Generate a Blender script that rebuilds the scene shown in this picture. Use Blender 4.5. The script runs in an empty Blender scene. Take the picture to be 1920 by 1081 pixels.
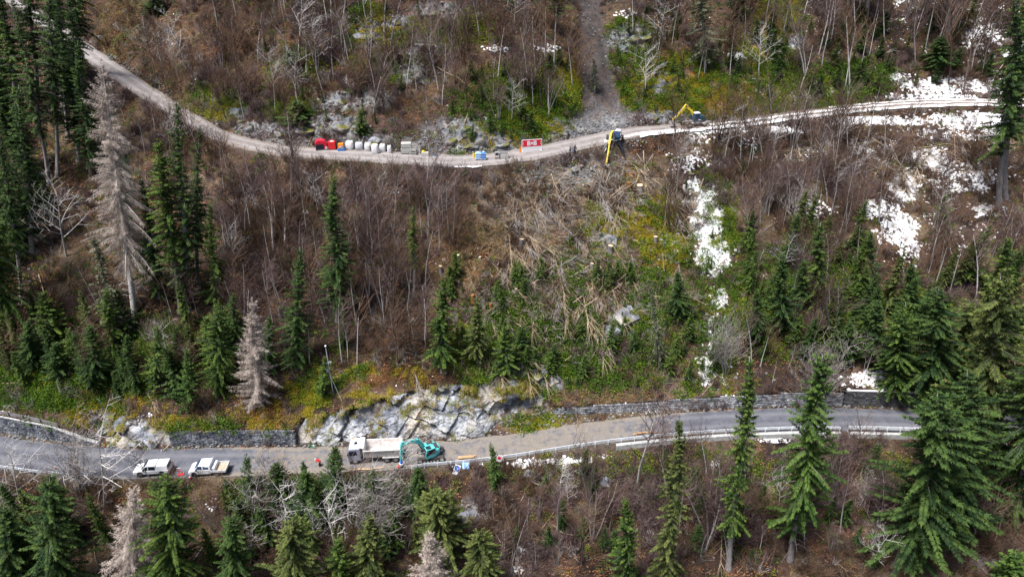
import bpy, math, random
import numpy as np
from mathutils import Vector, Matrix
from mathutils.bvhtree import BVHTree
R = math.radians
SC = bpy.context.scene
COL = SC.collection
random.seed(11)
NR = np.random.RandomState(5)

# ------------------------------------------------------------------ camera
PITCH, CAMZ, FPX = R(30), 90.0, 1280.0
cam_d = bpy.data.cameras.new('camera'); cam = bpy.data.objects.new('camera', cam_d); COL.objects.link(cam)
cam.location = (0, 0, CAMZ); cam.rotation_euler = (R(90) - PITCH, 0, 0)
cam_d.sensor_width = 36; cam_d.lens = 24; cam_d.clip_end = 2000; cam_d.clip_start = .5
SC.camera = cam

# ------------------------------------------------------------------ sky, sun, exposure
SUN_EL, SUN_AZ = R(68), R(235)      # azimuth clockwise from +Y: from behind the camera, a little to the left
w = bpy.data.worlds.new('World'); SC.world = w; w.use_nodes = True
nt = w.node_tree; nt.nodes.clear()
sky = nt.nodes.new('ShaderNodeTexSky'); sky.sky_type = 'NISHITA'; sky.sun_disc = False
sky.sun_elevation = SUN_EL; sky.sun_rotation = SUN_AZ; sky.air_density = 1.0; sky.dust_density = 3.0; sky.ozone_density = 1.0
bg = nt.nodes.new('ShaderNodeBackground'); bg.inputs['Strength'].default_value = .06
wo = nt.nodes.new('ShaderNodeOutputWorld')
nt.links.new(sky.outputs[0], bg.inputs[0]); nt.links.new(bg.outputs[0], wo.inputs[0])
sd = bpy.data.lights.new('sun', 'SUN'); sd.energy = 3.3; sd.angle = R(18); sd.color = (1, .975, .955)
sun = bpy.data.objects.new('sun', sd); COL.objects.link(sun)
sdir = Vector((math.sin(SUN_AZ) * math.cos(SUN_EL), math.cos(SUN_AZ) * math.cos(SUN_EL), math.sin(SUN_EL)))
sun.rotation_euler = sdir.to_track_quat('Z', 'Y').to_euler(); sun.location = (0, 0, 150)
SC.view_settings.view_transform = 'Standard'; SC.view_settings.look = 'None'
SC.view_settings.gamma = 1; SC.view_settings.exposure = 1.15; SC.view_settings.use_curve_mapping = False
SC.cycles.max_bounces = 5; SC.cycles.diffuse_bounces = 2; SC.cycles.transparent_max_bounces = 4

# ------------------------------------------------------------------ helpers
def ray(px, py):
    u = (px - 960) / FPX; v = (py - 540.5) / FPX
    return np.array([u, math.cos(PITCH) - v * math.sin(PITCH), -math.sin(PITCH) - v * math.cos(PITCH)])
def project(X, Y, Z):
    Z = Z - CAMZ
    d = Y * math.cos(PITCH) - Z * math.sin(PITCH); d = np.maximum(d, 1e-3)
    up = Y * math.sin(PITCH) + Z * math.cos(PITCH)
    return 960 + FPX * X / d, 540.5 - FPX * up / d
def pscale(p): return FPX / (p[1] * math.cos(PITCH) - (p[2] - CAMZ) * math.sin(PITCH))   # photo pixels per metre there

def _hash(ix, iy, seed):
    h = (ix.astype(np.int64) * 374761393 + iy.astype(np.int64) * 668265263 + seed * 974711) & 0xffffffff
    h = ((h ^ (h >> 13)) * 1274126177) & 0xffffffff
    return ((h ^ (h >> 16)) & 0xffff) / 65535.0
def vnoise(x, y, seed=0):
    x = np.asarray(x, float); y = np.asarray(y, float)
    ix = np.floor(x); iy = np.floor(y); fx = x - ix; fy = y - iy
    fx = fx * fx * (3 - 2 * fx); fy = fy * fy * (3 - 2 * fy)
    a = _hash(ix, iy, seed); b = _hash(ix + 1, iy, seed); c = _hash(ix, iy + 1, seed); d = _hash(ix + 1, iy + 1, seed)
    return (a * (1 - fx) + b * fx) * (1 - fy) + (c * (1 - fx) + d * fx) * fy
def fbm(x, y, seed=0, oct=4, gain=.5):
    s = 0; a = 1; t = 0
    for o in range(oct):
        s = s + a * vnoise(x * 2 ** o + o * 17.3, y * 2 ** o - o * 9.1, seed + o); t += a; a *= gain
    return s / t
def sstep(a, b, x):
    t = np.clip((x - a) / (b - a), 0, 1); return t * t * (3 - 2 * t)

class MB:
    def __init__(s): s.v = []; s.f = []; s.c = []
    def add(s, vs, fs, col=None):
        o = len(s.v); s.v += [tuple(p) for p in vs]; s.f += [tuple(i + o for i in f) for f in fs]
        s.c += [col if col is not None else 1.0] * len(vs); return s
    def box(s, c, d, rot=None, taper=(1, 1)):
        x, y, z = d[0] / 2, d[1] / 2, d[2] / 2; tx, ty = taper
        P = [(-x, -y, -z), (x, -y, -z), (x, y, -z), (-x, y, -z), (-x * tx, -y * ty, z), (x * tx, -y * ty, z), (x * tx, y * ty, z), (-x * tx, y * ty, z)]
        P = [Vector(p) for p in P]
        if rot is not None:
            m = rot if isinstance(rot, Matrix) else Matrix.Rotation(rot, 3, 'Z'); P = [m @ p for p in P]
        c = Vector(c)
        return s.add([p + c for p in P], [(0, 3, 2, 1), (4, 5, 6, 7), (0, 1, 5, 4), (1, 2, 6, 5), (2, 3, 7, 6), (3, 0, 4, 7)])
    def prism(s, prof, y0, y1, inset=0):
        """profile of (x, z) points extruded along y; inset shrinks the y1 side"""
        n = len(prof); cx = sum(p[0] for p in prof) / n; cz = sum(p[1] for p in prof) / n
        V = [(p[0], y0, p[1]) for p in prof] + [(p[0] + (cx - p[0]) * inset, y1, p[1] + (cz - p[1]) * inset) for p in prof]
        F = [tuple(range(n)), tuple(range(2 * n - 1, n - 1, -1))] + [(i, i + n, (i + 1) % n + n, (i + 1) % n) for i in range(n)]
        return s.add(V, F)
    def tube(s, pts, rad, n=6, caps=True, col=None):
        pts = [Vector(p) for p in pts]
        if not hasattr(rad, '__len__'): rad = [rad] * len(pts)
        V = []; F = []; k = len(pts)
        for i, p in enumerate(pts):
            t = (pts[min(i + 1, k - 1)] - pts[max(i - 1, 0)])
            if t.length < 1e-6: t = Vector((0, 0, 1))
            t.normalize(); a = t.cross(Vector((0, 0, 1)) if abs(t.z) < .92 else Vector((1, 0, 0))).normalized(); b = t.cross(a)
            for j in range(n):
                an = 2 * math.pi * j / n; V.append(p + (a * math.cos(an) + b * math.sin(an)) * rad[i])
        for i in range(k - 1):
            for j in range(n): F.append((i * n + j, i * n + (j + 1) % n, (i + 1) * n + (j + 1) % n, (i + 1) * n + j))
        if caps: F.append(tuple(range(n - 1, -1, -1))); F.append(tuple((k - 1) * n + j for j in range(n)))
        return s.add(V, F, col)
    def cyl(s, c, r, h, axis='Z', n=14, r2=None):
        c = Vector(c); d = {'X': Vector((1, 0, 0)), 'Y': Vector((0, 1, 0)), 'Z': Vector((0, 0, 1))}[axis] * h / 2
        return s.tube([c - d, c + d], [r, r2 if r2 is not None else r], n)
    def mesh(s, name, mat, smooth=False, cattr=False):
        me = bpy.data.meshes.new(name); me.from_pydata(s.v, [], s.f)
        if mat: me.materials.append(M[mat] if isinstance(mat, str) else mat)
        if smooth: me.polygons.foreach_set('use_smooth', [True] * len(me.polygons))
        if cattr:
            a = me.attributes.new('var', 'FLOAT', 'POINT'); a.data.foreach_set('value', np.array(s.c, np.float32))
        me.update(); return me
    def build(s, name, mat, parent=None, smooth=False, bevel=0):
        ob = bpy.data.objects.new(name, s.mesh(name, mat, smooth)); COL.objects.link(ob)
        if parent is not None: ob.parent = parent
        if bevel:
            b = ob.modifiers.new('bevel', 'BEVEL'); b.width = bevel; b.segments = 2; b.limit_method = 'ANGLE'; b.angle_limit = R(40)
        return ob
def tag(o, label, cat=None, group=None, kind=None):
    if label: o['label'] = label
    if cat: o['category'] = cat
    if group: o['group'] = group
    if kind: o['kind'] = kind
    return o
def thing(name, label, cat, loc=(0, 0, 0), rz=0, group=None, tilt=None):
    o = bpy.data.objects.new(name, None); COL.objects.link(o); o.empty_display_size = .3
    o.location = loc; o.rotation_euler = (0, 0, rz)
    if tilt is not None: o.rotation_euler = tilt
    return tag(o, label, cat, group)
def link(name, me, parent=None):
    o = bpy.data.objects.new(name, me); COL.objects.link(o)
    if parent is not None: o.parent = parent
    return o
def np_mesh(name, V, Q, mat, smooth=True):
    me = bpy.data.meshes.new(name)
    me.vertices.add(len(V)); me.vertices.foreach_set('co', np.asarray(V, np.float32).ravel())
    Q = np.asarray(Q, np.int32); k = Q.shape[1]
    me.loops.add(Q.size); me.loops.foreach_set('vertex_index', Q.ravel())
    me.polygons.add(len(Q)); me.polygons.foreach_set('loop_start', np.arange(0, Q.size, k, dtype=np.int32))
    me.update(calc_edges=True)
    me.polygons.foreach_set('use_smooth', np.full(len(Q), smooth))
    if mat: me.materials.append(M[mat]); 
    me.validate(); return me
def grid_quads(nr, nc):
    i = np.arange(nr * nc).reshape(nr, nc)
    return np.stack([i[:-1, :-1], i[:-1, 1:], i[1:, 1:], i[1:, :-1]], -1).reshape(-1, 4)

# ------------------------------------------------------------------ materials
M = {}
class NT:
    def __init__(s, name):
        s.m = bpy.data.materials.new(name); s.m.use_nodes = True; s.t = s.m.node_tree; s.n = s.t.nodes
        s.b = s.n['Principled BSDF']; M[name] = s.m
    def new(s, t, **k):
        n = s.n.new(t)
        for a, v in k.items(): setattr(n, a, v)
        return n
    def l(s, a, b): s.t.links.new(a, b)
    def tex(s): return s.new('ShaderNodeTexCoord')
    def noise(s, scale, detail=4, vec=None, rough=.6):
        n = s.new('ShaderNodeTexNoise'); n.inputs['Scale'].default_value = scale; n.inputs['Detail'].default_value = detail; n.inputs['Roughness'].default_value = rough
        if vec is not None: s.l(vec, n.inputs['Vector'])
        return n.outputs['Fac']
    def ramp(s, fac, stops):
        r = s.new('ShaderNodeValToRGB'); s.l(fac, r.inputs[0]); e = r.color_ramp.elements
        while len(e) < len(stops): e.new(.5)
        for i, (p, c) in enumerate(stops):
            e[i].position = p; e[i].color = (c, c, c, 1) if not hasattr(c, '__len__') else (*c, 1)
        return r.outputs[0]
    def mix(s, f, a, b, mode='MIX'):
        m = s.new('ShaderNodeMix', data_type='RGBA', blend_type=mode, clamp_factor=True)
        for sock, v in ((m.inputs[0], f), (m.inputs[6], a), (m.inputs[7], b)):
            if isinstance(v, bpy.types.NodeSocket): s.l(v, sock)
            elif hasattr(v, '__len__'): sock.default_value = (*v, 1)
            else: sock.default_value = v if sock == m.inputs[0] else (v, v, v, 1)
        return m.outputs[2]
    def math(s, op, a, b):
        m = s.new('ShaderNodeMath', operation=op)
        for i, v in enumerate((a, b)):
            if isinstance(v, bpy.types.NodeSocket): s.l(v, m.inputs[i])
            else: m.inputs[i].default_value = v
        return m.outputs[0]
    def attr(s, name): return s.new('ShaderNodeAttribute', attribute_name=name)
    def bump(s, h, strength=.5, dist=.1):
        b = s.new('ShaderNodeBump'); b.inputs['Strength'].default_value = strength; b.inputs['Distance'].default_value = dist
        s.l(h, b.inputs['Height']); s.l(b.outputs[0], s.b.inputs['Normal'])
    def out(s, col, rough=.8, metal=0, spec=.3):
        if isinstance(col, bpy.types.NodeSocket): s.l(col, s.b.inputs['Base Color'])
        else: s.b.inputs['Base Color'].default_value = (*col, 1)
        s.b.inputs['Roughness'].default_value = rough; s.b.inputs['Metallic'].default_value = metal
        s.b.inputs['Specular IOR Level'].default_value = spec
        return s.m
def simple(name, col, rough=.6, metal=0, var=.25, scale=3, spec=.3, dirt=None):
    """paint, cloth, metal: a colour with worn, uneven tone; dirt = (colour, amount)"""
    t = NT(name); tc = t.tex().outputs['Object']
    n = t.noise(scale, 4, tc)
    c = t.mix(t.ramp(n, [(.3, 0), (.7, 1)]), tuple(x * (1 - var) for x in col), tuple(min(1, x * (1 + var * .5)) for x in col))
    if dirt: c = t.mix(t.math('MULTIPLY', t.ramp(t.noise(scale * 1.7, 6, tc, .7), [(.45, 0), (.7, 1)]), dirt[1]), c, dirt[0])
    return t.out(c, rough, metal, spec)
def foliage(name, a, b, tip, rough=.7):
    """a..b over whole trees, var attribute per spray, some translucency"""
    t = NT(name); oi = t.new('ShaderNodeObjectInfo'); v = t.attr('var').outputs['Fac']
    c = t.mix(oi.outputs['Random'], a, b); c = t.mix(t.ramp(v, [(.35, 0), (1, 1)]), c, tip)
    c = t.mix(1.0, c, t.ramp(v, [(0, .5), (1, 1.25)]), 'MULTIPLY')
    t.out(c, rough, 0, .15)
    tr = t.new('ShaderNodeBsdfTranslucent'); t.l(c, tr.inputs[0])
    mx = t.new('ShaderNodeMixShader'); mx.inputs[0].default_value = .25
    o = t.n['Material Output']; t.l(t.b.outputs[0], mx.inputs[1]); t.l(tr.outputs[0], mx.inputs[2]); t.l(mx.outputs[0], o.inputs[0])
    return t.m
def bark(name, a, b):
    t = NT(name); oi = t.new('ShaderNodeObjectInfo'); tc = t.tex().outputs['Object']
    mp = t.new('ShaderNodeMapping'); mp.inputs['Scale'].default_value = (6, 6, 1.2); t.l(tc, mp.inputs[0])
    n = t.noise(1.5, 5, mp.outputs[0])
    c = t.mix(oi.outputs['Random'], a, b); c = t.mix(1.0, c, t.ramp(n, [(.3, .55), (.7, 1.25)]), 'MULTIPLY')
    return t.out(c, .9, 0, .1)

foliage('spruce_dark', (.014, .040, .014), (.028, .062, .017), (.080, .128, .028))
foliage('spruce_mid', (.020, .056, .013), (.040, .082, .016), (.125, .180, .032))
foliage('spruce_bright', (.030, .074, .015), (.046, .096, .018), (.098, .158, .032))
foliage('spruce_olive', (.042, .066, .018), (.062, .086, .022), (.145, .165, .045))
foliage('spruce_grey', (.070, .090, .050), (.090, .105, .060), (.170, .180, .110))
foliage('larch_tan', (.30, .245, .215), (.35, .285, .245), (.48, .41, .36))
foliage('moss_leaf', (.075, .130, .010), (.19, .21, .012), (.28, .32, .03))
foliage('shrub_leaf', (.022, .062, .008), (.060, .130, .012), (.125, .215, .022))
foliage('dry_grass', (.20, .125, .055), (.30, .22, .10), (.42, .31, .16))
foliage('dead_leaf', (.15, .058, .026), (.32, .130, .052), (.42, .22, .11))
foliage('moss_yellow', (.26, .21, .012), (.36, .20, .015), (.48, .42, .035))
bark('bark_spruce', (.20, .175, .165), (.30, .27, .26))
bark('bark_pale', (.44, .41, .39), (.58, .55, .53))
bark('twig_brown', (.055, .034, .024), (.21, .132, .088))
bark('twig_purple', (.075, .049, .047), (.21, .147, .138))
bark('twig_grey', (.19, .168, .155), (.38, .345, .325))
bark('stick_tan', (.23, .170, .115), (.47, .36, .255))
bark('log_fresh', (.46, .27, .14), (.60, .42, .26))
simple('cut_wood', (.68, .50, .32), .8, var=.2, scale=8)
simple('rotten_wood', (.30, .13, .045), .9, var=.6, scale=6)

def stone_mat(name, lo, hi, scale=1.0):
    t = NT(name); tc = t.tex().outputs['Object']; oi = t.new('ShaderNodeObjectInfo'); g = t.new('ShaderNodeNewGeometry')
    n1 = t.noise(.9 * scale, 6, tc); n2 = t.noise(5 * scale, 5, tc, .7)
    c = t.mix(t.ramp(n1, [(.35, 0), (.65, 1)]), lo, hi)
    c = t.mix(1.0, c, t.ramp(g.outputs['Random Per Island'], [(0, .45), (1, 1.35)]), 'MULTIPLY')
    c = t.mix(1.0, c, t.ramp(n2, [(.3, .7), (.7, 1.2)]), 'MULTIPLY')
    t.bump(n2, .6, .05)
    return t.out(c, .9, 0, .2)
stone_mat('wall_stone', (.055, .063, .082), (.27, .28, .30))
stone_mat('gabion_stone', (.12, .128, .145), (.38, .38, .39))
stone_mat('rubble', (.13, .125, .125), (.32, .31, .30))
simple('wall_core', (.035, .04, .05), .95, var=.4, scale=1.2)

def rock_material(name='rock', k=1.0, m0=.72, m1=.9, mt=.5):
    t = NT(name); tc = t.tex().outputs['Object']; g = t.new('ShaderNodeNewGeometry')
    mp = t.new('ShaderNodeMapping'); mp.inputs['Rotation'].default_value = (R(15), R(-38), 0); mp.inputs['Scale'].default_value = (.22, .3, 1.0); t.l(tc, mp.inputs[0])
    ms = t.new('ShaderNodeMapping'); ms.inputs['Scale'].default_value = (1.0, 1.0, .16); t.l(tc, ms.inputs[0])
    n1 = t.noise(.55, 7, mp.outputs[0], .7); n2 = t.noise(.16, 4, tc); n3 = t.noise(2.6, 6, tc, .75); n4 = t.noise(.7, 5, ms.outputs[0], .65); n5 = t.noise(.13, 3, tc)
    c = t.ramp(n1, [(.34, (.05, .055, .07)), (.44, (.17, .18, .21)), (.53, (.34, .355, .39)), (.68, (.58, .585, .60))])
    c = t.mix(t.ramp(n5, [(.48, 0), (.66, .6)]), c, (.54, .54, .545))
    c = t.mix(t.math('MULTIPLY', t.ramp(n2, [(.50, 0), (.62, 1)]), .55), c, (.50, .41, .28))
    c = t.mix(t.math('MULTIPLY', t.ramp(n4, [(.54, 0), (.64, 1)]), .8), c, (.04, .045, .058))
    vo = t.new('ShaderNodeTexVoronoi', feature='DISTANCE_TO_EDGE'); vo.inputs['Scale'].default_value = .6; t.l(mp.outputs[0], vo.inputs['Vector'])
    c = t.mix(1.0, c, t.ramp(vo.outputs[0], [(0, .35), (.03, 1)]), 'MULTIPLY')
    c = t.mix(1.0, c, t.ramp(n3, [(.3, .55 * k), (.5, .95 * k), (.7, 1.25 * k)]), 'MULTIPLY')
    sx = t.new('ShaderNodeSeparateXYZ'); t.l(g.outputs['Normal'], sx.inputs[0])
    up = t.math('MULTIPLY', t.ramp(sx.outputs[2], [(m0, 0), (m1, 1)]), t.ramp(t.noise(.45, 5, tc), [(mt, 0), (mt + .1, 1)]))
    mc = t.mix(t.noise(2.0, 3, tc), (.04, .06, .010), (.19, .17, .02))
    c = t.mix(t.math('MULTIPLY', up, .9), c, mc)
    t.bump(t.math('ADD', n1, t.math('MULTIPLY', n3, .5)), .9, .35)
    t.out(c, .85, 0, .25)
rock_material(); rock_material('crag', .62, .45, .8, .47)

def terrain_material():
    t = NT('terrain'); tc = t.tex().outputs['Object']
    base = t.attr('Col').outputs['Color']; mk = t.new('ShaderNodeSeparateColor'); t.l(t.attr('Mask').outputs['Color'], mk.inputs[0])
    n1 = t.noise(1.3, 6, tc, .75); n2 = t.noise(6, 5, tc, .75); n3 = t.noise(.35, 4, tc)
    c = t.mix(1.0, base, t.ramp(n1, [(.32, .38), (.5, .95), (.68, 1.5)]), 'MULTIPLY')
    c = t.mix(1.0, c, t.ramp(n2, [(.3, .45), (.5, .95), (.7, 1.65)]), 'MULTIPLY')
    c = t.mix(t.math('MULTIPLY', t.ramp(n3, [(.45, 0), (.65, 1)]), .3), c, t.mix(n2, (.05, .032, .025), (.20, .12, .085)))
    # bare rock where the mask says so
    rk = t.ramp(t.noise(.7, 7, tc, .75), [(.32, (.05, .053, .06)), (.48, (.19, .195, .21)), (.6, (.34, .335, .32)), (.74, (.48, .48, .48))])
    f = t.math('MULTIPLY', mk.outputs[0], t.ramp(t.noise(.55, 5, tc, .7), [(.40, 0), (.52, 1)]))
    c = t.mix(f, c, rk)
    sn = t.math('ADD', t.math('MULTIPLY', t.noise(1.5, 4, tc, .6), .85), t.math('MULTIPLY', t.noise(.35, 3, tc, .5), .45))
    sf = t.ramp(t.math('SUBTRACT', t.math('ADD', sn, t.math('MULTIPLY', mk.outputs[1], .55)), .5), [(.565, 0), (.615, 1)])
    c = t.mix(sf, c, t.mix(n2, (.70, .71, .74), (.92, .92, .93)))
    t.bump(t.math('ADD', n1, n2), .8, .25)
    t.out(c, .95, 0, .1)
terrain_material()

def road_material(name, c0, c1, dirt, wheel, dirtlim):
    t = NT(name); tc = t.tex().outputs['Object']; uv = t.new('ShaderNodeUVMap'); uv.uv_map = 'uv'
    sx = t.new('ShaderNodeSeparateXYZ'); t.l(uv.outputs[0], sx.inputs[0])
    n = t.noise(.6, 6, tc, .7); n2 = t.noise(9, 4, tc, .8)
    c = t.mix(t.ramp(n, [(.35, 0), (.65, 1)]), c0, c1)
    # wheel tracks along the road: polished by traffic
    wv = t.math('ABSOLUTE', t.math('SUBTRACT', t.math('ABSOLUTE', t.math('SUBTRACT', sx.outputs[1], .5), 0), .20), 0)
    c = t.mix(t.math('MULTIPLY', t.ramp(wv, [(.02, 1), (.12, 0)]), .55), c, wheel)
    mk = t.attr('dirt').outputs['Fac']
    f = t.ramp(t.math('ADD', t.math('SUBTRACT', mk, .5), t.noise(.8, 6, tc, .7)), [(dirtlim, 0), (dirtlim + .18, 1)])
    dc = t.mix(t.noise(1.7, 5, tc, .7), tuple(x * .6 for x in dirt), tuple(x * 1.25 for x in dirt))
    c = t.mix(f, c, dc)
    c = t.mix(1.0, c, t.ramp(n2, [(.3, .7), (.7, 1.3)]), 'MULTIPLY')
    t.bump(n2, .5, .03)
    t.out(c, .8, 0, .3)
road_material('asphalt', (.065, .069, .085), (.115, .12, .14), (.21, .185, .16), (.17, .17, .19), .5)
road_material('gravel', (.17, .15, .14), (.27, .245, .235), (.215, .165, .135), (.33, .31, .305), .5)

def snow_material():
    t = NT('snow'); tc = t.tex().outputs['Object']; n = t.noise(3, 5, tc)
    t.bump(n, .3, .05); d = t.ramp(t.noise(.9, 6, tc, .7), [(.42, 1), (.62, 0)])
    c = t.mix(n, (.72, .735, .77), (.90, .90, .91)); c = t.mix(t.math('MULTIPLY', d, .45), c, (.40, .37, .34))
    t.out(c, .6, 0, .2)
snow_material()
simple('concrete', (.42, .42, .415), .9, var=.35, scale=1.5)
simple('concrete_dark', (.10, .10, .105), .9, var=.5, scale=.8)
simple('galv', (.74, .77, .81), .5, .1, var=.2, scale=2)
simple('wood_grey', (.30, .285, .29), .9, var=.35, scale=3)
simple('wood_dark', (.07, .045, .04), .9, var=.3, scale=3)
# ================================================================== terrain
LOW = [(-420, 770, -75), (-260, 797, -75), (-120, 824, -75), (0, 846, -75), (120, 862, -75.2), (250, 868, -75.3), (400, 864, -75.3), (550, 861, -75.1), (700, 857, -75), (850, 847, -75), (950, 836, -74.8),
       (1050, 820, -74.6), (1150, 806, -74.3), (1250, 796, -74), (1350, 789, -73.8), (1480, 784, -73.5), (1600, 785, -73.5), (1750, 789, -73.3), (1900, 791, -73), (2150, 795, -73), (2500, 800, -73)]
UPR = [(-160, -90, -26.5), (60, 22, -29.5), (140, 80, -31), (200, 122, -33), (260, 162, -35.3), (330, 207, -38), (400, 248, -41), (450, 266, -42.4), (520, 281, -43), (600, 287, -43.2), (700, 292, -43.2), (800, 299, -43.2), (860, 301, -43.2),
       (930, 297, -43), (1000, 287, -43), (1080, 270, -42.8), (1150, 254, -42.7), (1200, 245, -42.6), (1300, 236, -42.4), (1400, 227, -42.1), (1500, 213, -41.8), (1600, 202, -41.4), (1700, 194, -41.2), (1800, 191, -41), (1900, 192, -41), (2150, 192, -40.5), (2500, 196, -40)]
def w3(p):
    d = ray(p[0], p[1]); return d * (p[2] / d[2])
def curve(cp):
    P = np.array([w3(p) for p in cp]); px = np.array([p[0] for p in cp], float)
    o = np.argsort(P[:, 0]); return P[o], px[o]
LP, LPX = curve(LOW); UP_, UPX = curve(UPR)
NC = 640
xs = np.linspace(-160, 160, NC)
def smooth(a, k):
    n = int(k / (xs[1] - xs[0])); ker = np.hanning(2 * n + 3); ker /= ker.sum(); return np.convolve(np.pad(a, n + 1, mode='edge'), ker, 'valid')
def ext(x, xp, fp):
    y = np.interp(x, xp, fp)
    sl = (fp[1] - fp[0]) / (xp[1] - xp[0]); y = np.where(x < xp[0], fp[0] + sl * (x - xp[0]), y)
    sl = (fp[-1] - fp[-2]) / (xp[-1] - xp[-2]); return np.where(x > xp[-1], fp[-1] + sl * (x - xp[-1]), y)
yl = smooth(ext(xs, LP[:, 0], LP[:, 1]), 4); zl = smooth(ext(xs, LP[:, 0], LP[:, 2]), 4) + CAMZ
yu = smooth(ext(xs, UP_[:, 0], UP_[:, 1]), 4); zu = smooth(ext(xs, UP_[:, 0], UP_[:, 2]), 4) + CAMZ
lpx = ext(xs, LP[:, 0], LPX); upx = ext(xs, UP_[:, 0], UPX)          # survey station (photo column) along each road
yl = np.clip(yl, 55, None)
wl = np.interp(lpx, [-50, 430, 560, 3000], [3.15, 3.1, 2.75, 2.75]) * np.sqrt(1 + np.gradient(yl, xs) ** 2)
hwu = np.interp(upx, [100, 450, 600, 850, 1130, 1250, 1500, 1900], [2.6, 2.9, 3.2, 3.4, 3.4, 2.7, 2.6, 2.6])
wu = hwu * np.sqrt(1 + np.gradient(yu, xs) ** 2)
def st(px, tab, k=0):
    a = np.interp(px, [t[0] for t in tab], [t[1] for t in tab]); return smooth(a, k) if k else a
# bank at the road's inner edge: foot bank (hb, db), then cut (hc, dc)
hb = st(lpx, [(-50, .05), (540, .05), (900, .1), (960, 1.6), (1010, 1.9), (1040, .9), (1100, .6), (1200, .25), (1400, .1)], 1)
db = st(lpx, [(-50, .5), (540, .5), (900, .5), (960, 2.6), (1010, 3.4), (1040, 2.2), (1100, 1.5), (1200, .9), (1400, .5)], 1)
hc = st(lpx, [(-400, 3.4), (0, 3.2), (80, 2.6), (150, .5), (185, 1.2), (215, 3.4), (300, 3.6), (304, 2.75), (543, 2.75), (548, 3.4), (600, 4.0), (700, 5.4), (800, 6.6), (900, 6.8), (960, 5.2), (1000, 3), (1030, 1.2), (1060, 1.2), (1250, 1.6), (1400, 2.0), (1590, 2.6), (1600, 3.0), (2000, 3)])
dc = st(lpx, [(-400, .4), (80, .4), (150, .7), (200, 2.4), (300, 2.4), (305, .3), (543, .3), (549, 2), (600, 2.6), (700, 4), (800, 4.8), (900, 5), (960, 3.6), (1000, 2.6), (1030, 1.2), (1050, .35), (2000, .35)])
hu = st(upx, [(100, .6), (300, 1), (430, 1.4), (520, 2.6), (620, 3.0), (800, 2.2), (850, 3.0), (960, 3.4), (1050, 1.4), (1090, .5), (1160, .5), (1230, 1.6), (1400, 2), (1600, 1.2), (1900, .8)], 2)
du = hu * .8 + .3
y0 = np.full(NC, 8.0); y1 = yl - wl; y2 = yl + wl; y2b = y2 + db; y3 = y2b + dc; y4 = yu - wu; y5 = yu + wu; y6 = y5 + du; y7 = np.maximum(y6 + 95, 250)
rows = []
def seg(ya, yb, n, za, zb, sid, pw=1.0, last=False):
    for t in np.linspace(0, 1, n + 1)[: (n + 1 if last else n)]:
        tt = t ** pw; rows.append((ya + (yb - ya) * tt, za + (zb - za) * tt, sid, t))
def z_bot(y): d = y1 - y; return zl - .72 * d + .10 * np.minimum(d, 3)
n0 = 130
for t in np.linspace(0, 1, n0 + 1)[:n0]:
    y = y0 + (y1 - y0) * (1 - (1 - t) ** 1.25); rows.append((y, z_bot(y), 0, t))
seg(y1, y2, 6, zl, zl, 1)
seg(y2, y2b, 6, zl, zl + hb, 2)
seg(y2b, y3, 24, zl + hb, zl + hb + hc, 3)
nm = 170
ztop = zl + hb + hc
for t in np.linspace(0, 1, nm + 1)[:nm]:
    y = y3 + (y4 - y3) * t; bulge = np.sin(t * np.pi) * 1.2
    rows.append((y, ztop + (zu - ztop) * t + bulge, 4, t))
seg(y4, y5, 6, zu, zu, 5)
seg(y5, y6, 16, zu, zu + hu, 6)
na = 190
for t in np.linspace(0, 1, na + 1):
    tt = t ** 1.35; d = (y7 - y6) * tt; rows.append((y6 + d, zu + hu + .80 * d - .0006 * d * d, 7, t))
NRW = len(rows)
YY = np.stack([r[0] for r in rows]); ZZ = np.stack([r[1] for r in rows]); XX = np.repeat(xs[None], NRW, 0)
SID = np.array([r[2] for r in rows])[:, None] + np.zeros((1, NC), int); TT = np.array([r[3] for r in rows])[:, None] + np.zeros((1, NC))
# relief: fades out at road edges
D = np.where(SID == 0, y1 - YY, np.where(SID == 4, np.minimum(YY - y3, y4 - YY), np.where(SID == 7, YY - y6, 0)))
fade = sstep(0, 5, D)
rel = (fbm(XX / 16, YY / 13, 3, 3) - .5) * 4.2 + (fbm(XX / 4.5, YY / 4, 9, 4) - .5) * 2.0 + (fbm(XX / 1.2, YY / 1.2, 21, 3) - .5) * .7
ZZ = ZZ + rel * fade * np.where(SID == 0, .8, 1)
PX, PY = project(XX, YY, ZZ)
def blobs(lst):
    m = np.zeros_like(PX)
    for b in lst:
        cx, cy, rx, ry = b[:4]; wgt = b[4] if len(b) > 4 else 1
        d = np.sqrt(((PX - cx) / rx) ** 2 + ((PY - cy) / ry) ** 2); m = np.maximum(m, wgt * sstep(1.15, .55, d))
    return m
# debris chute above the upper road
chx = np.interp(PY, [-60, 60, 150, 250], [1100, 1112, 1122, 1135]); chw = np.interp(PY, [-60, 60, 150, 250], [26, 28, 38, 62]) * (.7 + .6 * fbm(XX / 3, YY / 3, 717, 3))
chute = np.where(SID >= 6, sstep(1.25, .6, np.abs(PX - chx) / chw), 0)
ZZ = ZZ - chute * 1.3 * sstep(0, 6, YY - y5)
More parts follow.
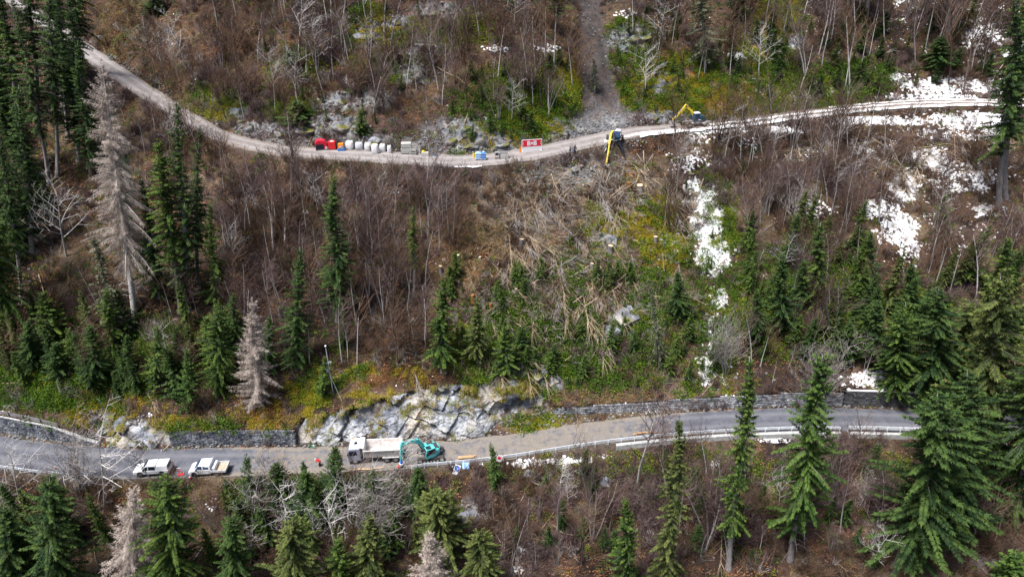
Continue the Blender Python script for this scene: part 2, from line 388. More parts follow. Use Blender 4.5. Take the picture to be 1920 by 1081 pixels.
# rocky ledges: quantised steps
ROCKS = [(690, 60, 38, 30), (740, 45, 40, 22), (790, 88, 48, 24), (775, 140, 40, 22), (640, 190, 46, 20), (575, 238, 90, 16), (630, 232, 60, 20), (700, 185, 40, 26), (860, 250, 80, 34), (890, 265, 70, 22), (820, 20, 60, 16), (950, 270, 40, 16), (1060, 235, 40, 26),
         (1180, 70, 50, 30), (1230, 155, 46, 26), (1490, 80, 24, 16), (1140, 230, 40, 28, .8), (440, 215, 34, 20), (1230, 215, 50, 14), (1140, 440, 34, 26), (1165, 600, 46, 44), (985, 690, 60, 22), (1030, 715, 40, 20), (240, 800, 60, 26), (195, 780, 30, 16), (480, 240, 40, 16), (1090, 330, 50, 20, .7), (990, 890, 14, 10), (880, 960, 24, 30)]
rk = blobs(ROCKS)
q = fbm(XX / 5, YY / 4, 77, 3) * 3.2 + ZZ * .55
stepz = (np.round(q) - q) / .55
ZZ = ZZ + rk * fade * np.clip(stepz, -.9, .9) * .9
# road beds sink a little under the road sheets
ZZ = ZZ - np.where((SID == 1) | (SID == 5), .12, 0)
PX, PY = project(XX, YY, ZZ)
# rough cut banks
cutn = (fbm(XX / 2.2, ZZ / 1.8, 31, 4) - .5)
cutw = np.where(SID == 3, np.sin(np.clip(TT, 0, 1) * np.pi), 0) * sstep(.8, 1.6, dc) + np.where(SID == 6, np.sin(TT * np.pi), 0)
YY = YY + cutn * 1.6 * cutw
ZZ = ZZ + (fbm(XX / 1.5, YY / 1.5, 37, 3) - .5) * .8 * cutw
# where the blasted rock face or walls are separate bodies, the soil stays behind them
YY = YY + np.where(SID == 3, np.where((lpx > 548) & (lpx < 1015), 1.1, .25), 0)
# ---- colours
def C(*a): return np.array(a)
nA = fbm(XX / 9, YY / 7, 51, 4); nB = fbm(XX / 3, YY / 2.6, 61, 4); nC = fbm(XX / 1.3, YY / 1.2, 71, 3)
col = np.zeros(PX.shape + (3,)); 
def lay(c, f): 
    global col
    f = np.clip(f, 0, 1)[..., None]; col = col * (1 - f) + C(*c) * f
lay((.175, .110, .080), np.ones_like(PX))
lay((.145, .105, .098), sstep(.45, .6, nA))
lay((.085, .060, .048), sstep(.55, .68, nB) * .7)
lay((.24, .125, .070), blobs([(620, 110, 300, 130), (320, 60, 140, 70), (800, 190, 120, 70), (130, 560, 110, 70), (700, 690, 150, 40), (760, 640, 60, 60), (870, 470, 120, 60), (960, 490, 60, 40)]) * sstep(.42, .58, nB) * .9)
lay((.20, .105, .075), blobs([(1500, 1000, 330, 130), (1250, 980, 120, 100), (980, 1000, 120, 90), (1650, 900, 120, 60)]) * sstep(.4, .6, nB) * .8)
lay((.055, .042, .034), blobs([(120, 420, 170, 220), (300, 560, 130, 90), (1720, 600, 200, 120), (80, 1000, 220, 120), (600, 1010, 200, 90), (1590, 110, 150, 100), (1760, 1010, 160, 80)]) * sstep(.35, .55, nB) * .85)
lay((.30, .215, .115), blobs([(225, 55, 50, 70), (420, 225, 70, 40), (300, 200, 100, 60, .6), (900, 460, 110, 60, .8), (880, 500, 80, 40), (1170, 640, 60, 60, .5), (1080, 760, 110, 40), (1000, 800, 60, 22), (1140, 760, 100, 30), (1260, 720, 90, 50, .6), (1850, 855, 80, 36), (900, 880, 110, 22), (300, 910, 110, 28), (420, 890, 160, 18), (1170, 40, 60, 40, .6)]) * sstep(.36, .55, nC))
lay((.20, .155, .115), blobs([(1050, 420, 190, 120), (1150, 330, 110, 50), (1000, 340, 120, 40), (1020, 600, 170, 90), (1150, 690, 120, 60)]) * .75)
lay((.235, .215, .205), blobs([(1040, 320, 80, 34), (1080, 300, 60, 30), (1150, 300, 60, 20, .7), (1130, 260, 90, 24)]) * sstep(.3, .5, nC))
nG = fbm(XX / 6, YY / 5, 811, 4); lay((.33, .255, .165), sstep(.54, .64, nG) * .65 * np.where(SID >= 6, .6, 1)); lay((.05, .038, .032), sstep(.46, .36, nG) * .8)
mossm = blobs([(690, 50, 70, 46), (760, 70, 50, 40), (730, 120, 80, 40, .8), (400, 190, 60, 40, .9), (540, 205, 60, 30, .8), (1000, 210, 90, 70), (960, 170, 70, 60, .9), (1060, 190, 40, 60), (930, 255, 90, 28), (1180, 90, 60, 60, .9), (1280, 160, 150, 62), (1380, 185, 160, 40), (1470, 20, 50, 60), (1440, 70, 70, 60), (1500, 170, 140, 40), (1600, 150, 90, 40), (1330, 420, 60, 110, .9), (1340, 620, 50, 130, .85), (1150, 440, 70, 50, .8), (1240, 430, 60, 80, .9), (1180, 390, 90, 40, .7), (610, 730, 70, 34, .9), (580, 770, 40, 50, .9), (700, 740, 90, 20, .7), (960, 740, 80, 30), (950, 690, 90, 40, .6), (60, 720, 140, 50, .6), (1000, 790, 60, 26, .9), (1170, 590, 50, 50), (1660, 880, 50, 40, .5), (1000, 850, 40, 20, .5), (1320, 730, 60, 26, .8), (850, 270, 120, 28, .7), (430, 610, 40, 40, .4), (310, 640, 90, 50, .4), (600, 660, 60, 60, .3), (1000, 640, 190, 90, .75), (1180, 680, 120, 60, .4), (200, 670, 220, 60, .3), (1500, 560, 160, 120, .5), (1720, 620, 160, 80, .5), (1250, 560, 60, 80, .7), (640, 950, 200, 60, .5), (1250, 900, 300, 60, .25), (550, 130, 60, 50, .5), (850, 60, 80, 50, .5)])
lay((.070, .105, .016), mossm * sstep(.45, .53, nB))
ym = blobs([(690, 45, 60, 40), (740, 60, 40, 30), (420, 205, 40, 26), (1010, 225, 60, 40), (1060, 150, 34, 40), (920, 262, 80, 20), (1290, 175, 130, 44), (1380, 190, 120, 30), (1470, 15, 36, 46), (1230, 420, 40, 70), (1240, 470, 40, 40), (1160, 420, 50, 30, .7), (600, 730, 50, 26), (570, 770, 24, 34), (700, 735, 60, 14, .7), (450, 800, 110, 22), (330, 795, 60, 20), (1000, 797, 50, 20), (180, 770, 70, 36, .8), (680, 700, 40, 20, .7), (640, 842, 30, 6), (1440, 110, 40, 40)])
lay((.36, .31, .030), ym * sstep(.40, .54, nC))
om = blobs([(1260, 150, 90, 60), (1350, 180, 120, 34), (1060, 160, 30, 50), (1450, 40, 50, 50), (430, 795, 130, 30), (220, 765, 110, 34), (1260, 470, 34, 60), (1195, 330, 26, 20), (1180, 320, 16, 14), (430, 420, 60, 40, .3), (480, 770, 60, 36), (720, 705, 110, 26, .8), (580, 720, 60, 30, .8)])
lay((.27, .125, .028), om * sstep(.46, .58, fbm(XX / 2, YY / 1.8, 91, 4)) * .9)
lay((.085, .079, .080), chute * (.55 + .45 * nC))
lay((.14, .135, .142), chute * sstep(140, 230, PY) * sstep(.35, .6, nC))
lay((.17, .13, .10), np.where((SID == 2) & (lpx < 900), 1, 0))
edge = np.where(SID == 0, sstep(1.6, .2, y1 - YY), 0) + np.where(SID == 4, sstep(1.2, .1, y4 - YY), 0)
lay((.25, .205, .165), edge * .8)
lay((.27, .25, .24), np.where((SID == 1) | (SID == 5), 1, 0))
rmask = rk * 1.0 + np.where(SID == 6, .6 * sstep(1.2, 2, hu), 0) + np.where((SID == 3) & (lpx > 180) & (lpx < 1030), .8, 0) + chute * .2 * sstep(190, 240, PY)
SNZ = [(1325, 400, 44, 80, 1.1), (1300, 360, 30, 40, 1.05), (1335, 480, 48, 60, 1.05), (1255, 450, 34, 50, .8), (1345, 600, 36, 100, .9), (1340, 690, 44, 50, .95), (1300, 300, 60, 40, .75),
 (1690, 350, 44, 40, 1), (1650, 390, 60, 26, .95), (1685, 430, 50, 44, 1), (1705, 470, 30, 34, .85), (1600, 290, 110, 24, .75), (1740, 300, 56, 32, .95), (1790, 330, 90, 44, .85), (1860, 395, 46, 16, .95), (1830, 330, 60, 46, .8), (1500, 395, 60, 26, .75), (1460, 300, 100, 40, .65), (1560, 400, 60, 30, .75),
 (1640, 226, 190, 12, 1), (1820, 224, 120, 18, 1), (1800, 248, 130, 24, .9), (1480, 243, 120, 9, .95), (1330, 246, 60, 7, .95), (1310, 262, 60, 14, .75), (1400, 268, 90, 20, .7),
 (1760, 160, 95, 24, .9), (1690, 150, 34, 24, .9), (1840, 70, 56, 46, .95), (1820, 30, 44, 28, .85), (1860, 160, 60, 24, .9), (1740, 182, 130, 8, .95), (1900, 90, 40, 30, .85), (1570, 165, 70, 16, .75), (1480, 180, 70, 9, .8), (1340, 175, 100, 24, .6), (1440, 172, 40, 14, .75),
 (1660, 710, 95, 26, 1), (1880, 740, 70, 12, .95), (1050, 864, 80, 9, .95), (985, 870, 44, 10, .9), (985, 1030, 26, 14, .9), (1455, 824, 44, 10, .9), (1340, 872, 16, 14, .8), (1025, 92, 30, 10, .85), (930, 92, 34, 8, .8), (1180, 28, 38, 12, .85), (1385, 104, 26, 10, .85), (1040, 170, 34, 26, .7), (850, 130, 90, 80, .45), (960, 120, 70, 80, .5), (420, 90, 110, 90, .45), (1200, 460, 70, 70, .5), (1850, 980, 50, 20, .6), (700, 400, 200, 60, .4), (1250, 140, 120, 60, .5)]
snowm = .90 * blobs(SNZ) * (.80 + .4 * fbm(XX / 5, YY / 4, 611, 3)) * np.where((SID == 1) | (SID == 3) | (SID == 5), 0, 1)
snowm = np.maximum(snowm, np.where((SID == 4) | (SID == 7), .52 * sstep(1180, 1420, PX) * (.7 + .6 * fbm(XX / 8, YY / 7, 655, 3)) * np.where(PY < 520, 1, .6), 0))
V = np.stack([XX, YY, ZZ], -1).reshape(-1, 3); Q = grid_quads(NRW, NC)
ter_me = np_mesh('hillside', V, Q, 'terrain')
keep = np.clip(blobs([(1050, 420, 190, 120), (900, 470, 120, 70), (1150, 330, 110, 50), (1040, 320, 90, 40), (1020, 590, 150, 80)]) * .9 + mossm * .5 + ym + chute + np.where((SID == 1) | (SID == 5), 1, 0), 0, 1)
col *= (.42 + .36 * keep + (fbm(XX / 7, YY / 5, 301, 4) - .5) * .7)[..., None].clip(.25, 1.1)  # shade under the growth put into soil colour; clearing, moss, chute, roads darkened less
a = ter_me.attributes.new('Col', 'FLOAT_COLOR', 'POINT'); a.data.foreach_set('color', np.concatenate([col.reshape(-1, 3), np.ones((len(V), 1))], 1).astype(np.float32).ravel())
mm = np.zeros((len(V), 4), np.float32); mm[:, 0] = np.clip(rmask, 0, 1).ravel(); mm[:, 3] = 1; mm[:, 1] = np.clip(snowm, 0, 1).ravel()
a = ter_me.attributes.new('Mask', 'FLOAT_COLOR', 'POINT'); a.data.foreach_set('color', mm.ravel())
tag(link('hillside', ter_me), 'steep wooded hillside of brown leaf litter, moss and rock', kind='structure')
BVH = BVHTree.FromPolygons([tuple(v) for v in V], [tuple(f) for f in Q])
EYE = Vector((0, 0, CAMZ))
def at(px, py):
    d = Vector(ray(px, py)).normalized(); h, n, i, dd = BVH.ray_cast(EYE, d, 600)
    return (h, n) if h is not None else (None, None)
def ground(x, y):
    h, n, i, dd = BVH.ray_cast(Vector((x, y, 400)), Vector((0, 0, -1)), 600)
    return (h, n) if h is not None else (None, None)
def on_road(x, y):
    a = np.interp(x, xs, y1); b = np.interp(x, xs, y2); c = np.interp(x, xs, y4); d = np.interp(x, xs, y5)
    return (a - .3 < y < b + .5) or (c - .3 < y < d + .3)

# ================================================================== roads
def road(name, yc, wy, zc, mat, nv, dirt_fn, label, wob, crown=.06):
    ts = np.linspace(-1, 1, nv); n = len(xs)
    edge = (fbm(xs / 2.5, xs * 0 + 3, 5 + nv, 4) - .5) * wob; edge2 = (fbm(xs / 2.5, xs * 0 + 9, 8 + nv, 4) - .5) * wob
    Y = []; Z = []
    for t in ts:
        Y.append(yc + wy * t + np.where(t > 0, edge * t, edge2 * -t)); Z.append(zc + crown * (1 - t * t) - .02 + (fbm(xs / 1.5, xs * 0 + t * 4, 13, 3) - .5) * .10)
    Y = np.array(Y); Z = np.array(Z); X = np.repeat(xs[None], nv, 0)
    me = np_mesh(name, np.stack([X, Y, Z], -1).reshape(-1, 3), grid_quads(nv, n), mat)
    uvl = me.uv_layers.new(name='uv'); vi = np.zeros(len(me.loops), np.int32); me.loops.foreach_get('vertex_index', vi)
    U = (X / 10).ravel()[vi]; VV = np.repeat(((ts + 1) / 2)[:, None], n, 1).ravel()[vi]
    uvl.data.foreach_set('uv', np.stack([U, VV], -1).astype(np.float32).ravel())
    a = me.attributes.new('dirt', 'FLOAT', 'POINT'); a.data.foreach_set('value', dirt_fn(X, np.repeat(ts[:, None], n, 1)).astype(np.float32).ravel())
    return tag(link(name, me), label, kind='structure')
lst = lambda X: np.interp(X, xs, lpx)
ust = lambda X: np.interp(X, xs, upx)
road('valley_road', yl, wl + .15, zl, 'asphalt', 21, lambda X, t: np.interp(lst(X), [380, 480, 560, 850, 1000, 1150, 1250, 1330, 1450], [.16, .55, .62, .62, .68, .66, .5, .3, .12]) + .45 * sstep(.6, 1, np.abs(t)), 'asphalt valley road with mud and gravel around the diggers', .35)
road('forest_road', yu, wu + .1, zu, 'gravel', 13, lambda X, t: np.interp(ust(X), [100, 300, 450, 700, 900, 1100, 1300, 1900], [.35, .45, .5, .4, .3, .35, .6, .7]) + .2 * sstep(.6, 1, np.abs(t)), 'gravel forest road across the upper slope', .7)

def roadpt(px, which='L', t=0.0, dz=0.0):
    """a point on a road at survey station px, t from -1 (valley side) to 1 (hill side)"""
    if which == 'L': x = float(np.interp(px, lpx, xs)); y = np.interp(x, xs, yl) + t * np.interp(x, xs, wl); z = np.interp(x, xs, zl)
    else: x = float(np.interp(px, upx, xs)); y = np.interp(x, xs, yu) + t * np.interp(x, xs, wu); z = np.interp(x, xs, zu)
    return Vector((x, float(y), float(z) + .06 * (1 - t * t) + dz))
def roadhead(px, which='L'):
    a = roadpt(px - 8, which); b = roadpt(px + 8, which); return math.atan2(b.y - a.y, b.x - a.x)
def at_plane(px, py, z):
    d = ray(px, py); t = (z - CAMZ) / d[2]; return Vector((d[0] * t, d[1] * t, z))
def on_lower(px, py):
    p = at_plane(px, py, 15)
    for _ in range(3): z = float(np.interp(p.x, xs, zl)) + .03; p = at_plane(px, py, z)
    return p
def on_upper(px, py):
    p = at_plane(px, py, 47)
    for _ in range(3): z = float(np.interp(p.x, xs, zu)) + .03; p = at_plane(px, py, z)
    return p

# ================================================================== blasted rock face by the valley road
FACES = []
def rock_face(p0, p1, nr, name, seed, label, amp=1.0, cx=.16):
    xa = float(np.interp(p0, lpx, xs)); xb = float(np.interp(p1, lpx, xs)); n = int((xb - xa) / cx); X = np.linspace(xa, xb, n)
    ip = lambda a: np.interp(X, xs, a)
    yb = ip(y2b); zb = ip(zl + hb); h = ip(hc); d = ip(dc)
    Vs = []
    for t in np.linspace(-.06, 1.10, nr):
        tt = np.clip(t, 0, 1)
        y = yb + d * tt - .15 + np.where(t > 1, (t - 1) * 12, 0); z = zb + h * t - np.where(t > 1, (t - 1) * h * .9, 0)
        u = X * .9 + z * .55
        r1 = fbm(X / 5.5 + z / 7, z / 4.2, seed, 4); r2 = np.abs(fbm(u / 3.4, (z - X * .6) / 1.5, seed + 5, 3) - .5) * 2; r3 = fbm(X / .6, z / .5, seed + 9, 3)
        cell = np.floor((z * .34 + X * .20 + fbm(X / 6, z / 5, seed + 2, 2) * 1.6) * 1.0); fr_ = (z * .34 + X * .20 + fbm(X / 6, z / 5, seed + 2, 2) * 1.6) - cell
        cb_ = np.floor((X - z * .8) / 2.2 + cell * .37); slab = (_hash(cell, cb_, seed) - .5) * 1.2 + (_hash(np.floor(X / 1.3 + z * .3), np.floor(z / 1.0 - X * .25), seed + 3) - .5) * .28 + sstep(.85, 1, fr_) * -.5
        disp = (r1 - .5) * 2.0 - r2 * .6 + (r3 - .5) * .35 + slab + .35
        ends = sstep(0, 2.5, X - xa) * sstep(0, 2.5, xb - X); e = ends * amp * (1 if t <= 1 else max(0, 1 - (t - 1) * 10))
        y = y - disp * e * .85; z = z + (disp - .2) * e * .35 - np.where(t > 1, .12, 0) - (1 - ends) * .4 * h * t * .3
        y = y + (1 - ends) * .5
        sp = np.interp(X, xs, lpx); ov = sstep(905, 945, sp) * sstep(1018, 990, sp); y = y - ov * 1.1 * sstep(.45, .7, t) + ov * 1.0 * sstep(.55, .25, t)
        y = y + sstep(.45, .98, t) * sstep(.46, .62, fbm(X / 3.5, X * 0 + t * 1.5, seed + 40, 3)) * 2.4 * amp
        Vs.append(np.stack([X, y, z], -1))
    me = np_mesh(name, np.array(Vs).reshape(-1, 3), grid_quads(nr, n), 'rock', smooth=False); FACES.append(np.array(Vs))
    return tag(link(name, me), label, kind='structure')
rock_face(546, 1022, 70, 'rock_face', 101, 'pale grey blasted rock face above the tipper truck')
rock_face(168, 304, 44, 'rock_face', 131, 'low mossy rock cutting left of the stone wall', .7)

# ================================================================== walls
def stone_wall(name, label, cat, p0, p1, t_off, height, sw, sh, mat, seed, lean=.12, core='wall_core', coping=None, rows_jit=.25):
    """irregular stones laid in courses in front of a dark core, along the inner edge of the valley road"""
    rnd = random.Random(seed); root = thing(name, label, cat, roadpt((p0 + p1) / 2, 'L', 1))
    xa = float(np.interp(p0, lpx, xs)); xb = float(np.interp(p1, lpx, xs))
    hf = height if callable(height) else (lambda x: height)
    base = lambda x: Vector((x, float(np.interp(x, xs, y2b)) + t_off, float(np.interp(x, xs, zl + hb)) - .1))
    o = root.location; mb = MB(); core_mb = MB()
    n = max(2, int((xb - xa) / .6))
    for i in range(n):
        x0 = xa + (xb - xa) * i / n; x1 = xa + (xb - xa) * (i + 1) / n; b0 = base(x0) - o; b1 = base(x1) - o; h0 = hf(x0); h1 = hf(x1); dp = Vector((0, .55, 0)); ln0 = Vector((0, lean * h0, h0 - .04)); ln1 = Vector((0, lean * h1, h1 - .04)); f = Vector((0, .10, 0))
        P = [b0 + f, b1 + f, b1 + f + ln1, b0 + f + ln0, b0 + dp, b1 + dp, b1 + dp + ln1, b0 + dp + ln0]
        core_mb.add(P, [(0, 1, 2, 3), (3, 2, 6, 7), (4, 7, 6, 5), (0, 3, 7, 4), (1, 5, 6, 2)])
    core_mb.build('core', core, root)
    hmax = max(hf(xa + (xb - xa) * i / 30) for i in range(31)); z = 0
    while z < hmax:
        h = sh * rnd.uniform(.8, 1.25); x = xa + rnd.uniform(-.2, 0)
        while x < xb:
            wd = sw * rnd.uniform(.6, 1.5); xc = min(x + wd / 2, xb)
            if z + h * .6 < hf(xc):
                b = base(xc) - o; b2 = base(xc + .3) - o; rz = math.atan2(b2.y - b.y, .3); m = Matrix.Rotation(rz, 3, 'Z') @ Matrix.Rotation(rnd.uniform(-.06, .06), 3, 'Y')
                c = b + Vector((0, lean * (z + h / 2) + .14 - rnd.uniform(0, .10), z + h / 2 + rnd.uniform(-.02, .02)))
                k = len(mb.v); mb.box(c, (wd * .93, .30, h * .92), m, (rnd.uniform(.8, 1), 1))
                for q in range(k, k + 8):
                    mb.v[q] = tuple(cc + rnd.uniform(-.025, .025) for cc in mb.v[q])
            x += wd
        z += h
    s = mb.build('stones', mat, root); s['kind'] = 'stuff'
    if coping:
        cp = MB()
        for i in range(n):
            x0 = xa + (xb - xa) * i / n + .01; x1 = xa + (xb - xa) * (i + 1) / n - .01; b0 = base(x0) - o; b1 = base(x1) - o
            A = b0 + Vector((0, lean * hf(x0) - .08, hf(x0))); B = b1 + Vector((0, lean * hf(x1) - .08, hf(x1))); up = Vector((0, 0, .14)); dp = Vector((0, .6, 0))
            A.z += 0
            cp.add([A, B, B + dp, A + dp, A + up, B + up, B + dp + up, A + dp + up], [(0, 3, 2, 1), (4, 5, 6, 7), (0, 1, 5, 4), (1, 2, 6, 5), (2, 3, 7, 6), (3, 0, 4, 7)])
        cp.build('coping', coping, root)
    return root
hw_left = lambda x: float(np.interp(np.interp(x, xs, lpx), [-200, 0, 80, 150, 162], [3.3, 3.2, 2.6, .5, .2]))
stone_wall('retaining_wall', 'grey stone retaining wall curving off under the board fence at far left', 'wall', -140, 160, -.1, hw_left, .42, .26, 'wall_stone', 3, coping='concrete')
stone_wall('retaining_wall', 'straight dark stone retaining wall beyond the two white pickups', 'wall', 305, 543, -.25, 2.8, .42, .24, 'wall_stone', 4)
stone_wall('gabion_wall', 'long low wall of grey stones beside the dirt stretch of road', 'wall', 1040, 1592, -.2, lambda x: float(np.interp(np.interp(x, xs, lpx), [1040, 1060, 1250, 1400, 1592], [.5, 1.3, 1.7, 2.1, 2.6])), .34, .30, 'gabion_stone', 5, lean=.2)
stone_wall('retaining_wall', 'dark wall under the thick snow at right, behind the tall spruces', 'wall', 1597, 2050, -.1, 3.0, .7, .4, 'concrete_dark', 6, lean=.08, coping='snow')  # blocks in an uneven dark grey below the snow coping
# ================================================================== trees
def spruce_meshes(key, seed, H, Rr, base, droop, mat, wood='bark_spruce', step=.5, tw=.12, tl=.85, shape=.8, hang=.5, nb=7, twiggy=False, bare=0.0, sub=.30, gap=.18, trunk_r=None):
    """trunk mesh and crown mesh of one conifer; crown = whorls of limbs carrying flat drooping sprays"""
    rnd = random.Random(seed); tr = trunk_r or H * .0095 + .05
    wob = [(rnd.uniform(-1, 1) * .012 * H, rnd.uniform(-1, 1) * .012 * H) for _ in range(5)]
    def axis(z):
        t = max(0, min(.999, z / H)) * 4; i = int(t); f = t - i
        return Vector((wob[i][0] * (1 - f) + wob[i + 1][0] * f, wob[i][1] * (1 - f) + wob[i + 1][1] * f, z)) - Vector((wob[0][0], wob[0][1], 0))
    tk = MB(); zs = [-1.2, 0, .4, H * .15, H * .35, H * .6, H * .8, H]
    tk.tube([axis(z) if z >= 0 else Vector((0, 0, z)) for z in zs], [tr * 1.5, tr * 1.35, tr * 1.05, tr * .92, tr * .75, tr * .5, tr * .28, .02], 7)
    cr = MB(); z = base * H; fc = cr.f; vc = cr.v; cc = cr.c
    def spray(p, d, l, w, val):
        s = Vector((-d.y, d.x, 0)); s = s.normalized() if s.length > 1e-4 else Vector((1, 0, 0))
        s = s + Vector((0, 0, rnd.uniform(-.5, .5))); i = len(vc); m = p + d * (l * .45) - Vector((0, 0, l * .03)); e = p + d * l - Vector((0, 0, l * .12))
        w2 = w * .5; q = rnd.uniform(.25, .5); h1 = p + d * (l * q); e1 = h1 + (d * .75 + s * .8) * (l * .45); e2 = h1 + (d * .75 - s * .8) * (l * .45); nz = Vector((0, 0, w2))
        vc.extend((tuple(p), tuple(m + s * w2), tuple(e), tuple(m - s * w2), tuple(h1 - d * w2), tuple(h1 + d * w2), tuple(e1), tuple(e2)))
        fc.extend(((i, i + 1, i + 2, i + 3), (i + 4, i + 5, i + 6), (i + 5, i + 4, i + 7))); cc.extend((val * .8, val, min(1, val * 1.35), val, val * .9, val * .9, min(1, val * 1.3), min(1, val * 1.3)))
    if base > .1:      # dead bare limbs under the crown
        for q in range(int(base * H * 2.2)):
            an = rnd.uniform(0, 6.28); zz = rnd.uniform(.25, 1.05) * base * H; L = Rr * rnd.uniform(.15, .5); o = axis(zz); hd = Vector((math.cos(an), math.sin(an), 0))
            BW.tube([o, o + hd * L * .6 + Vector((0, 0, -.05 * L)), o + hd * L + Vector((0, 0, -.35 * L))], [.03, .022, .01], 3, False)
    lop = [[rnd.choice((rnd.uniform(.35, .7), rnd.uniform(.8, 1.25), rnd.uniform(.8, 1.25))) for _ in range(6)] for _ in range(9)]; ph = rnd.uniform(0, 6.28)
    while z < H * .985:
        t = (z - base * H) / (H * (1 - base)); L0 = Rr * ((1 - t) ** shape) * min(1, .55 + t * 4)
        n = max(3, int(nb * (1 if t < .85 else .7) + rnd.uniform(-.5, 1.2)))
        a0 = rnd.uniform(0, 6.28)
        for k in range(n):
            if rnd.random() < gap: continue
            an = a0 + 6.283 * k / n + rnd.uniform(-.35, .35); ll = lop[int(t * 8.9)][int(((an + ph) % 6.283) / 6.2832 * 5.99)]
            L = max(.25, L0 * rnd.uniform(.42, 1.28) * ll); o = axis(z + rnd.uniform(-.2, .2)); hd = Vector((math.cos(an), math.sin(an), 0)); sd_ = Vector((-hd.y, hd.x, 0))
            dr = droop * rnd.uniform(.7, 1.3) * (1 - .65 * t); rise = .12 + .5 * t * t
            P = lambda s: o + hd * (L * s * (1 - .12 * s)) + Vector((0, 0, L * (rise * s - dr * s * s + .16 * dr * s ** 5)))
            val0 = rnd.uniform(.25, .8)
            if wood and L > .8 and (twiggy or k % 3 == 0):
                r0 = .008 + .008 * L; cr_pts = [P(0), P(.35), P(.7), P(.98)]
                BW.tube(cr_pts, [r0, r0 * .8, r0 * .5, r0 * .25], 3, False)
            m = max(2, int(L / sub))
            for q in range(m):
                s = (q + rnd.random()) / m
                if s < bare: continue
                p = P(s); l = tl * (.22 + .42 * (1 - s) * min(1, L / 2.5) + .12 * rnd.random()); v = max(.05, min(1, val0 + rnd.uniform(-.25, .25)))
                for sg in (-1, 1):
                    d = (hd * rnd.uniform(.45, .95) + sd_ * sg * rnd.uniform(.5, 1) + Vector((0, 0, rnd.uniform(-.6, .0) - hang * .55))).normalized()
                    spray(p, d, l, tw * rnd.uniform(.7, 1.2), v)
                for _h in range(2 if hang > .65 and rnd.random() < hang else (1 if rnd.random() < hang else 0)):
                    d = (hd * rnd.uniform(-.1, .5) + sd_ * rnd.uniform(-.4, .4) + Vector((0, 0, -1))).normalized()
                    spray(p, d, l * rnd.uniform(.8, 1.5), tw * .8, v * .85)
            spray(P(.9), (P(1) - P(.85)).normalized(), .35 * tl + .1 * L, tw, min(1, val0 + .2))
        z += step * rnd.uniform(.75, 1.25) * (1 - .5 * t)
    for k in range(5):
        spray(axis(H - .25 * k - .1), Vector((rnd.uniform(-.5, .5), rnd.uniform(-.5, .5), 1)).normalized(), .5, .09, .7)
    return tk, cr
VAR = {}
def conifer(key, seed, H, Rr, base, droop, mat, **k):
    global BW
    BW = MB(); tk, cr = spruce_meshes(key, seed, H, Rr, base, droop, mat, **k)
    tk.v2 = None; wood = k.get('wood', 'bark_spruce')
    off = len(tk.v); tk.v += BW.v; tk.f += [tuple(i + off for i in f) for f in BW.f]; tk.c += BW.c
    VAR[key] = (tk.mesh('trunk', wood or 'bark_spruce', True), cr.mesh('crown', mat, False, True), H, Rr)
conifer('forest', 1, 28, 3.3, .30, .42, 'spruce_dark', sub=.15, step=.62)
conifer('forest2', 2, 28, 3.0, .36, .50, 'spruce_mid', sub=.15, step=.62, hang=.8)
conifer('tall', 3, 28, 3.1, .12, .40, 'spruce_dark', sub=.15, step=.6)
conifer('full', 4, 16, 3.4, .04, .30, 'spruce_mid', sub=.14, step=.42)
conifer('full2', 5, 16, 3.2, .05, .34, 'spruce_dark', sub=.14, step=.42)
conifer('full3', 41, 16, 2.9, .14, .42, 'spruce_olive', sub=.14, step=.42, hang=.8, gap=.22)
conifer('full4', 42, 17, 2.5, .10, .5, 'spruce_mid', sub=.14, step=.5, hang=.8, gap=.25, shape=.6)
conifer('bigfull2', 43, 24, 4.0, .06, .55, 'spruce_dark', sub=.15, step=.62, hang=.8, shape=.6, gap=.2)
conifer('bigfull', 6, 26, 4.2, .10, .62, 'spruce_mid', sub=.15, step=.6, hang=.8, shape=.5)
conifer('bigolive', 7, 26, 4.2, .12, .65, 'spruce_olive', sub=.15, step=.62, hang=.9, shape=.5)
conifer('narrow', 8, 30, 2.1, .20, .55, 'spruce_mid', sub=.17, step=.5, hang=.9, shape=.55)
conifer('narrow2', 9, 26, 2.4, .06, .55, 'spruce_olive', sub=.17, step=.48, hang=.9, shape=.7)
conifer('bright', 10, 30, 3.6, .16, .58, 'spruce_bright', sub=.15, step=.6, hang=.7, shape=.55)
conifer('young', 11, 6, 1.5, .03, .15, 'spruce_bright', sub=.12, step=.22, tw=.10, tl=.55, hang=.25)
conifer('young2', 12, 6, 1.6, .02, .18, 'spruce_mid', sub=.12, step=.22, tw=.10, tl=.55, hang=.3)
conifer('young3', 13, 6, 1.5, .02, .18, 'spruce_dark', sub=.12, step=.22, tw=.11, tl=.6, hang=.3)
conifer('scraggy', 14, 18, 2.2, .10, .75, 'spruce_grey', sub=.36, step=.55, hang=1, tw=.10, gap=.25)
conifer('larch', 15, 15, 2.9, .03, .28, 'larch_tan', wood='twig_grey', sub=.18, step=.36, tw=.036, tl=1.0, hang=.8, nb=7, twiggy=True)
conifer('deadlarch', 16, 30, 4.3, .24, .50, 'larch_tan', wood='bark_pale', sub=.22, step=.55, tw=.036, tl=1.4, hang=1, bare=.08, shape=.6, gap=.12, nb=7, twiggy=True)
conifer('dead', 17, 14, 2.0, .12, .70, 'spruce_grey', wood='bark_pale', sub=.15, step=.5, tw=.045, tl=.9, hang=1, gap=.2, twiggy=True)

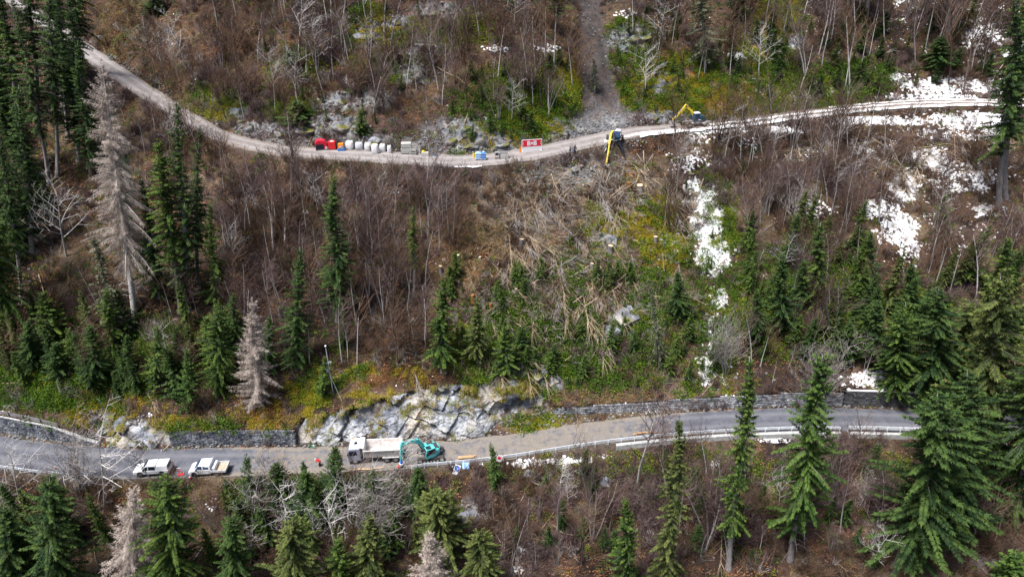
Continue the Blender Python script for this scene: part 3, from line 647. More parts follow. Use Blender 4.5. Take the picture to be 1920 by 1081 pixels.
def lean_of(b, tx, ty, h):
    """tilt so that the top comes out over photo column tx"""
    s = pscale(b); px0, py0 = project(b.x, b.y, b.z + h); return float(tx - px0) / s
def place_tree(key, name, label, bx, by, ty, rpx=None, cat='tree', group=None, tx=None, rz=None, base=None):
    b = base
    if b is None: b, n = at(bx, by)
    if b is None: return None
    lo, hi = .3, 60
    for _ in range(30):
        h = (lo + hi) / 2; _, py = project(b.x, b.y, b.z + h)
        if py > ty: lo = h
        else: hi = h
    tkm, crm, H, Rr = VAR[key]; s = pscale(b)
    sxy = (rpx * (1.0 if 'narrow' in key else 1.22) / s / Rr) if rpx else h / H
    lx = 0
    if tx is not None: lx = lean_of(b, tx, ty, h) / h
    lx = max(-.25, min(.25, lx))
    root = thing(name, label, cat, b, 0, group, tilt=(random.uniform(-.045, .045), math.atan(lx), 0))
    q = random.uniform(0, 6.28) if rz is None else rz; wv = random.uniform(.88, 1.14)
    for nm, me in (('trunk', tkm), ('crown', crm)):
        sq = min(sxy, h / H * 1.15) if nm == 'trunk' and rpx else sxy
        o = link(nm, me, root); o.scale = (sq * wv, sq / wv, h / H); o.rotation_euler = (0, 0, q)
    return root
SP = [
 ('bigfull2', 1905, 985, 610, 70, 1960, 'dark spruce standing below the road against the right edge'),
 ('bigfull', 1675, 760, 580, 44, 1690, 'green spruce leaning over the snowy wall at right'),
 ('tall', 118, 205, -170, 36, 96, 'dark spruce hiding the upper end of the forest road'),
 ('forest', 70, 190, -160, 38, 48, 'dark spruce behind the top left corner group'),
 ('bigfull2', 150, 150, -190, 34, 136, 'dark spruce right at the vanishing end of the forest road'),
 ('bigfull2', 1790, 1010, 690, 74, 1840, 'dark spruce between the broad dark one and the very big olive one'),
 ('tall', 20, 240, -120, 40, -10, 'dark spruce filling the top left corner'),
 ('forest', 128, 260, -90, 34, 100, 'dark spruce in the left group with its foot at the upper road'),
 ('tall', 60, 470, 150, 36, 20, 'dark spruce in shade behind the green one at the left edge'),
 ('bigfull', -20, 520, 180, 50, -60, 'broad dark spruce mostly outside the left edge'),
 ('full2', 300, 560, 330, 34, 262, 'dark spruce squeezed between the dead larch and the left pair'),
 ('full', 215, 660, 540, 30, 200, 'green spruce at the foot of the dead larch'),
 ('full2', 440, 640, 545, 24, 438, 'small dark spruce above the tan larch'),
 ('full2', 505, 700, 590, 26, 503, 'dark spruce half hidden behind the tan larch'),
 ('full3', 690, 1110, 970, 42, 688, 'dark green spruce at the bottom between olive and pale larch'),
 ('bigfull2', 440, 1120, 965, 48, 432, 'dark spruce at the bottom, right of the broad one below the pickups'),
 ('bigolive', 900, 1130, 990, 50, 898, 'olive spruce at the bottom right of the pale larch'),
 ('full2', 1385, 46, -200, 30, 1392, 'dark trunked spruce at the top edge above the yellow digger'),
 ('bigfull', 1930, 800, 560, 60, 1960, 'dark spruce cut off by the right edge above the road'),
 ('full2', 1420, 640, 540, 26, 1420, 'dark spruce right beside the low snowy strip'),  # variant, base x, base y, top y, crown half-width (photo px), top x, label
 ('forest', 108, 330, -70, 34, 60, 'tall dark spruce with bare lower trunk, nearest the upper road at far left'),
 ('forest', 92, 347, -20, 32, 15, 'tall dark spruce with thin bare trunk, second in the left group below the upper road'),
 ('forest2', 62, 338, -60, 32, -25, 'dark spruce with slanting bare trunk in the left group, third from the road'),
 ('forest', 36, 350, 95, 34, -20, 'dark spruce cut by the left edge, bare trunk low in shade'),
 ('tall', 148, 300, -30, 36, 118, 'dense dark spruce covering the start of the upper road at top left'),
 ('tall', 170, 330, 70, 30, 140, 'dark spruce standing behind the top of the dead larch'),
 ('bigfull', 12, 640, 275, 52, -30, 'dense green spruce half cut off by the left edge, mid height'),
 ('forest', 40, 560, 200, 30, -12, 'dark spruce behind the dense green one at the left edge'),
 ('full2', 245, 480, 262, 26, 222, 'dark spruce hidden behind the dead larch, right of its trunk'),
 ('scraggy', 222, 640, 445, 32, 172, 'thin drooping grey green spruce below the dead larch'),
 ('forest2', 338, 584, 262, 46, 282, 'tall olive green spruce with pale bare trunk, front of the left pair'),
 ('tall', 353, 580, 182, 38, 313, 'tallest dark spruce of the left pair, pointed top against the upper road'),
 ('forest', 373, 546, 236, 32, 360, 'dark spruce right behind the left pair with short bare trunk'),
 ('full', 406, 566, 380, 28, 393, 'slim green spruce with thin bare trunk, right of the left pair'),
 ('bigfull', 405, 742, 565, 36, 405, 'dense round dark spruce left of the tan larch'),
 ('young', 352, 772, 645, 22, 350, 'bright green young spruce in front of the dense round one'),
 ('full2', 180, 722, 600, 32, 176, 'dark young spruce under the drooping grey green one'),
 ('full2', 240, 712, 625, 24, 238, 'small dark spruce in the lower left thicket, right of the drooping one'),
 ('full', 292, 728, 608, 26, 290, 'green young spruce midway between dead larch foot and bright sapling'),
 ('young3', 330, 690, 610, 18, 328, 'little dark spruce at the foot of the left pair'),
 ('young3', 110, 712, 640, 24, 106, 'low dark spruce above the far left road bend'),
 ('full2', 62, 690, 598, 30, 55, 'dark bushy spruce above the board fence'),
 ('full2', 556, 692, 458, 34, 557, 'dark green spruce alone right of the tan larch'),
 ('tall', 632, 600, 322, 42, 622, 'tall full spruce standing alone in the bare thicket, mid left'),
 ('young2', 645, 655, 585, 14, 643, 'small green spruce below the tall lone spruce'),
 ('full', 608, 742, 668, 20, 606, 'bushy green spruce beside the thin metal mast'),
 ('forest2', 775, 556, 390, 18, 770, 'thin spruce with long bare trunk and small top, left of the clearing'),
 ('full4', 828, 695, 522, 30, 830, 'green spruce at the left edge of the felled timber'),
 ('full3', 896, 685, 566, 28, 893, 'bushy green spruce among the broken poles of the clearing'),
 ('young2', 950, 700, 610, 30, 948, 'low green spruce beside the big boulder in the clearing'),
 ('full2', 1272, 596, 506, 28, 1272, 'dark young spruce left of the snowy strip'),
 ('scraggy', 1237, 690, 540, 18, 1222, 'drooping half stripped spruce right of the big boulder'),
 ('full2', 1465, 630, 472, 36, 1467, 'dark spruce right of the snowy strip, above the narrow spruce'),
 ('full4', 1532, 600, 412, 26, 1540, 'slim dark spruce with pointed top, right half above the lower road'),
 ('full2', 1505, 590, 485, 28, 1508, 'dark spruce crowding the slim pointed one from the left'),
 ('full2', 1632, 540, 428, 22, 1634, 'narrow dark spruce under the diagonal snow field'),
 ('full2', 1704, 610, 488, 34, 1706, 'round topped dark spruce below the snow field'),
 ('full', 1766, 450, 362, 24, 1768, 'green spruce alone on the brown slope at right'),
 ('full', 1868, 570, 438, 34, 1872, 'bushy green spruce above the big trees at right'),
 ('full2', 1640, 690, 556, 36, 1640, 'dark spruce above the snowy wall'),
 ('young2', 1692, 700, 560, 30, 1694, 'bright tipped spruce between dark ones above the snowy wall'),
 ('full2', 1592, 680, 600, 28, 1590, 'low dark spruce behind the pale round bare tree'),
 ('bigfull2', 1735, 752, 525, 64, 1762, 'big dark green spruce just above the lower road at right'),
 ('bigolive', 1800, 760, 560, 58, 1812, 'olive spruce between the two biggest at right, above the road'),
 ('bigolive', 1830, 918, 500, 86, 1892, 'very big olive spruce at right, pale trunk standing below the road'),
 ('bigfull2', 1712, 1045, 715, 94, 1768, 'broad dark spruce below the road at right, crown hiding the guardrail'),
 ('tall', 1965, 560, 395, 40, 1990, 'dark spruce cut by the right edge'),
 ('bright', 1482, 1045, 655, 56, 1556, 'tall bright green spruce with bare pale foot, below the road at right'),
 ('narrow', 1366, 1062, 668, 34, 1412, 'very narrow tall spruce with pale trunk showing, below the road'),
 ('narrow2', 1252, 1100, 778, 38, 1280, 'tapering drooping spruce, second to the left of the bright one'),
 ('full', 1178, 1105, 922, 36, 1174, 'green young spruce at the bottom, leftmost of the row of four'),
 ('young', 932, 914, 832, 19, 922, 'bright green sapling beside the guardrail and the red white sign'),
 ('bigfull2', 112, 1120, 895, 68, 108, 'broad dark spruce in the bottom left corner'),
 ('bigfull', 338, 1105, 885, 60, 312, 'broad dark green spruce below the two pickups'),
 ('full2', 30, 1090, 945, 50, 22, 'dark spruce cut off by the bottom left corner'),
 ('young3', 468, 952, 852, 22, 463, 'slim dark spruce poking over the road right of the flatbed pickup'),
 ('bigolive', 548, 1160, 972, 68, 545, 'broad olive green spruce at the bottom, left of centre'),
 ('full', 640, 1135, 1012, 44, 636, 'pointed green spruce top at the bottom, right of the broad olive one'),
 ('full2', 628, 955, 838, 36, 626, 'dark spruce right before the tipper truck cab'),
 ('bigolive', 832, 1060, 915, 64, 820, 'olive green spruce below the turquoise digger'),
 ('full2', 788, 965, 872, 34, 783, 'dark green spruce under the digger grapple'),
 ('full2', 520, 950, 868, 36, 517, 'dark spruce below the road, left of the tipper truck'),
 ('full2', 575, 975, 880, 38, 572, 'dark bushy spruce under the bare patch of road'),
 ('full2', 700, 960, 880, 28, 698, 'dark low spruce below the tipper truck'),
 ('forest', 1040, 58, -60, 24, 1042, 'small spruce at the top edge left of the debris chute'),
 ('deadlarch', 252, 590, 105, 54, 168, 'tall dead larch with grey drooping branches at left'),
 ('larch', 482, 758, 556, 44, 474, 'tan bare larch above the stone wall'),
 ('larch', 250, 1100, 910, 60, 238, 'tan bare larch below the pickups, between two dark spruces'),
 ('larch', 815, 1140, 1000, 52, 812, 'pale bare larch top at the bottom centre'),
 ('dead', 1322, 130, -60, 34, 1312, 'grey dead spruce with hanging branches above the yellow digger'),
 ('dead', 1115, 172, 108, 14, 1112, 'small dead spruce beside the debris chute'),
 ('forest', 1872, 396, -60, 44, 1920, 'tall spruce with two metre bare pale trunk by the right edge'),
 ('forest2', 1886, 372, -20, 46, 1945, 'spruce behind the tall one at the right edge, crown over the upper road'),
 ('forest', 1622, 52, -330, 40, 1650, 'pale bare spruce trunk at the top edge, left of the twin trunks'),
 ('forest', 1776, 72, -330, 40, 1800, 'left one of the twin pale trunks at the top right'),
 ('forest', 1793, 68, -330, 40, 1818, 'right one of the twin pale trunks at the top right'),
 ('young', 1892, 1115, 1035, 48, 1890, 'yellow green spruce top in the bottom right corner'),
 ('full2', 1758, 130, 66, 34, 1760, 'dark low spruce under the twin trunks'),
 ('tall', 285, 40, -60, 26, 288, 'green spruce on the top edge above the upper road at left'),
 ('young3', 560, 232, 190, 34, 560, 'dark round bush of spruce just above the red bags'),
 ('young3', 545, 140, 96, 24, 545, 'dark little spruce halfway up the leafy slope, left'),
 ('young2', 678, 252, 205, 18, 676, 'dark little spruce above the white sacks'),
]
ORD = ['first', 'second', 'third', 'fourth', 'fifth', 'sixth', 'seventh', 'eighth', 'ninth', 'tenth', 'eleventh', 'twelfth', 'thirteenth', 'fourteenth', 'fifteenth', 'sixteenth', 'seventeenth', 'eighteenth', 'nineteenth']
def ordinal(i):
    if i < 19: return ORD[i]
    n = i + 1; tens = {2: 'twenty', 3: 'thirty', 4: 'forty', 5: 'fifty', 6: 'sixty'}[n // 10]
    return tens + '-' + ORD[n % 10 - 1] if n % 10 else {2: 'twentieth', 3: 'thirtieth', 4: 'fortieth', 5: 'fiftieth', 6: 'sixtieth'}[n // 10]
def number_off(L, lab):
    """one label each: its place counted from the left of its crowd"""
    for i, o in enumerate(sorted(L, key=lambda o: project(o.location.x, o.location.y, o.location.z)[0])): o['label'] = lab + ', ' + ordinal(i) + ' from the left'
NAMES = {'deadlarch': 'dead_larch_tree', 'larch': 'larch_tree', 'dead': 'dead_spruce_tree'}
for v, bx, by, ty, r, tx, lab in SP:
    place_tree(v, NAMES.get(v, 'spruce_tree'), lab, bx, by, ty, r, tx=tx)
# young spruces that the photograph shows as crowds: same look, told apart by the patch they grow in
YG = [
 ((880, 1070, 120, 270), 34, (16, 42), ('young2', 'young3', 'young', 'young2'), 'little green spruce on the mossy rocks above the white signboard', 'young spruces above the signboard'),
 ((1150, 1300, 20, 190), 30, (14, 34), ('young2', 'young3'), 'little spruce right beside the debris chute, its right side', 'young spruces right of the chute'),
 ((1340, 1680, 40, 185), 64, (16, 46), ('young3', 'young2', 'young3'), 'little dark spruce above the upper road, right of the yellow digger', 'young spruces above the road at right'),
 ((1690, 1910, 20, 170), 26, (20, 44), ('young3',), 'little dark spruce above the road near the right edge', 'young spruces at the right edge'),
 ((1280, 1400, 330, 720), 20, (18, 40), ('young2', 'young3'), 'low green spruce in the snowy strip', 'young spruces in the snowy strip'),
 ((1390, 1640, 440, 690), 34, (35, 105), ('full2', 'full4', 'full', 'full3'), 'dark spruce in the thicket right of the snowy strip', 'spruces in the right thicket'),
 ((1600, 1920, 480, 700), 30, (40, 115), ('full2', 'full4', 'full3', 'full2'), 'dark spruce in the dense stand above the snowy wall', 'spruces of the dense right stand'),
 ((0, 440, 610, 745), 42, (35, 95), ('young3', 'full2', 'young2', 'full4', 'full3'), 'young spruce in the crowd above the road, lower left', 'young spruces above the left road'),
 ((400, 900, 935, 1060), 40, (35, 85), ('full2', 'young3', 'full4', 'full3'), 'dark young spruce in the crowd below the road and truck', 'young spruces below the truck'),
 ((820, 1290, 520, 730), 64, (20, 55), ('young2', 'young3', 'young2', 'full3'), 'low green spruce lying among the felled brush', 'spruces left among the brush'),
 ((560, 900, 20, 240), 26, (14, 34), ('young3', 'young2'), 'tiny dark spruce on the leafy upper slope', 'tiny spruces on the upper slope'),
 ((900, 1920, 885, 1075), 44, (24, 60), ('young3', 'full2'), 'small dark spruce on the leafy slope below the road', 'small spruces below the road'),
 ((380, 620, 90, 230), 10, (14, 30), ('young3',), 'tiny dark spruce above the bend of the upper road', 'tiny spruces above the bend'),
 ((0, 215, 985, 1090), 14, (60, 105), ('full2', 'full4', 'full3'), 'dark spruce crowding the bottom left corner', 'spruces in the bottom left corner'),
 ((0, 130, 260, 480), 14, (110, 210), ('forest', 'tall'), 'shaded dark spruce deep in the left wood', 'shaded spruces of the left wood'),
]
KEEP = dict(young=285, bare=265); REST = {'young': [], 'bare': []}
def finish_crowd(kind, all_groups):
    tot = sum(len(g[0]) for g in all_groups); cand = []
    for L, lab, grp in all_groups:
        for it in L: cand.append((it['size'], it, lab, grp))
    cand.sort(key=lambda c: -c[0]); sel = {}
    for i, (sz, it, lab, grp) in enumerate(cand):
        if i < KEEP[kind]: sel.setdefault(lab, []).append(place_tree(*it['a'], **it['k']))
        else: REST[kind].append(it)
    for lab, L in sel.items(): number_off([o for o in L if o], lab)
def rnd_in(box): return random.uniform(box[0], box[1]), random.uniform(box[2], box[3])
def hides(px, py, h): return (870 < py and py - h < 884 and (236 < px < 440 or 645 < px < 960)) or (285 < py < 420 and py - h < 306 and 575 < px < 1170) or (1268 < px < 1392 and 330 < py < 560 and h > 34)   # keep the parked machines in view, as they are
GRP = []
for box, n, hr, vs, lab, grp in YG:
    k = 0; tries = 0; LL = []
    while k < n and tries < n * 6:
        tries += 1; px, py = rnd_in(box); b, nn = at(px, py)
        if b is None or on_road(b.x, b.y): continue
        v = random.choice(vs); h = random.uniform(*hr); T = VAR[v]; r = h * random.uniform(.9, 1.2) * T[3] / T[2] / .85
        if hides(px, py, h): continue
        LL.append(dict(size=h, a=(v, 'young_spruce_tree', lab, px, py, py - h, r), k=dict(group=grp, base=b))); k += 1
    GRP.append((LL, lab, grp))
finish_crowd('young', GRP)

# ---- bare broadleaf trees and shrubs
def bare_tree(seed, H, stems, spread, up, lv, r0, kids, first=.35, crook=.12, fork=.62):
    rnd = random.Random(seed); tk = MB(); br = MB()
    def grow(p, d, L, r, depth, mb):
        n = 4 if depth == 0 else (3 if depth < lv - 1 else 2); pts = [p]; dirs = [d]; dd = d.copy(); q = p.copy()
        for i in range(n):
            dd = (dd + Vector((rnd.uniform(-1, 1), rnd.uniform(-1, 1), rnd.uniform(-.6, .9) * .6)) * crook + Vector((0, 0, up * .12))).normalized(); q = q + dd * (L / n); pts.append(q.copy()); dirs.append(dd.copy())
        rr = [r * (1 - .75 * i / n) for i in range(n + 1)]
        sides = 5 if depth == 0 else 3
        mb.tube(pts, rr, sides, False)
        if depth >= lv: return
        m = kids[min(depth, len(kids) - 1)]
        for k in range(m):
            f = first + (1 - first) * (k + rnd.random()) / m if depth == 0 else .15 + .85 * (k + rnd.random()) / m
            i = min(n - 1, int(f * n)); pp = pts[i].lerp(pts[i + 1], f * n - i); bd = dirs[i]
            side = Vector((rnd.uniform(-1, 1), rnd.uniform(-1, 1), rnd.uniform(-.3, .6))); side = (side - bd * side.dot(bd)); side.normalize()
            nd = (bd * (1 - spread) + side * spread * 1.3 + Vector((0, 0, up * .25))).normalized()
            grow(pp, nd, L * fork * rnd.uniform(.55, 1.05) * (1.15 - .55 * f), max(.015, r * .6 * (1 - .5 * f)), depth + 1, br)
    for s in range(stems):
        an = rnd.uniform(0, 6.28); tilt = 0 if stems == 1 else rnd.uniform(.08, .4)
        d = Vector((math.cos(an) * tilt, math.sin(an) * tilt, 1)).normalized()
        grow(Vector((math.cos(an) * .15 * (stems > 1), math.sin(an) * .15 * (stems > 1), -.3)), d, H * (1 if stems == 1 else rnd.uniform(.75, 1)), r0, 0, tk)
    return tk, br
def bareset(key, mat_t, mat_b, seed, H, *a, **k):
    tk, br = bare_tree(seed, H, *a, **k); VAR[key] = (tk.mesh('trunk', mat_t, True), br.mesh('crown', mat_b), H, H * .3)
bareset('birch', 'bark_pale', 'twig_purple', 31, 11, 1, .5, .9, 3, .13, (16, 5, 3), first=.35)
bareset('birch2', 'bark_pale', 'twig_purple', 32, 11, 1, .55, .7, 3, .125, (14, 5, 3), first=.45)
bareset('pole', 'twig_purple', 'twig_brown', 33, 10, 1, .45, .9, 2, .115, (18, 5), first=.45, crook=.08)
bareset('pole2', 'bark_pale', 'twig_brown', 34, 10, 1, .45, .9, 2, .11, (14, 4), first=.55, crook=.05)
bareset('bush', 'twig_brown', 'twig_brown', 35, 4.5, 9, .5, .5, 2, .035, (7, 5), first=.25, crook=.14)
bareset('bush2', 'twig_grey', 'twig_purple', 36, 4.5, 10, .5, .4, 2, .035, (7, 5), first=.25, crook=.16)
bareset('round', 'twig_grey', 'twig_grey', 37, 7, 8, .5, .5, 3, .06, (8, 4, 3), first=.2, crook=.12)
bareset('spread', 'bark_pale', 'bark_pale', 38, 9, 1, .62, .35, 3, .12, (12, 6, 3), first=.25, crook=.16, fork=.6)
bareset('clump', 'twig_grey', 'twig_purple', 39, 9, 4, .5, .8, 3, .10, (9, 4, 3), first=.4)
BT = [
 ('spread', 40, 945, 838, 'pale leafless tree in front of the road at far left'),
 ('spread', 195, 948, 800, 'leafless tree with forked pale trunk over the road bend'),
 ('round', 150, 925, 815, 'bushy leafless tree over the road bend at left'),
 ('birch', 285, 905, 838, 'thin leafless shrub tree in front of the canopy pickup'),
 ('clump', 720, 585, 465, 'clump of grey leafless stems left of the clearing'),
 ('spread', 690, 960, 865, 'white leafless tree right below the tipper truck'),
 ('birch2', 668, 940, 845, 'leafless tree before the tipper truck cab'),
 ('spread', 758, 890, 826, 'thin pale leafless tree beside the digger arm'),
 ('round', 1535, 770, 640, 'pale round leafless tree just above the lower road at right'),
 ('clump', 1330, 1010, 860, 'clump of slim pale leafless stems between the two narrow spruces'),
 ('birch', 1195, 905, 740, 'leafless tree standing against the dirt stretch of road'),
 ('birch2', 1245, 880, 770, 'small leafless tree by the concrete kerb below the guardrail'),
 ('clump', 1560, 640, 500, 'greyish leafless clump in the right thicket'),
 ('spread', 125, 480, 350, 'leafless tree in the dark wood left of the dead larch'),
 ('spread', 560, 100, -20, 'pale forked leafless tree on the leafy slope at top'),
 ('birch2', 638, 65, -40, 'pale thin leafless tree at the top edge'),
 ('round', 700, 1020, 905, 'wide leafless bush at the bottom, left of centre'),
 ('spread', 1210, 180, 95, 'grey leafless tree right of the debris chute'),
 ('round', 1360, 700, 600, 'greyish leafless bush beside the snowy strip, low'),
 ('clump', 1410, 430, 330, 'leafless clump right of the upper snowy strip'),
 ('birch', 1830, 560, 440, 'leaning leafless birch among the spruces at right'),
 ('birch2', 800, 345, 225, 'pale leaning leafless tree across the upper road by the stacked crates'),
 ('birch', 810, 330, 250, 'slim leafless tree in front of the stacked crates'),
]
for v, bx, by, ty, lab in BT:
    place_tree(v, 'leafless_tree', lab, bx, by, ty, None, tx=bx + random.uniform(-4, 4) + (-20 if bx < 400 else 6))
BG = [
 ((420, 860, 330, 560), 40, (45, 85), ('pole2', 'pole', 'pole2'), 'thin pale pole in the mid left thicket', 'thin pale poles, left'),
 ((1240, 1620, 270, 520), 40, (45, 85), ('pole2', 'pole', 'pole2'), 'thin pale pole right of the snowy strip', 'thin pale poles, right'),
 ((560, 1080, 0, 230), 40, (45, 80), ('pole2', 'pole'), 'thin pale pole above the upper road', 'thin pale poles, top'),
 ((900, 1900, 900, 1070), 40, (45, 80), ('pole2', 'birch', 'pole'), 'thin pale pole below the lower road', 'thin pale poles, bottom'),
 ((420, 860, 330, 470), 66, (50, 125), ('pole', 'pole2', 'birch', 'birch2'), 'slim leafless tree just under the upper road, left half', 'slim trees under the upper road'),
 ((430, 800, 460, 690), 66, (55, 125), ('pole', 'birch', 'pole2', 'birch2'), 'slim leafless tree in the thicket left of the clearing', 'slim trees of the left thicket'),
 ((260, 560, 0, 230), 44, (45, 100), ('birch', 'pole'), 'leafless tree on the leafy slope above the road bend', 'leafless trees above the bend'),
 ((560, 1080, -30, 230), 66, (55, 130), ('pole2', 'birch', 'pole'), 'slim leafless tree on the upper slope left of the chute', 'leafless trees above the upper road'),
 ((1180, 1480, -20, 150), 28, (50, 100), ('pole2', 'pole'), 'slim leafless tree on the upper slope right of the chute', 'leafless trees right of the chute'),
 ((1480, 1900, -20, 180), 55, (70, 160), ('pole2', 'pole', 'birch', 'pole2'), 'slim leafless tree above the snowy upper road', 'leafless trees above the snowy road'),
 ((1240, 1600, 260, 480), 60, (50, 120), ('pole2', 'birch', 'pole', 'birch2'), 'slim leafless tree below the upper road, right half', 'slim trees right of the clearing'),
 ((1560, 1900, 260, 560), 47, (50, 110), ('pole2', 'birch', 'pole2', 'birch2'), 'slim leafless tree near the diagonal snow field', 'slim trees by the snow field'),
 ((1380, 1620, 480, 720), 21, (50, 100), ('birch', 'pole', 'clump'), 'leafless tree among the dark spruces right of the snowy strip', 'leafless trees in the right thicket'),
 ((0, 420, 560, 730), 26, (50, 90), ('birch', 'birch2', 'pole'), 'leafless tree among young spruces at lower left', 'leafless trees at lower left'),
 ((230, 420, 120, 330), 21, (40, 80), ('birch', 'pole'), 'leafless tree just below the upper road at left', 'leafless trees below the left upper road'),
 ((0, 430, 900, 1000), 17, (45, 80), ('birch', 'birch2', 'bush'), 'leafless tree below the left stretch of road', 'leafless trees below the left road'),
 ((400, 900, 905, 1060), 34, (50, 90), ('birch', 'birch2', 'spread'), 'leafless tree below the road near the truck', 'leafless trees below the truck'),
 ((880, 1900, 880, 1070), 60, (45, 110), ('birch', 'pole', 'birch2', 'clump'), 'leafless tree on the brown slope below the right road', 'leafless trees below the right road'),
]
GRP = []
for box, n, hr, vs, lab, grp in BG:
    k = 0; tries = 0; LL = []
    while k < n and tries < n * 6:
        tries += 1; px, py = rnd_in(box); b, nn = at(px, py)
        if b is None or on_road(b.x, b.y): continue
        h = random.uniform(*hr); tl_ = random.uniform(-14, 14) + (px - 960) * .02
        if hides(px, py, h): continue
        LL.append(dict(size=h, a=(random.choice(vs), 'leafless_tree', lab, px, py, py - h, None), k=dict(group=grp, base=b, tx=px + tl_))); k += 1
    GRP.append((LL, lab, grp))
finish_crowd('bare', GRP)
# ================================================================== paints
simple('paint_white', (.80, .81, .82), .35, var=.06, scale=1.5, spec=.5)
simple('body_white_rust', (.72, .70, .68), .55, var=.12, scale=1.2, dirt=((.42, .20, .09), .55))
simple('cab_grey', (.30, .33, .42), .45, var=.15, scale=2, spec=.4)
simple('turquoise', (.10, .58, .56), .4, var=.15, scale=2, spec=.5, dirt=((.30, .30, .27), .25))
simple('yellow', (.85, .62, .02), .4, var=.12, scale=2, spec=.5, dirt=((.45, .38, .25), .25))
simple('machine_blue', (.03, .06, .28), .4, var=.2, scale=2, spec=.5)
simple('cab_teal', (.02, .08, .11), .3, var=.2, scale=2, spec=.5)
simple('roof_pale', (.66, .72, .78), .5, var=.12, scale=2)
simple('rubber', (.035, .035, .038), .9, var=.3, scale=4, dirt=((.28, .24, .20), .6))
simple('rim', (.55, .50, .40), .6, .2, var=.25, scale=4)
simple('rim_grey', (.42, .43, .46), .5, .5, var=.2, scale=4)
simple('steel_dark', (.07, .075, .085), .5, .5, var=.3, scale=3, dirt=((.25, .21, .17), .5))
simple('steel_light', (.50, .49, .48), .5, .5, var=.3, scale=3, dirt=((.35, .25, .17), .5))
simple('chassis_grey', (.60, .60, .60), .6, .1, var=.3, scale=3, dirt=((.30, .26, .22), .5))
simple('glass_dark', (.012, .020, .035), .08, var=.2, scale=1, spec=.8)
simple('glass_blue', (.03, .06, .15), .08, var=.2, scale=1, spec=.8)
simple('red', (.62, .025, .03), .5, var=.15, scale=3)
simple('red_tarp', (.66, .02, .05), .55, var=.3, scale=2)
simple('orange', (.85, .25, .02), .5, var=.15, scale=3)
simple('navy_black', (.012, .016, .030), .6, var=.3, scale=3)
simple('sack_white', (.74, .74, .75), .85, var=.18, scale=4, dirt=((.5, .47, .43), .35))
simple('sack_grey', (.58, .59, .62), .85, var=.22, scale=4)
simple('crate_grey', (.50, .49, .47), .85, var=.25, scale=3, dirt=((.34, .29, .25), .5))
simple('blue_plastic', (.05, .22, .62), .45, var=.2, scale=3)
simple('blue_pale', (.30, .50, .80), .45, var=.15, scale=3)
simple('tarp_black', (.04, .05, .075), .5, var=.3, scale=4)
simple('cloth_navy', (.015, .022, .07), .85, var=.3, scale=9)
simple('cloth_dark', (.02, .02, .025), .85, var=.3, scale=9)
simple('skin', (.50, .32, .24), .6, var=.1, scale=9)
simple('hivis', (.75, .72, .10), .7, var=.1, scale=9)
simple('green_paint', (.02, .42, .28), .5, var=.1)
simple('sign_white', (.80, .80, .81), .5, var=.06, scale=2)
simple('sign_red', (.70, .02, .045), .5, var=.08, scale=2)
simple('sign_blue', (.03, .13, .62), .45, var=.1, scale=2)
simple('load_sand', (.42, .36, .27), .95, var=.3, scale=6)

def wheel(root, c, r, wd, rimm='rim_grey', nm='wheel'):
    """tyre with a rim as its sub-part; axle along y"""
    mb = MB(); ring = []
    for y, rr in ((-wd / 2, r * .62), (-wd / 2, r * .92), (-wd * .3, r), (wd * .3, r), (wd / 2, r * .92), (wd / 2, r * .62)): ring.append(((0, y, 0), rr))
    n = 18; V_ = []; F_ = []
    for (o, rr) in ring:
        for j in range(n): a = 6.28318 * j / n; V_.append((math.cos(a) * rr, o[1], math.sin(a) * rr))
    k = len(ring)
    for i in range(k - 1):
        for j in range(n): F_.append((i * n + j, i * n + (j + 1) % n, (i + 1) * n + (j + 1) % n, (i + 1) * n + j))
    mb.add(V_, F_); t = mb.build(nm, 'rubber', root, True); t.location = c
    rm = MB(); rm.cyl((0, 0, 0), r * .62, wd * .72, 'Y', 16); rm.cyl((0, 0, 0), r * .2, wd * .96, 'Y', 8); rm.build('rim', rimm, t)
    return t
def curved(prof_fn): pass

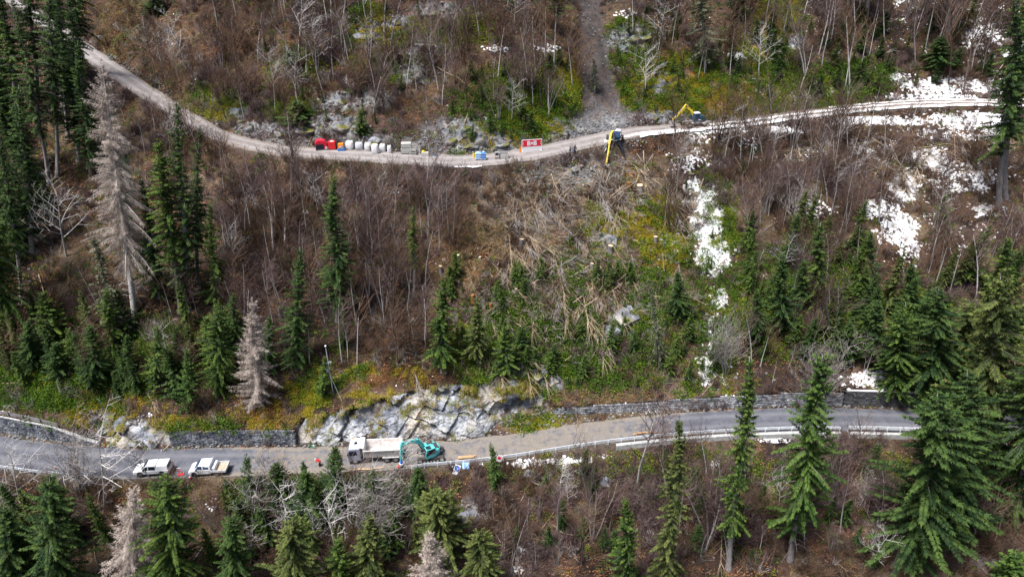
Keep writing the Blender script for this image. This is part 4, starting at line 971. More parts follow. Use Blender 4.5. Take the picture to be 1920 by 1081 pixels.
# ------------------------------------------------------------------ tipper truck
def tipper():
    p = on_lower(703, 868); p.y += 1.15
    t = thing('tipper_truck', 'white three axle tipper truck with rust streaked skip body beside the rock face', 'truck', p, math.pi + roadhead(703))
    W = 1.22
    c = MB(); c.prism([(2.05, .75), (3.95, .75), (4.02, 1.25), (3.98, 1.75), (3.80, 2.85), (3.55, 3.02), (2.05, 3.05)], -W, W); c.build('cab', 'cab_grey', t, bevel=.07)
    rf = MB(); rf.box((2.85, 0, 3.12), (1.5, 2.30, .12), None, (.92, .94)); roof = rf.build('cab_roof', 'paint_white', t, bevel=.03)
    h = MB(); h.box((2.75, 0, 3.19), (.5, .55, .05)); h.build('roof_hatch', 'glass_dark', roof)
    for s in (-1, 1):
        b = MB(); b.cyl((3.35, s * .95, 3.26), .10, .18, 'Z', 10, .07); b.build('beacon', 'orange', roof)
        wn = MB(); wn.prism([(2.55, 1.85), (3.72, 1.80), (3.62, 2.62), (2.60, 2.68)], s * (W + .012), s * (W - .02)); wn.build('side_window', 'glass_dark', t)
        mi = MB(); mi.box((3.85, s * (W + .22), 2.2), (.14, .22, .55)); mi.tube([(3.7, s * W, 2.5), (3.85, s * (W + .2), 2.45)], .03, 5); mi.build('mirror', 'navy_black', t)
        hl = MB(); hl.box((4.03, s * .92, .98), (.06, .4, .22)); hl.build('headlight', 'sign_white', t)
        st_ = MB(); st_.box((3.0, s * (W - .02), .62), (.5, .12, .3)); st_.build('step', 'chassis_grey', t)
    ws = MB(); ws.add([(4.005, -1.08, 1.78), (4.005, 1.08, 1.78), (3.845, 1.05, 2.80), (3.845, -1.05, 2.80)], [(0, 1, 2, 3)]); ws.build('windscreen', 'glass_dark', t)
    gr = MB(); gr.box((4.03, 0, 1.35), (.05, 1.5, .35)); gr.build('grille', 'navy_black', t)
    bp = MB(); bp.box((3.98, 0, .62), (.22, 2.4, .36)); bp.build('bumper', 'chassis_grey', t, bevel=.04)
    fr = MB()
    for s in (-1, 1): fr.box((-.1, s * .42, .82), (7.6, .12, .28))
    fr.box((1.4, .85, .75), (1.0, .5, .5)); fr.box((1.4, -.85, .75), (1.0, .5, .5)); fr.box((-3.9, 0, .75), (.15, 2.1, .2)); fr.build('chassis', 'steel_dark', t)
    bd = MB(); xa, xb = -4.05, 1.55; zb, zt = 1.15, 2.62; wb, wt = 1.02, 1.25
    def wall(P, off):
        bd.add([Vector(q) for q in P] + [Vector(q) + Vector(off) for q in P], [(0, 1, 2, 3), (7, 6, 5, 4), (0, 4, 5, 1), (1, 5, 6, 2), (2, 6, 7, 3), (3, 7, 4, 0)])
    for s in (-1, 1):
        wall([(xa + .35, s * wb, zb), (xb, s * wb, zb), (xb, s * wt, zt), (xa, s * wt, zt)], (0, -s * .07, 0))
        bd.box(((xa + xb) / 2, s * (wt + .02), zt), (xb - xa, .14, .12)); 
        for x in (-2.9, -1.6, -.3, .9): bd.tube([(x, s * (wb + .03), zb), (x, s * (wt + .02), zt)], .045, 4)
    bd.box(((xa + xb) / 2 + .15, 0, zb), (xb - xa - .3, 2 * wb, .1)); bd.build('skip_body', 'body_white_rust', t)
    tg = MB(); tg.add([(xa + .3, -wb + .07, zb + .05), (xa + .3, wb - .07, zb + .05), (xa - .04, wt - .07, zt - .05), (xa - .04, -wt + .07, zt - .05), (xa + .38, -wb + .07, zb + .05), (xa + .38, wb - .07, zb + .05), (xa + .04, wt - .07, zt - .05), (xa + .04, -wt + .07, zt - .05)], [(0, 3, 2, 1), (4, 5, 6, 7), (0, 1, 5, 4), (1, 2, 6, 5), (2, 3, 7, 6), (3, 0, 4, 7)]); tg.build('tailgate', 'body_white_rust', t)
    hb_ = MB(); hb_.box((1.6, 0, 2.2), (.10, 2.42, 1.9)); hb_.box((1.85, 0, 3.2), (.75, 2.42, .10), Matrix.Rotation(-.18, 3, 'Y')); hb_.build('headboard', 'paint_white', t)
    for x, y, mt in ((-3.85, -1.27, 0), (-3.85, 1.27, 0)):
        m = MB(); m.box((x + .2, y, zt), (.45, .06, .14)); m.build('marker_plate', 'orange', t)
    for s in (-1, 1):
        for x in (3.0, -1.75, -3.1): wheel(t, (x, s * .98, .5), .5, .34 if x > 0 else .5)
        mg = MB(); mg.box((-2.42, s * 1.0, 1.06), (2.5, .5, .05)); mg.build('mudguard', 'chassis_grey', t)
tipper()

# ------------------------------------------------------------------ crawler excavator
def crawler():
    p = on_lower(808, 856)
    t = thing('crawler_excavator', 'turquoise crawler excavator reaching over the road edge behind the tipper truck', 'excavator', p, 0)
    hd = roadhead(808) + .05
    for s in (-1, 1):
        y = s * 1.0; tr = MB(); L = 3.5; prof = []
        for k in range(9): a = math.pi / 2 + math.pi * k / 8; prof.append((-L / 2 + .05 + math.cos(a) * .40, .42 + math.sin(a) * .40))
        for k in range(9): a = -math.pi / 2 + math.pi * k / 8; prof.append((L / 2 - .05 + math.cos(a) * .40, .42 + math.sin(a) * .40))
        tr.prism(prof, y - .26, y + .26)
        for k in range(22):
            x = -L / 2 + L * k / 21
            for z in (.015, .835): tr.box((x, y, z), (.09, .56, .05))
        tr.v = [tuple(Matrix.Rotation(hd, 3, 'Z') @ Vector(v)) for v in tr.v]; o = tr.build('track', 'rubber', t)
        sp = MB()
        for x in (-1.65, 1.65): sp.cyl((x, y, .42), .27, .6, 'Y', 12)
        for x in (-1, -.5, 0, .5, 1): sp.cyl((x, y, .25), .15, .58, 'Y', 8)
        sp.v = [tuple(Matrix.Rotation(hd, 3, 'Z') @ Vector(v)) for v in sp.v]; sp.build('sprocket', 'chassis_grey', o)
    uc = MB(); uc.box((0, 0, .55), (1.8, 1.5, .4), hd); uc.cyl((0, 0, .85), .6, .3, 'Z', 18); uc.build('undercarriage', 'steel_dark', t)
    # upper works, front = +x, turned to the left and a little towards the valley
    a = math.pi + .50; Rm = Matrix.Rotation(a, 3, 'Z')
    def up(mb, nm, mat, par=t, **k):
        mb.v = [tuple(Rm @ Vector(v)) for v in mb.v]; return mb.build(nm, mat, par, **k)
    hs = MB(); n = 14; pr = []
    for k in range(n): an = math.pi / 2 + math.pi * k / (n - 1); pr.append((math.cos(an) * 1.42 - .1, math.sin(an) * 1.25))
    pr += [(.9, -1.25), (.9, 1.25)]
    V_ = [(x, y, 1.02) for x, y in pr] + [(x, y, 1.9) for x, y in pr] + [(x * .86, y * .86, 2.12) for x, y in pr]; m = len(pr)
    hs.add(V_, [tuple(range(m - 1, -1, -1)), tuple(range(2 * m, 3 * m))] + [(r * m + i, r * m + (i + 1) % m, (r + 1) * m + (i + 1) % m, (r + 1) * m + i) for r in (0, 1) for i in range(m)])
    house = up(hs, 'house', 'turquoise', bevel=.03)
    vt = MB(); vt.box((-.75, .1, 2.14), (.8, 1.3, .06)); vt.box((-.2, -.8, 2.15), (.9, .5, .05)); up(vt, 'engine_grille', 'steel_dark', house)
    rl = MB(); rl.tube([(-1.2, -1.0, 2.1), (-1.2, -1.0, 2.45), (.3, -1.1, 2.45), (.3, -1.1, 2.1)], .025, 5); up(rl, 'handrail', 'steel_light', house)
    cb = MB(); cb.prism([(-.45, 1.05), (1.15, 1.05), (1.35, 1.6), (1.05, 2.75), (-.35, 2.78)], .30, 1.28); cab = up(cb, 'cab', 'turquoise', bevel=.05)
    for nm, P in (('side_window', [(-.30, 1.292, 1.75), (1.15, 1.292, 1.65), (.95, 1.292, 2.62), (-.25, 1.292, 2.65)]), ('windscreen', [(1.355, .38, 1.62), (1.355, 1.20, 1.62), (1.07, 1.20, 2.68), (1.07, .38, 2.68)]), ('roof_window', [(.2, .42, 2.80), (.95, .42, 2.80), (.95, 1.16, 2.80), (.2, 1.16, 2.80)]), ('side_window', [(-.30, .288, 1.9), (1.05, .288, 1.9), (.95, .288, 2.62), (-.25, .288, 2.65)])):
        g = MB(); g.add(P, [(0, 1, 2, 3)]); up(g, nm, 'glass_dark', cab)
    def limb(pts, wd, hts, nm, mat, par=t):
        mb = MB(); top = []; bot = []
        for i, (x, z) in enumerate(pts):
            a_ = pts[max(0, i - 1)]; b_ = pts[min(len(pts) - 1, i + 1)]; d = Vector((b_[0] - a_[0], b_[1] - a_[1])).normalized(); nrm = Vector((-d.y, d.x)) * hts[i] / 2; top.append((x + nrm.x, z + nrm.y)); bot.append((x - nrm.x, z - nrm.y))
        n_ = len(pts); y_ = -.12
        V_ = [(x, y_ - wd / 2, z) for x, z in top] + [(x, y_ - wd / 2, z) for x, z in bot] + [(x, y_ + wd / 2, z) for x, z in top] + [(x, y_ + wd / 2, z) for x, z in bot]; F_ = []
        for i in range(n_ - 1): F_ += [(i, i + 1, n_ + i + 1, n_ + i), (2 * n_ + i, 3 * n_ + i, 3 * n_ + i + 1, 2 * n_ + i + 1), (i, 2 * n_ + i, 2 * n_ + i + 1, i + 1), (n_ + i, n_ + i + 1, 3 * n_ + i + 1, 3 * n_ + i)]
        F_ += [(0, n_, 3 * n_, 2 * n_), (n_ - 1, 3 * n_ - 1, 4 * n_ - 1, 2 * n_ - 1)]
        mb.add(V_, F_); return up(mb, nm, mat, par)
    boom = limb([(.75, 1.55), (1.3, 3.1), (2.0, 4.1), (3.0, 4.45), (4.35, 4.15)], .42, [.45, .65, .72, .55, .36], 'boom', 'turquoise')
    cy = MB(); cy.tube([(1.0, -.42, 1.4), (1.9, -.42, 3.6)], .09, 7); cy.tube([(1.0, .18, 1.4), (1.9, .18, 3.6)], .09, 7); up(cy, 'boom_cylinder', 'steel_dark', boom)
    cy = MB(); cy.tube([(2.1, -.12, 4.6), (4.15, -.12, 4.75)], .08, 7); up(cy, 'arm_cylinder', 'steel_light', boom)
    arm = limb([(4.2, 4.85), (4.35, 4.1), (4.55, 2.6), (4.7, 1.25)], .34, [.30, .50, .42, .26], 'arm', 'turquoise')
    g = MB(); g.box((4.72, -.12, 1.0), (.35, .45, .45)); up(g, 'quick_coupler', 'sign_blue', arm)
    g = MB(); g.box((4.74, -.12, .66), (.5, .6, .32)); up(g, 'grapple_head', 'sign_white', arm)
    for s in (-1, 1):
        g = MB(); g.tube([(4.74 + s * .2, -.12, .6), (4.74 + s * .55, -.12, .2), (4.74 + s * .45, -.12, -.35), (4.74 + s * .1, -.12, -.6)], [.14, .15, .12, .05], 6); up(g, 'grapple_jaw', 'red', arm)
crawler()

# ------------------------------------------------------------------ white pickups
def pickup_shell(t, prof, W, z0, name='body', mat='paint_white', tuck=.0):
    mb = MB(); n = len(prof); cs = [(-W, 1), (-W * .97, 1.0), (W * .97, 1.0), (W, 1)]
    mb.prism(prof, -W, W); return mb.build(name, mat, t, bevel=.10)
def canopy_pickup():
    p = on_lower(285, 893); p.y += .85
    t = thing('pickup_truck', 'white pickup with a canopy over its bed, parked left of the flatbed', 'pickup', p, math.pi + roadhead(290) + .03)
    L = 2.62; W = .90
    pickup_shell(t, [(-L, .48), (L - .12, .42), (L, .62), (L - .05, .95), (1.35, 1.12), (-L, 1.10)], W, 0)
    cab = MB(); cab.add([(1.42, -W * .96, 1.08), (1.42, W * .96, 1.08), (-.85, W * .97, 1.05), (-.85, -W * .97, 1.05), (.55, -W * .80, 1.76), (.55, W * .80, 1.76), (-.80, W * .84, 1.80), (-.80, -W * .84, 1.80)], [(4, 5, 6, 7), (0, 1, 5, 4), (1, 2, 6, 5), (2, 3, 7, 6), (3, 0, 4, 7)]); cabo = cab.build('cab', 'paint_white', t, bevel=.06)
    can = MB(); can.box((-1.70, 0, 1.44), (1.68, 1.76, .72), None, (.93, .86)); cn = can.build('canopy', 'paint_white', t, bevel=.06)
    for s in (-1, 1):
        o = .012 * s
        P = lambda x, f: (x, s * (W * .97 - f * W * .145) + o, 1.07 + f * .71)
        for xa, xb, f0 in ((.35, 1.18, 1), (-.72, .25, 1)):
            g = MB(); g.add([P(xa, .12), P(xb, .12), P(min(xb, .62) if xb > .5 else xb, .86), P(xa, .86)], [(0, 1, 2, 3)]); g.build('side_window', 'glass_dark', cabo)
        hl = MB(); hl.box((L - .05, s * .68, .84), (.14, .34, .18)); hl.build('headlight', 'rim_grey', t)
        tl = MB(); tl.box((-L - .01, s * .82, .92), (.05, .14, .36)); tl.build('tail_light', 'red', t)
        mi = MB(); mi.box((.95, s * 1.02, 1.2), (.14, .2, .16)); mi.build('mirror', 'navy_black', t)
        ar = MB()
        for x in (1.62, -1.52): ar.cyl((x, s * (W - .10), .50), .46, .22, 'Y', 18)
        ar.build('wheel_arch', 'navy_black', t)
        for x in (1.62, -1.52): wheel(t, (x, s * .80, .38), .38, .25)
    ws = MB(); ws.add([(1.40, -.78, 1.14), (1.40, .78, 1.14), (.60, .68, 1.74), (.60, -.68, 1.74)], [(0, 1, 2, 3)]); ws.v = [(x + .02, y, z + .02) for x, y, z in ws.v]; ws.build('windscreen', 'glass_dark', cabo)
    rg = MB(); rg.add([(-2.562, -.66, 1.22), (-2.562, .66, 1.22), (-2.515, .62, 1.68), (-2.515, -.62, 1.68)], [(0, 1, 2, 3)]); rg.build('rear_window', 'glass_dark', cn)
    t.scale = (1, 1, 1.12)
    tgt = MB(); tgt.box((-L - .02, 0, .86), (.06, 1.45, .46)); tgt.build('tailgate', 'paint_white', t, bevel=.02)
    rr = MB(); rr.box((-L - .55, 0, .62), (1.0, 1.4, .05)); 
    bm = MB(); bm.box((-L - .06, 0, .46), (.16, 1.6, .16)); bm.build('bumper', 'steel_dark', t)
    gr = MB(); gr.box((L + .0, 0, .72), (.06, 1.0, .2)); gr.build('grille', 'navy_black', t)
canopy_pickup()
def flatbed_pickup():
    p = on_lower(389, 893); p.y += .9
    t = thing('pickup_truck', 'white double cab flatbed pickup with low metal bed, parked right of the canopy one', 'pickup', p, math.pi + roadhead(390) + .02)
    W = .95
    b = MB(); b.prism([(-.62, .50), (2.55, .42), (2.68, .62), (2.60, .98), (2.22, 1.16), (1.40, 1.28), (-.62, 1.28)], -W, W); body = b.build('body', 'paint_white', t, bevel=.10)
    cab = MB(); cab.add([(1.75, -W * .97, 1.26), (1.75, W * .97, 1.26), (-.62, W * .97, 1.26), (-.62, -W * .97, 1.26), (.95, -W * .82, 1.92), (.95, W * .82, 1.92), (-.60, W * .86, 1.96), (-.60, -W * .86, 1.96)], [(4, 5, 6, 7), (0, 1, 5, 4), (1, 2, 6, 5), (2, 3, 7, 6), (3, 0, 4, 7)]); cabo = cab.build('cab', 'paint_white', t, bevel=.06)
    for s in (-1, 1):
        P = lambda x, f: (x, s * (W * .97 - f * W * .13 + .012), 1.27 + f * .66)
        for xa, xb, xc in ((.55, 1.55, 1.10), (-.42, .38, .38)):
            g = MB(); g.add([P(xa, .10), P(xb, .10), P(xc, .84), P(xa, .84)], [(0, 1, 2, 3)]); g.build('side_window', 'glass_blue', cabo)
        hl = MB(); hl.box((2.58, s * .70, .86), (.16, .30, .24)); hl.build('headlight', 'rim_grey', t)
        mi = MB(); mi.box((1.35, s * 1.08, 1.35), (.12, .2, .22)); mi.build('mirror', 'navy_black', t)
        ar = MB(); ar.cyl((1.85, s * (W - .10), .48), .44, .22, 'Y', 18); ar.build('wheel_arch', 'navy_black', t)
        for x in (1.85, -1.35): wheel(t, (x, s * .82, .36), .36, .24)
        sd_ = MB(); sd_.box((-1.78, s * 1.0, .98), (2.15, .04, .34)); sd_.build('side_board', 'galv', t)
    ws = MB(); ws.add([(1.76, -.82, 1.32), (1.76, .82, 1.32), (1.0, .72, 1.90), (1.0, -.72, 1.90)], [(0, 1, 2, 3)]); ws.v = [(x + .02, y, z + .02) for x, y, z in ws.v]; ws.build('windscreen', 'glass_blue', cabo)
    t.scale = (1, 1, 1.1)
    bd = MB(); bd.box((-1.78, 0, .80), (2.2, 2.0, .08)); bd.build('bed_floor', 'load_sand', t)
    tg = MB(); tg.box((-2.86, 0, .98), (.04, 2.0, .34)); tg.build('tailgate', 'galv', t)
    hb_ = MB(); hb_.box((-.72, 0, 1.45), (.05, 1.95, 1.1)); hb_.tube([(-.72, -.9, 2.05), (-.72, .9, 2.05)], .03, 5); hb_.build('headboard', 'galv', t)
    bx_ = MB(); bx_.box((-1.02, 0, 1.15), (.48, 1.7, .62)); bx_.build('tool_box', 'galv', t, bevel=.02)
    fr = MB(); fr.box((-1.7, 0, .6), (2.2, .8, .16)); fr.box((2.55, 0, .45), (.2, 1.7, .18)); fr.build('chassis', 'steel_dark', t)
flatbed_pickup()

# ------------------------------------------------------------------ walking excavators
def walking(name, label, p, rz, body, boomP, legs, roofm, wheels, bucket, swing=0.0):
    t = thing(name, label, 'excavator', p, rz)
    ch = MB(); ch.box((0, 0, .95), (1.5, 1.1, .35)); ch.cyl((0, 0, 1.2), .55, .2, 'Z', 16); ch.build('chassis', 'chassis_grey', t)
    Rm = Matrix.Rotation(swing, 3, 'Z')
    def up(mb, nm, mat, par=t, **k): mb.v = [tuple(Rm @ Vector(v)) for v in mb.v]; return mb.build(nm, mat, par, **k)
    h = MB(); h.prism([(-1.5, 1.3), (-.1, 1.28), (-.1, 2.25), (-.9, 2.3), (-1.45, 2.05)], -1.0, 1.0); h.box((.25, -.82, 1.85), (1.5, .5, 1.15)); up(h, 'engine_cover', body, bevel=.08)
    c = MB(); c.prism([(-.25, 1.28), (1.0, 1.28), (1.12, 1.8), (.85, 2.85), (-.2, 2.9)], .0, 1.02); cab = up(c, 'cab', 'cab_teal', bevel=.05)
    r = MB(); r.box((.32, .51, 2.95), (1.25, 1.08, .14), None, (.9, .9)); up(r, 'roof', roofm, cab, bevel=.03)
    for s, y in ((1, 1.034), (-1, -.012)):
        g = MB(); g.add([(-.12, y, 1.75), (.98, y, 1.75), (.80, y, 2.72), (-.1, y, 2.75)], [(0, 1, 2, 3)]); up(g, 'side_window', 'glass_blue', cab)
    g = MB(); g.add([(1.13, .1, 1.82), (1.13, .92, 1.82), (.87, .92, 2.78), (.87, .1, 2.78)], [(0, 1, 2, 3)]); up(g, 'windscreen', 'glass_blue', cab)
    def limb(pts, r0, nm, mat, par=t, y=-.35):
        mb = MB()
        for (a, b), rr in zip(zip(pts[:-1], pts[1:]), r0):
            A = Vector((a[0], y, a[1])); B = Vector((b[0], y, b[1])); d = (B - A); L = d.length; an = math.atan2(d.z, d.x); mb.box((A + B) / 2, (L + .1, .10 + rr * 1.1, rr * 2), Matrix.Rotation(-an, 3, 'Y'))
        return up(mb, nm, mat, par)
    bm = limb(boomP[0], boomP[2], 'boom', 'yellow'); ar = limb(boomP[1], boomP[3], 'arm', 'yellow')
    pv = MB(); q1 = boomP[0][-1]; pv.cyl((q1[0] + .02, -.35, q1[1] + .1), .20, .5, 'Y', 10); up(pv, 'pivot', 'steel_dark', bm)
    q0 = boomP[0][0]; q1 = boomP[0][-1]; cy = MB(); cy.tube([(q0[0] + .15, -.35, q0[1] + .42), (q1[0] * .85, -.35, q1[1] + .30)], .07, 7); up(cy, 'boom_cylinder', 'steel_light', bm)
    q0 = boomP[1][0]; q1 = boomP[1][-1]; cy = MB(); cy.tube([((q0[0] * .8 + q1[0] * .2), -.35, (q0[1] * .8 + q1[1] * .2) + .3), (q1[0], -.35, q1[1] + .22)], .055, 7); up(cy, 'bucket_cylinder', 'steel_light', ar)
    bx, bz, ba = bucket; b = MB(); pr = [(0, .25), (.45, .2), (.62, -.15), (.45, -.55), (.05, -.62), (.02, -.5), (.36, -.42), (.48, -.12), (.35, .08), (0, .1)]
    ca, sa = math.cos(ba), math.sin(ba); pr = [(bx + 1.35 * (x * ca - z * sa), bz + 1.35 * (x * sa + z * ca)) for x, z in pr]; b.prism(pr, -.95, .25)
    s1 = [(bx + 1.35 * (x * ca - z * sa), bz + 1.35 * (x * sa + z * ca)) for x, z in [(0, .25), (.45, .2), (.62, -.15), (.45, -.55), (.05, -.62)]]; b.prism(s1, -1.0, -.94); b.prism(s1, .24, .30); up(b, 'bucket', 'steel_light', ar)
    for kind, P, rr in legs:
        m = MB(); n_ = len(P); m.tube(P, [rr * (1 - .35 * i / (n_ - 1)) for i in range(n_)], 6); lg = m.build('leg', kind, t)
        if kind == 'navy_black':
            e = Vector(P[-1]); d = (e - Vector(P[-2])).normalized(); m = MB(); m.tube([e - d * .1, e + d * .9], [.09, .07], 6); m.build('stabiliser', 'steel_light', lg)
        m = MB(); a = Vector(P[0]) + Vector((0, 0, .25)); m.tube([a, Vector(P[-1]).lerp(Vector(P[0]), .35) + Vector((0, 0, .22))], .055, 6); m.build('leg_cylinder', 'steel_light', lg)
    for c_, r_ in wheels: wheel(t, c_, r_, .42, 'rim')
    return t
# on the road, to the right, facing left
pw = on_upper(1304, 236)
walking('walking_excavator', 'yellow armed walking excavator with white roof on the snowy upper road', pw, math.pi + roadhead(1304, 'U'), 'cab_teal',
    (((.45, 1.75), (1.3, 3.3), (2.6, 4.15)), ((2.45, 4.45), (3.6, 2.95), (5.1, 1.55)), (.24, .22), (.26, .17)),
    [('chassis_grey', [(.6, .5, .9), (1.5, 1.0, .85), (2.0, 1.25, .55)], .2), ('chassis_grey', [(.6, -.5, .9), (1.6, -1.0, .85), (2.4, -1.3, .55)], .2), ('chassis_grey', [(-.6, .5, .9), (-1.3, .95, .8), (-1.9, 1.25, .5)], .2), ('chassis_grey', [(-.6, -.5, .9), (-1.3, -.95, .8), (-1.9, -1.25, .5)], .2), ('steel_light', [(-.8, .7, .8), (-2.6, 1.1, 1.2), (-4.3, 1.2, .4)], .14)],
    'roof_pale', [((2.05, 1.42, .62), .62), ((2.35, -1.42, .62), .62), ((-1.95, 1.40, .46), .46), ((-1.95, -1.40, .46), .46)], (5.25, 1.2, -1.3))
ft = bpy.data.objects['walking_excavator']
m = MB(); m.box((-4.5, 1.2, .35), (.5, 1.0, .5), None, (.6, .9)); m.build('support_foot', 'rim', ft)
for s in (-1, 1):
    m = MB(); m.box((-.2, s * 1.06, 1.55), (.6, .04, .14)); m.build('marking_plate', 'sign_white', ft)
# on the road edge, arm reaching down the slope towards the valley
pb, _ = at(1147, 277); pz = roadpt(1148, 'U', -.9)
pb = Vector((pz.x, pz.y - .8, pz.z - .35))
def gz(x, y): return ground(pb.x + x, pb.y + y)[0].z - pb.z
a_ = -math.pi / 2 - .10; Rb = Matrix.Rotation(-a_, 3, 'Z')
def loc_(x, y, dz=0): v = Rb @ Vector((x, y, 0)); return (v.x, v.y, gz(x, y) + dz)
wt_ = walking('walking_excavator', 'blue walking excavator on the road edge with its yellow arm reaching down the slope', pb, a_, 'machine_blue',
    (((.45, 1.8), (1.5, 2.9), (3.3, 2.9)), ((3.2, 3.2), (4.3, 1.3), (5.9, -1.9)), (.24, .20), (.22, .12)),
    [('navy_black', [(.6, -.5, .9), tuple((Vector((.6, -.5, .9)) + Vector(loc_(-2.2, -2.6, .3))) / 2 + Vector((0, 0, .5))), loc_(-2.0, -2.5, .7)], .2), ('navy_black', [(.6, .5, .9), tuple((Vector((.6, .5, .9)) + Vector(loc_(2.2, -2.8, .3))) / 2 + Vector((0, 0, .5))), loc_(2.0, -2.7, .7)], .2), ('chassis_grey', [(-.6, .5, .9), (-1.4, 1.2, .9)], .2), ('chassis_grey', [(-.6, -.5, .9), (-1.4, -1.2, .9)], .2)],
    'roof_pale', [((-1.5, 1.5, .85), .58), ((-1.5, -1.5, .85), .58)], (6.0, -2.3, -.9), swing=-.22)
m = MB(); m.box((-.9, 1.06, 1.7), (.35, .1, .45)); m.build('warning_lamp', 'yellow', wt_)

# ------------------------------------------------------------------ signboard with the red banner
def signboard():
    a = on_upper(978, 284); b = on_upper(1016, 281); c = (a + b) / 2; L = (b - a).length; rz = math.atan2(b.y - a.y, b.x - a.x); c.z = min(a.z, b.z)
    t = thing('banner_board', 'white site board with a red banner and white letters beside the upper road', 'signboard', c, rz)
    H = 2.25
    m = MB(); m.box((0, 0, H / 2), (L, .09, H)); bo = m.build('panel', 'sign_white', t, bevel=.02)
    m = MB(); m.box((0, -.052, H * .68), (L * .94, .02, H * .56)); bn = m.build('banner', 'sign_red', t)
    zc_ = H * .68
    for x in (-.62, .62):
        q = MB(); pr = [(-.28, -.45), (.12, -.45), (.27, -.38), (.33, -.22), (.28, -.06), (.20, .0), (.26, .08), (.29, .22), (.23, .38), (.10, .45), (-.28, .45)]; q.prism([(x + a * 1.1, zc_ + b) for a, b in pr], -.072, -.060); lt = q.build('letter', 'sign_white', bn)
        for zz in (-.2, .21): q = MB(); q.box((x + .0, -.074, zc_ + zz), (.17, .006, .13)); q.build('letter_hole', 'sign_red', lt)
    d = MB(); s = .26; d.add([(-s, -.072, H * .68), (0, -.072, H * .68 - s * 1.25), (s, -.072, H * .68), (0, -.072, H * .68 + s * 1.25)], [(0, 1, 2, 3)]); d.build('diamond', 'sign_white', bn)
    for s in (-1, 1):
        q = MB(); q.box((s * L * .43, -.066, H * .68), (.06, .01, .7)); q.build('banner_stripe', 'sign_white', bn)
        q = MB(); q.tube([(s * L * .45, .05, H), (s * L * .45, 1.1, 0)], .04, 5); q.box((s * L * .45, .3, .05), (.12, 1.6, .1)); q.build('support', 'galv', t)
signboard()

# ------------------------------------------------------------------ stores along the upper road
def up_pt(px, py): return on_upper(px, py)
def sack(px, py, wpx, hpx, label, mat='sack_white', strap=False, name='bulk_bag', seed=1):
    p = up_pt(px, py); s = pscale(p); wd = wpx / s; h = hpx / s * 1.02; dpt = wd * .85; p.y += dpt / 2; rnd = random.Random(seed)
    t = thing(name, label, 'bulk bag', p, rnd.uniform(-.25, .25), 'bulk bags beside the upper road')
    m = MB(); lv = [(0, .90), (.12, 1.0), (.45, 1.06), (.8, 1.0), (.96, .86), (1.0, .55)]; n = 16; V_ = []; F_ = []
    for z, k in lv:
        for j in range(n):
            a = 6.28318 * j / n; ca, sa = math.cos(a), math.sin(a); q = 1 / max(abs(ca), abs(sa)) ** .55; V_.append((ca * q * wd * .45 * k * rnd.uniform(.95, 1.05), sa * q * dpt * .45 * k * rnd.uniform(.95, 1.05), z * h + rnd.uniform(-.03, .03)))
    for i in range(len(lv) - 1):
        for j in range(n): F_.append((i * n + j, i * n + (j + 1) % n, (i + 1) * n + (j + 1) % n, (i + 1) * n + j))
    F_.append(tuple((len(lv) - 1) * n + j for j in range(n))); m.add(V_, F_); m.build('bag', mat, t, True)
    for sx in (-1, 1):
        for sy in (-1, 1):
            l = MB(); l.tube([(sx * wd * .38, sy * dpt * .38, h * .9), (sx * wd * .30, sy * dpt * .34, h * 1.12), (sx * wd * .16, sy * dpt * .36, h * .97)], .03, 4); l.build('loop', 'tarp_black' if strap else mat, t)
    return t
sack(655, 281, 15, 14.5, 'white bulk bag next to the red machine with the blue base', seed=1)
sack(673, 282, 16, 13, 'wide greyish white bulk bag, second from the red machines', 'sack_grey', seed=2)
sack(689, 283, 12.5, 13, 'white bulk bag, third from the red machines', seed=3)
sack(703, 289, 14, 17, 'tall white bulk bag with black straps standing forward of the row', strap=True, seed=4)
sack(717, 285, 12.5, 13, 'white bulk bag behind and right of the strapped one', seed=5)
sack(730, 287.5, 8.5, 13.5, 'slim white bag, last of the row of bags', seed=6)
sack(700, 281, 11, 10, 'half hidden white bag behind the strapped one', strap=True, seed=7)
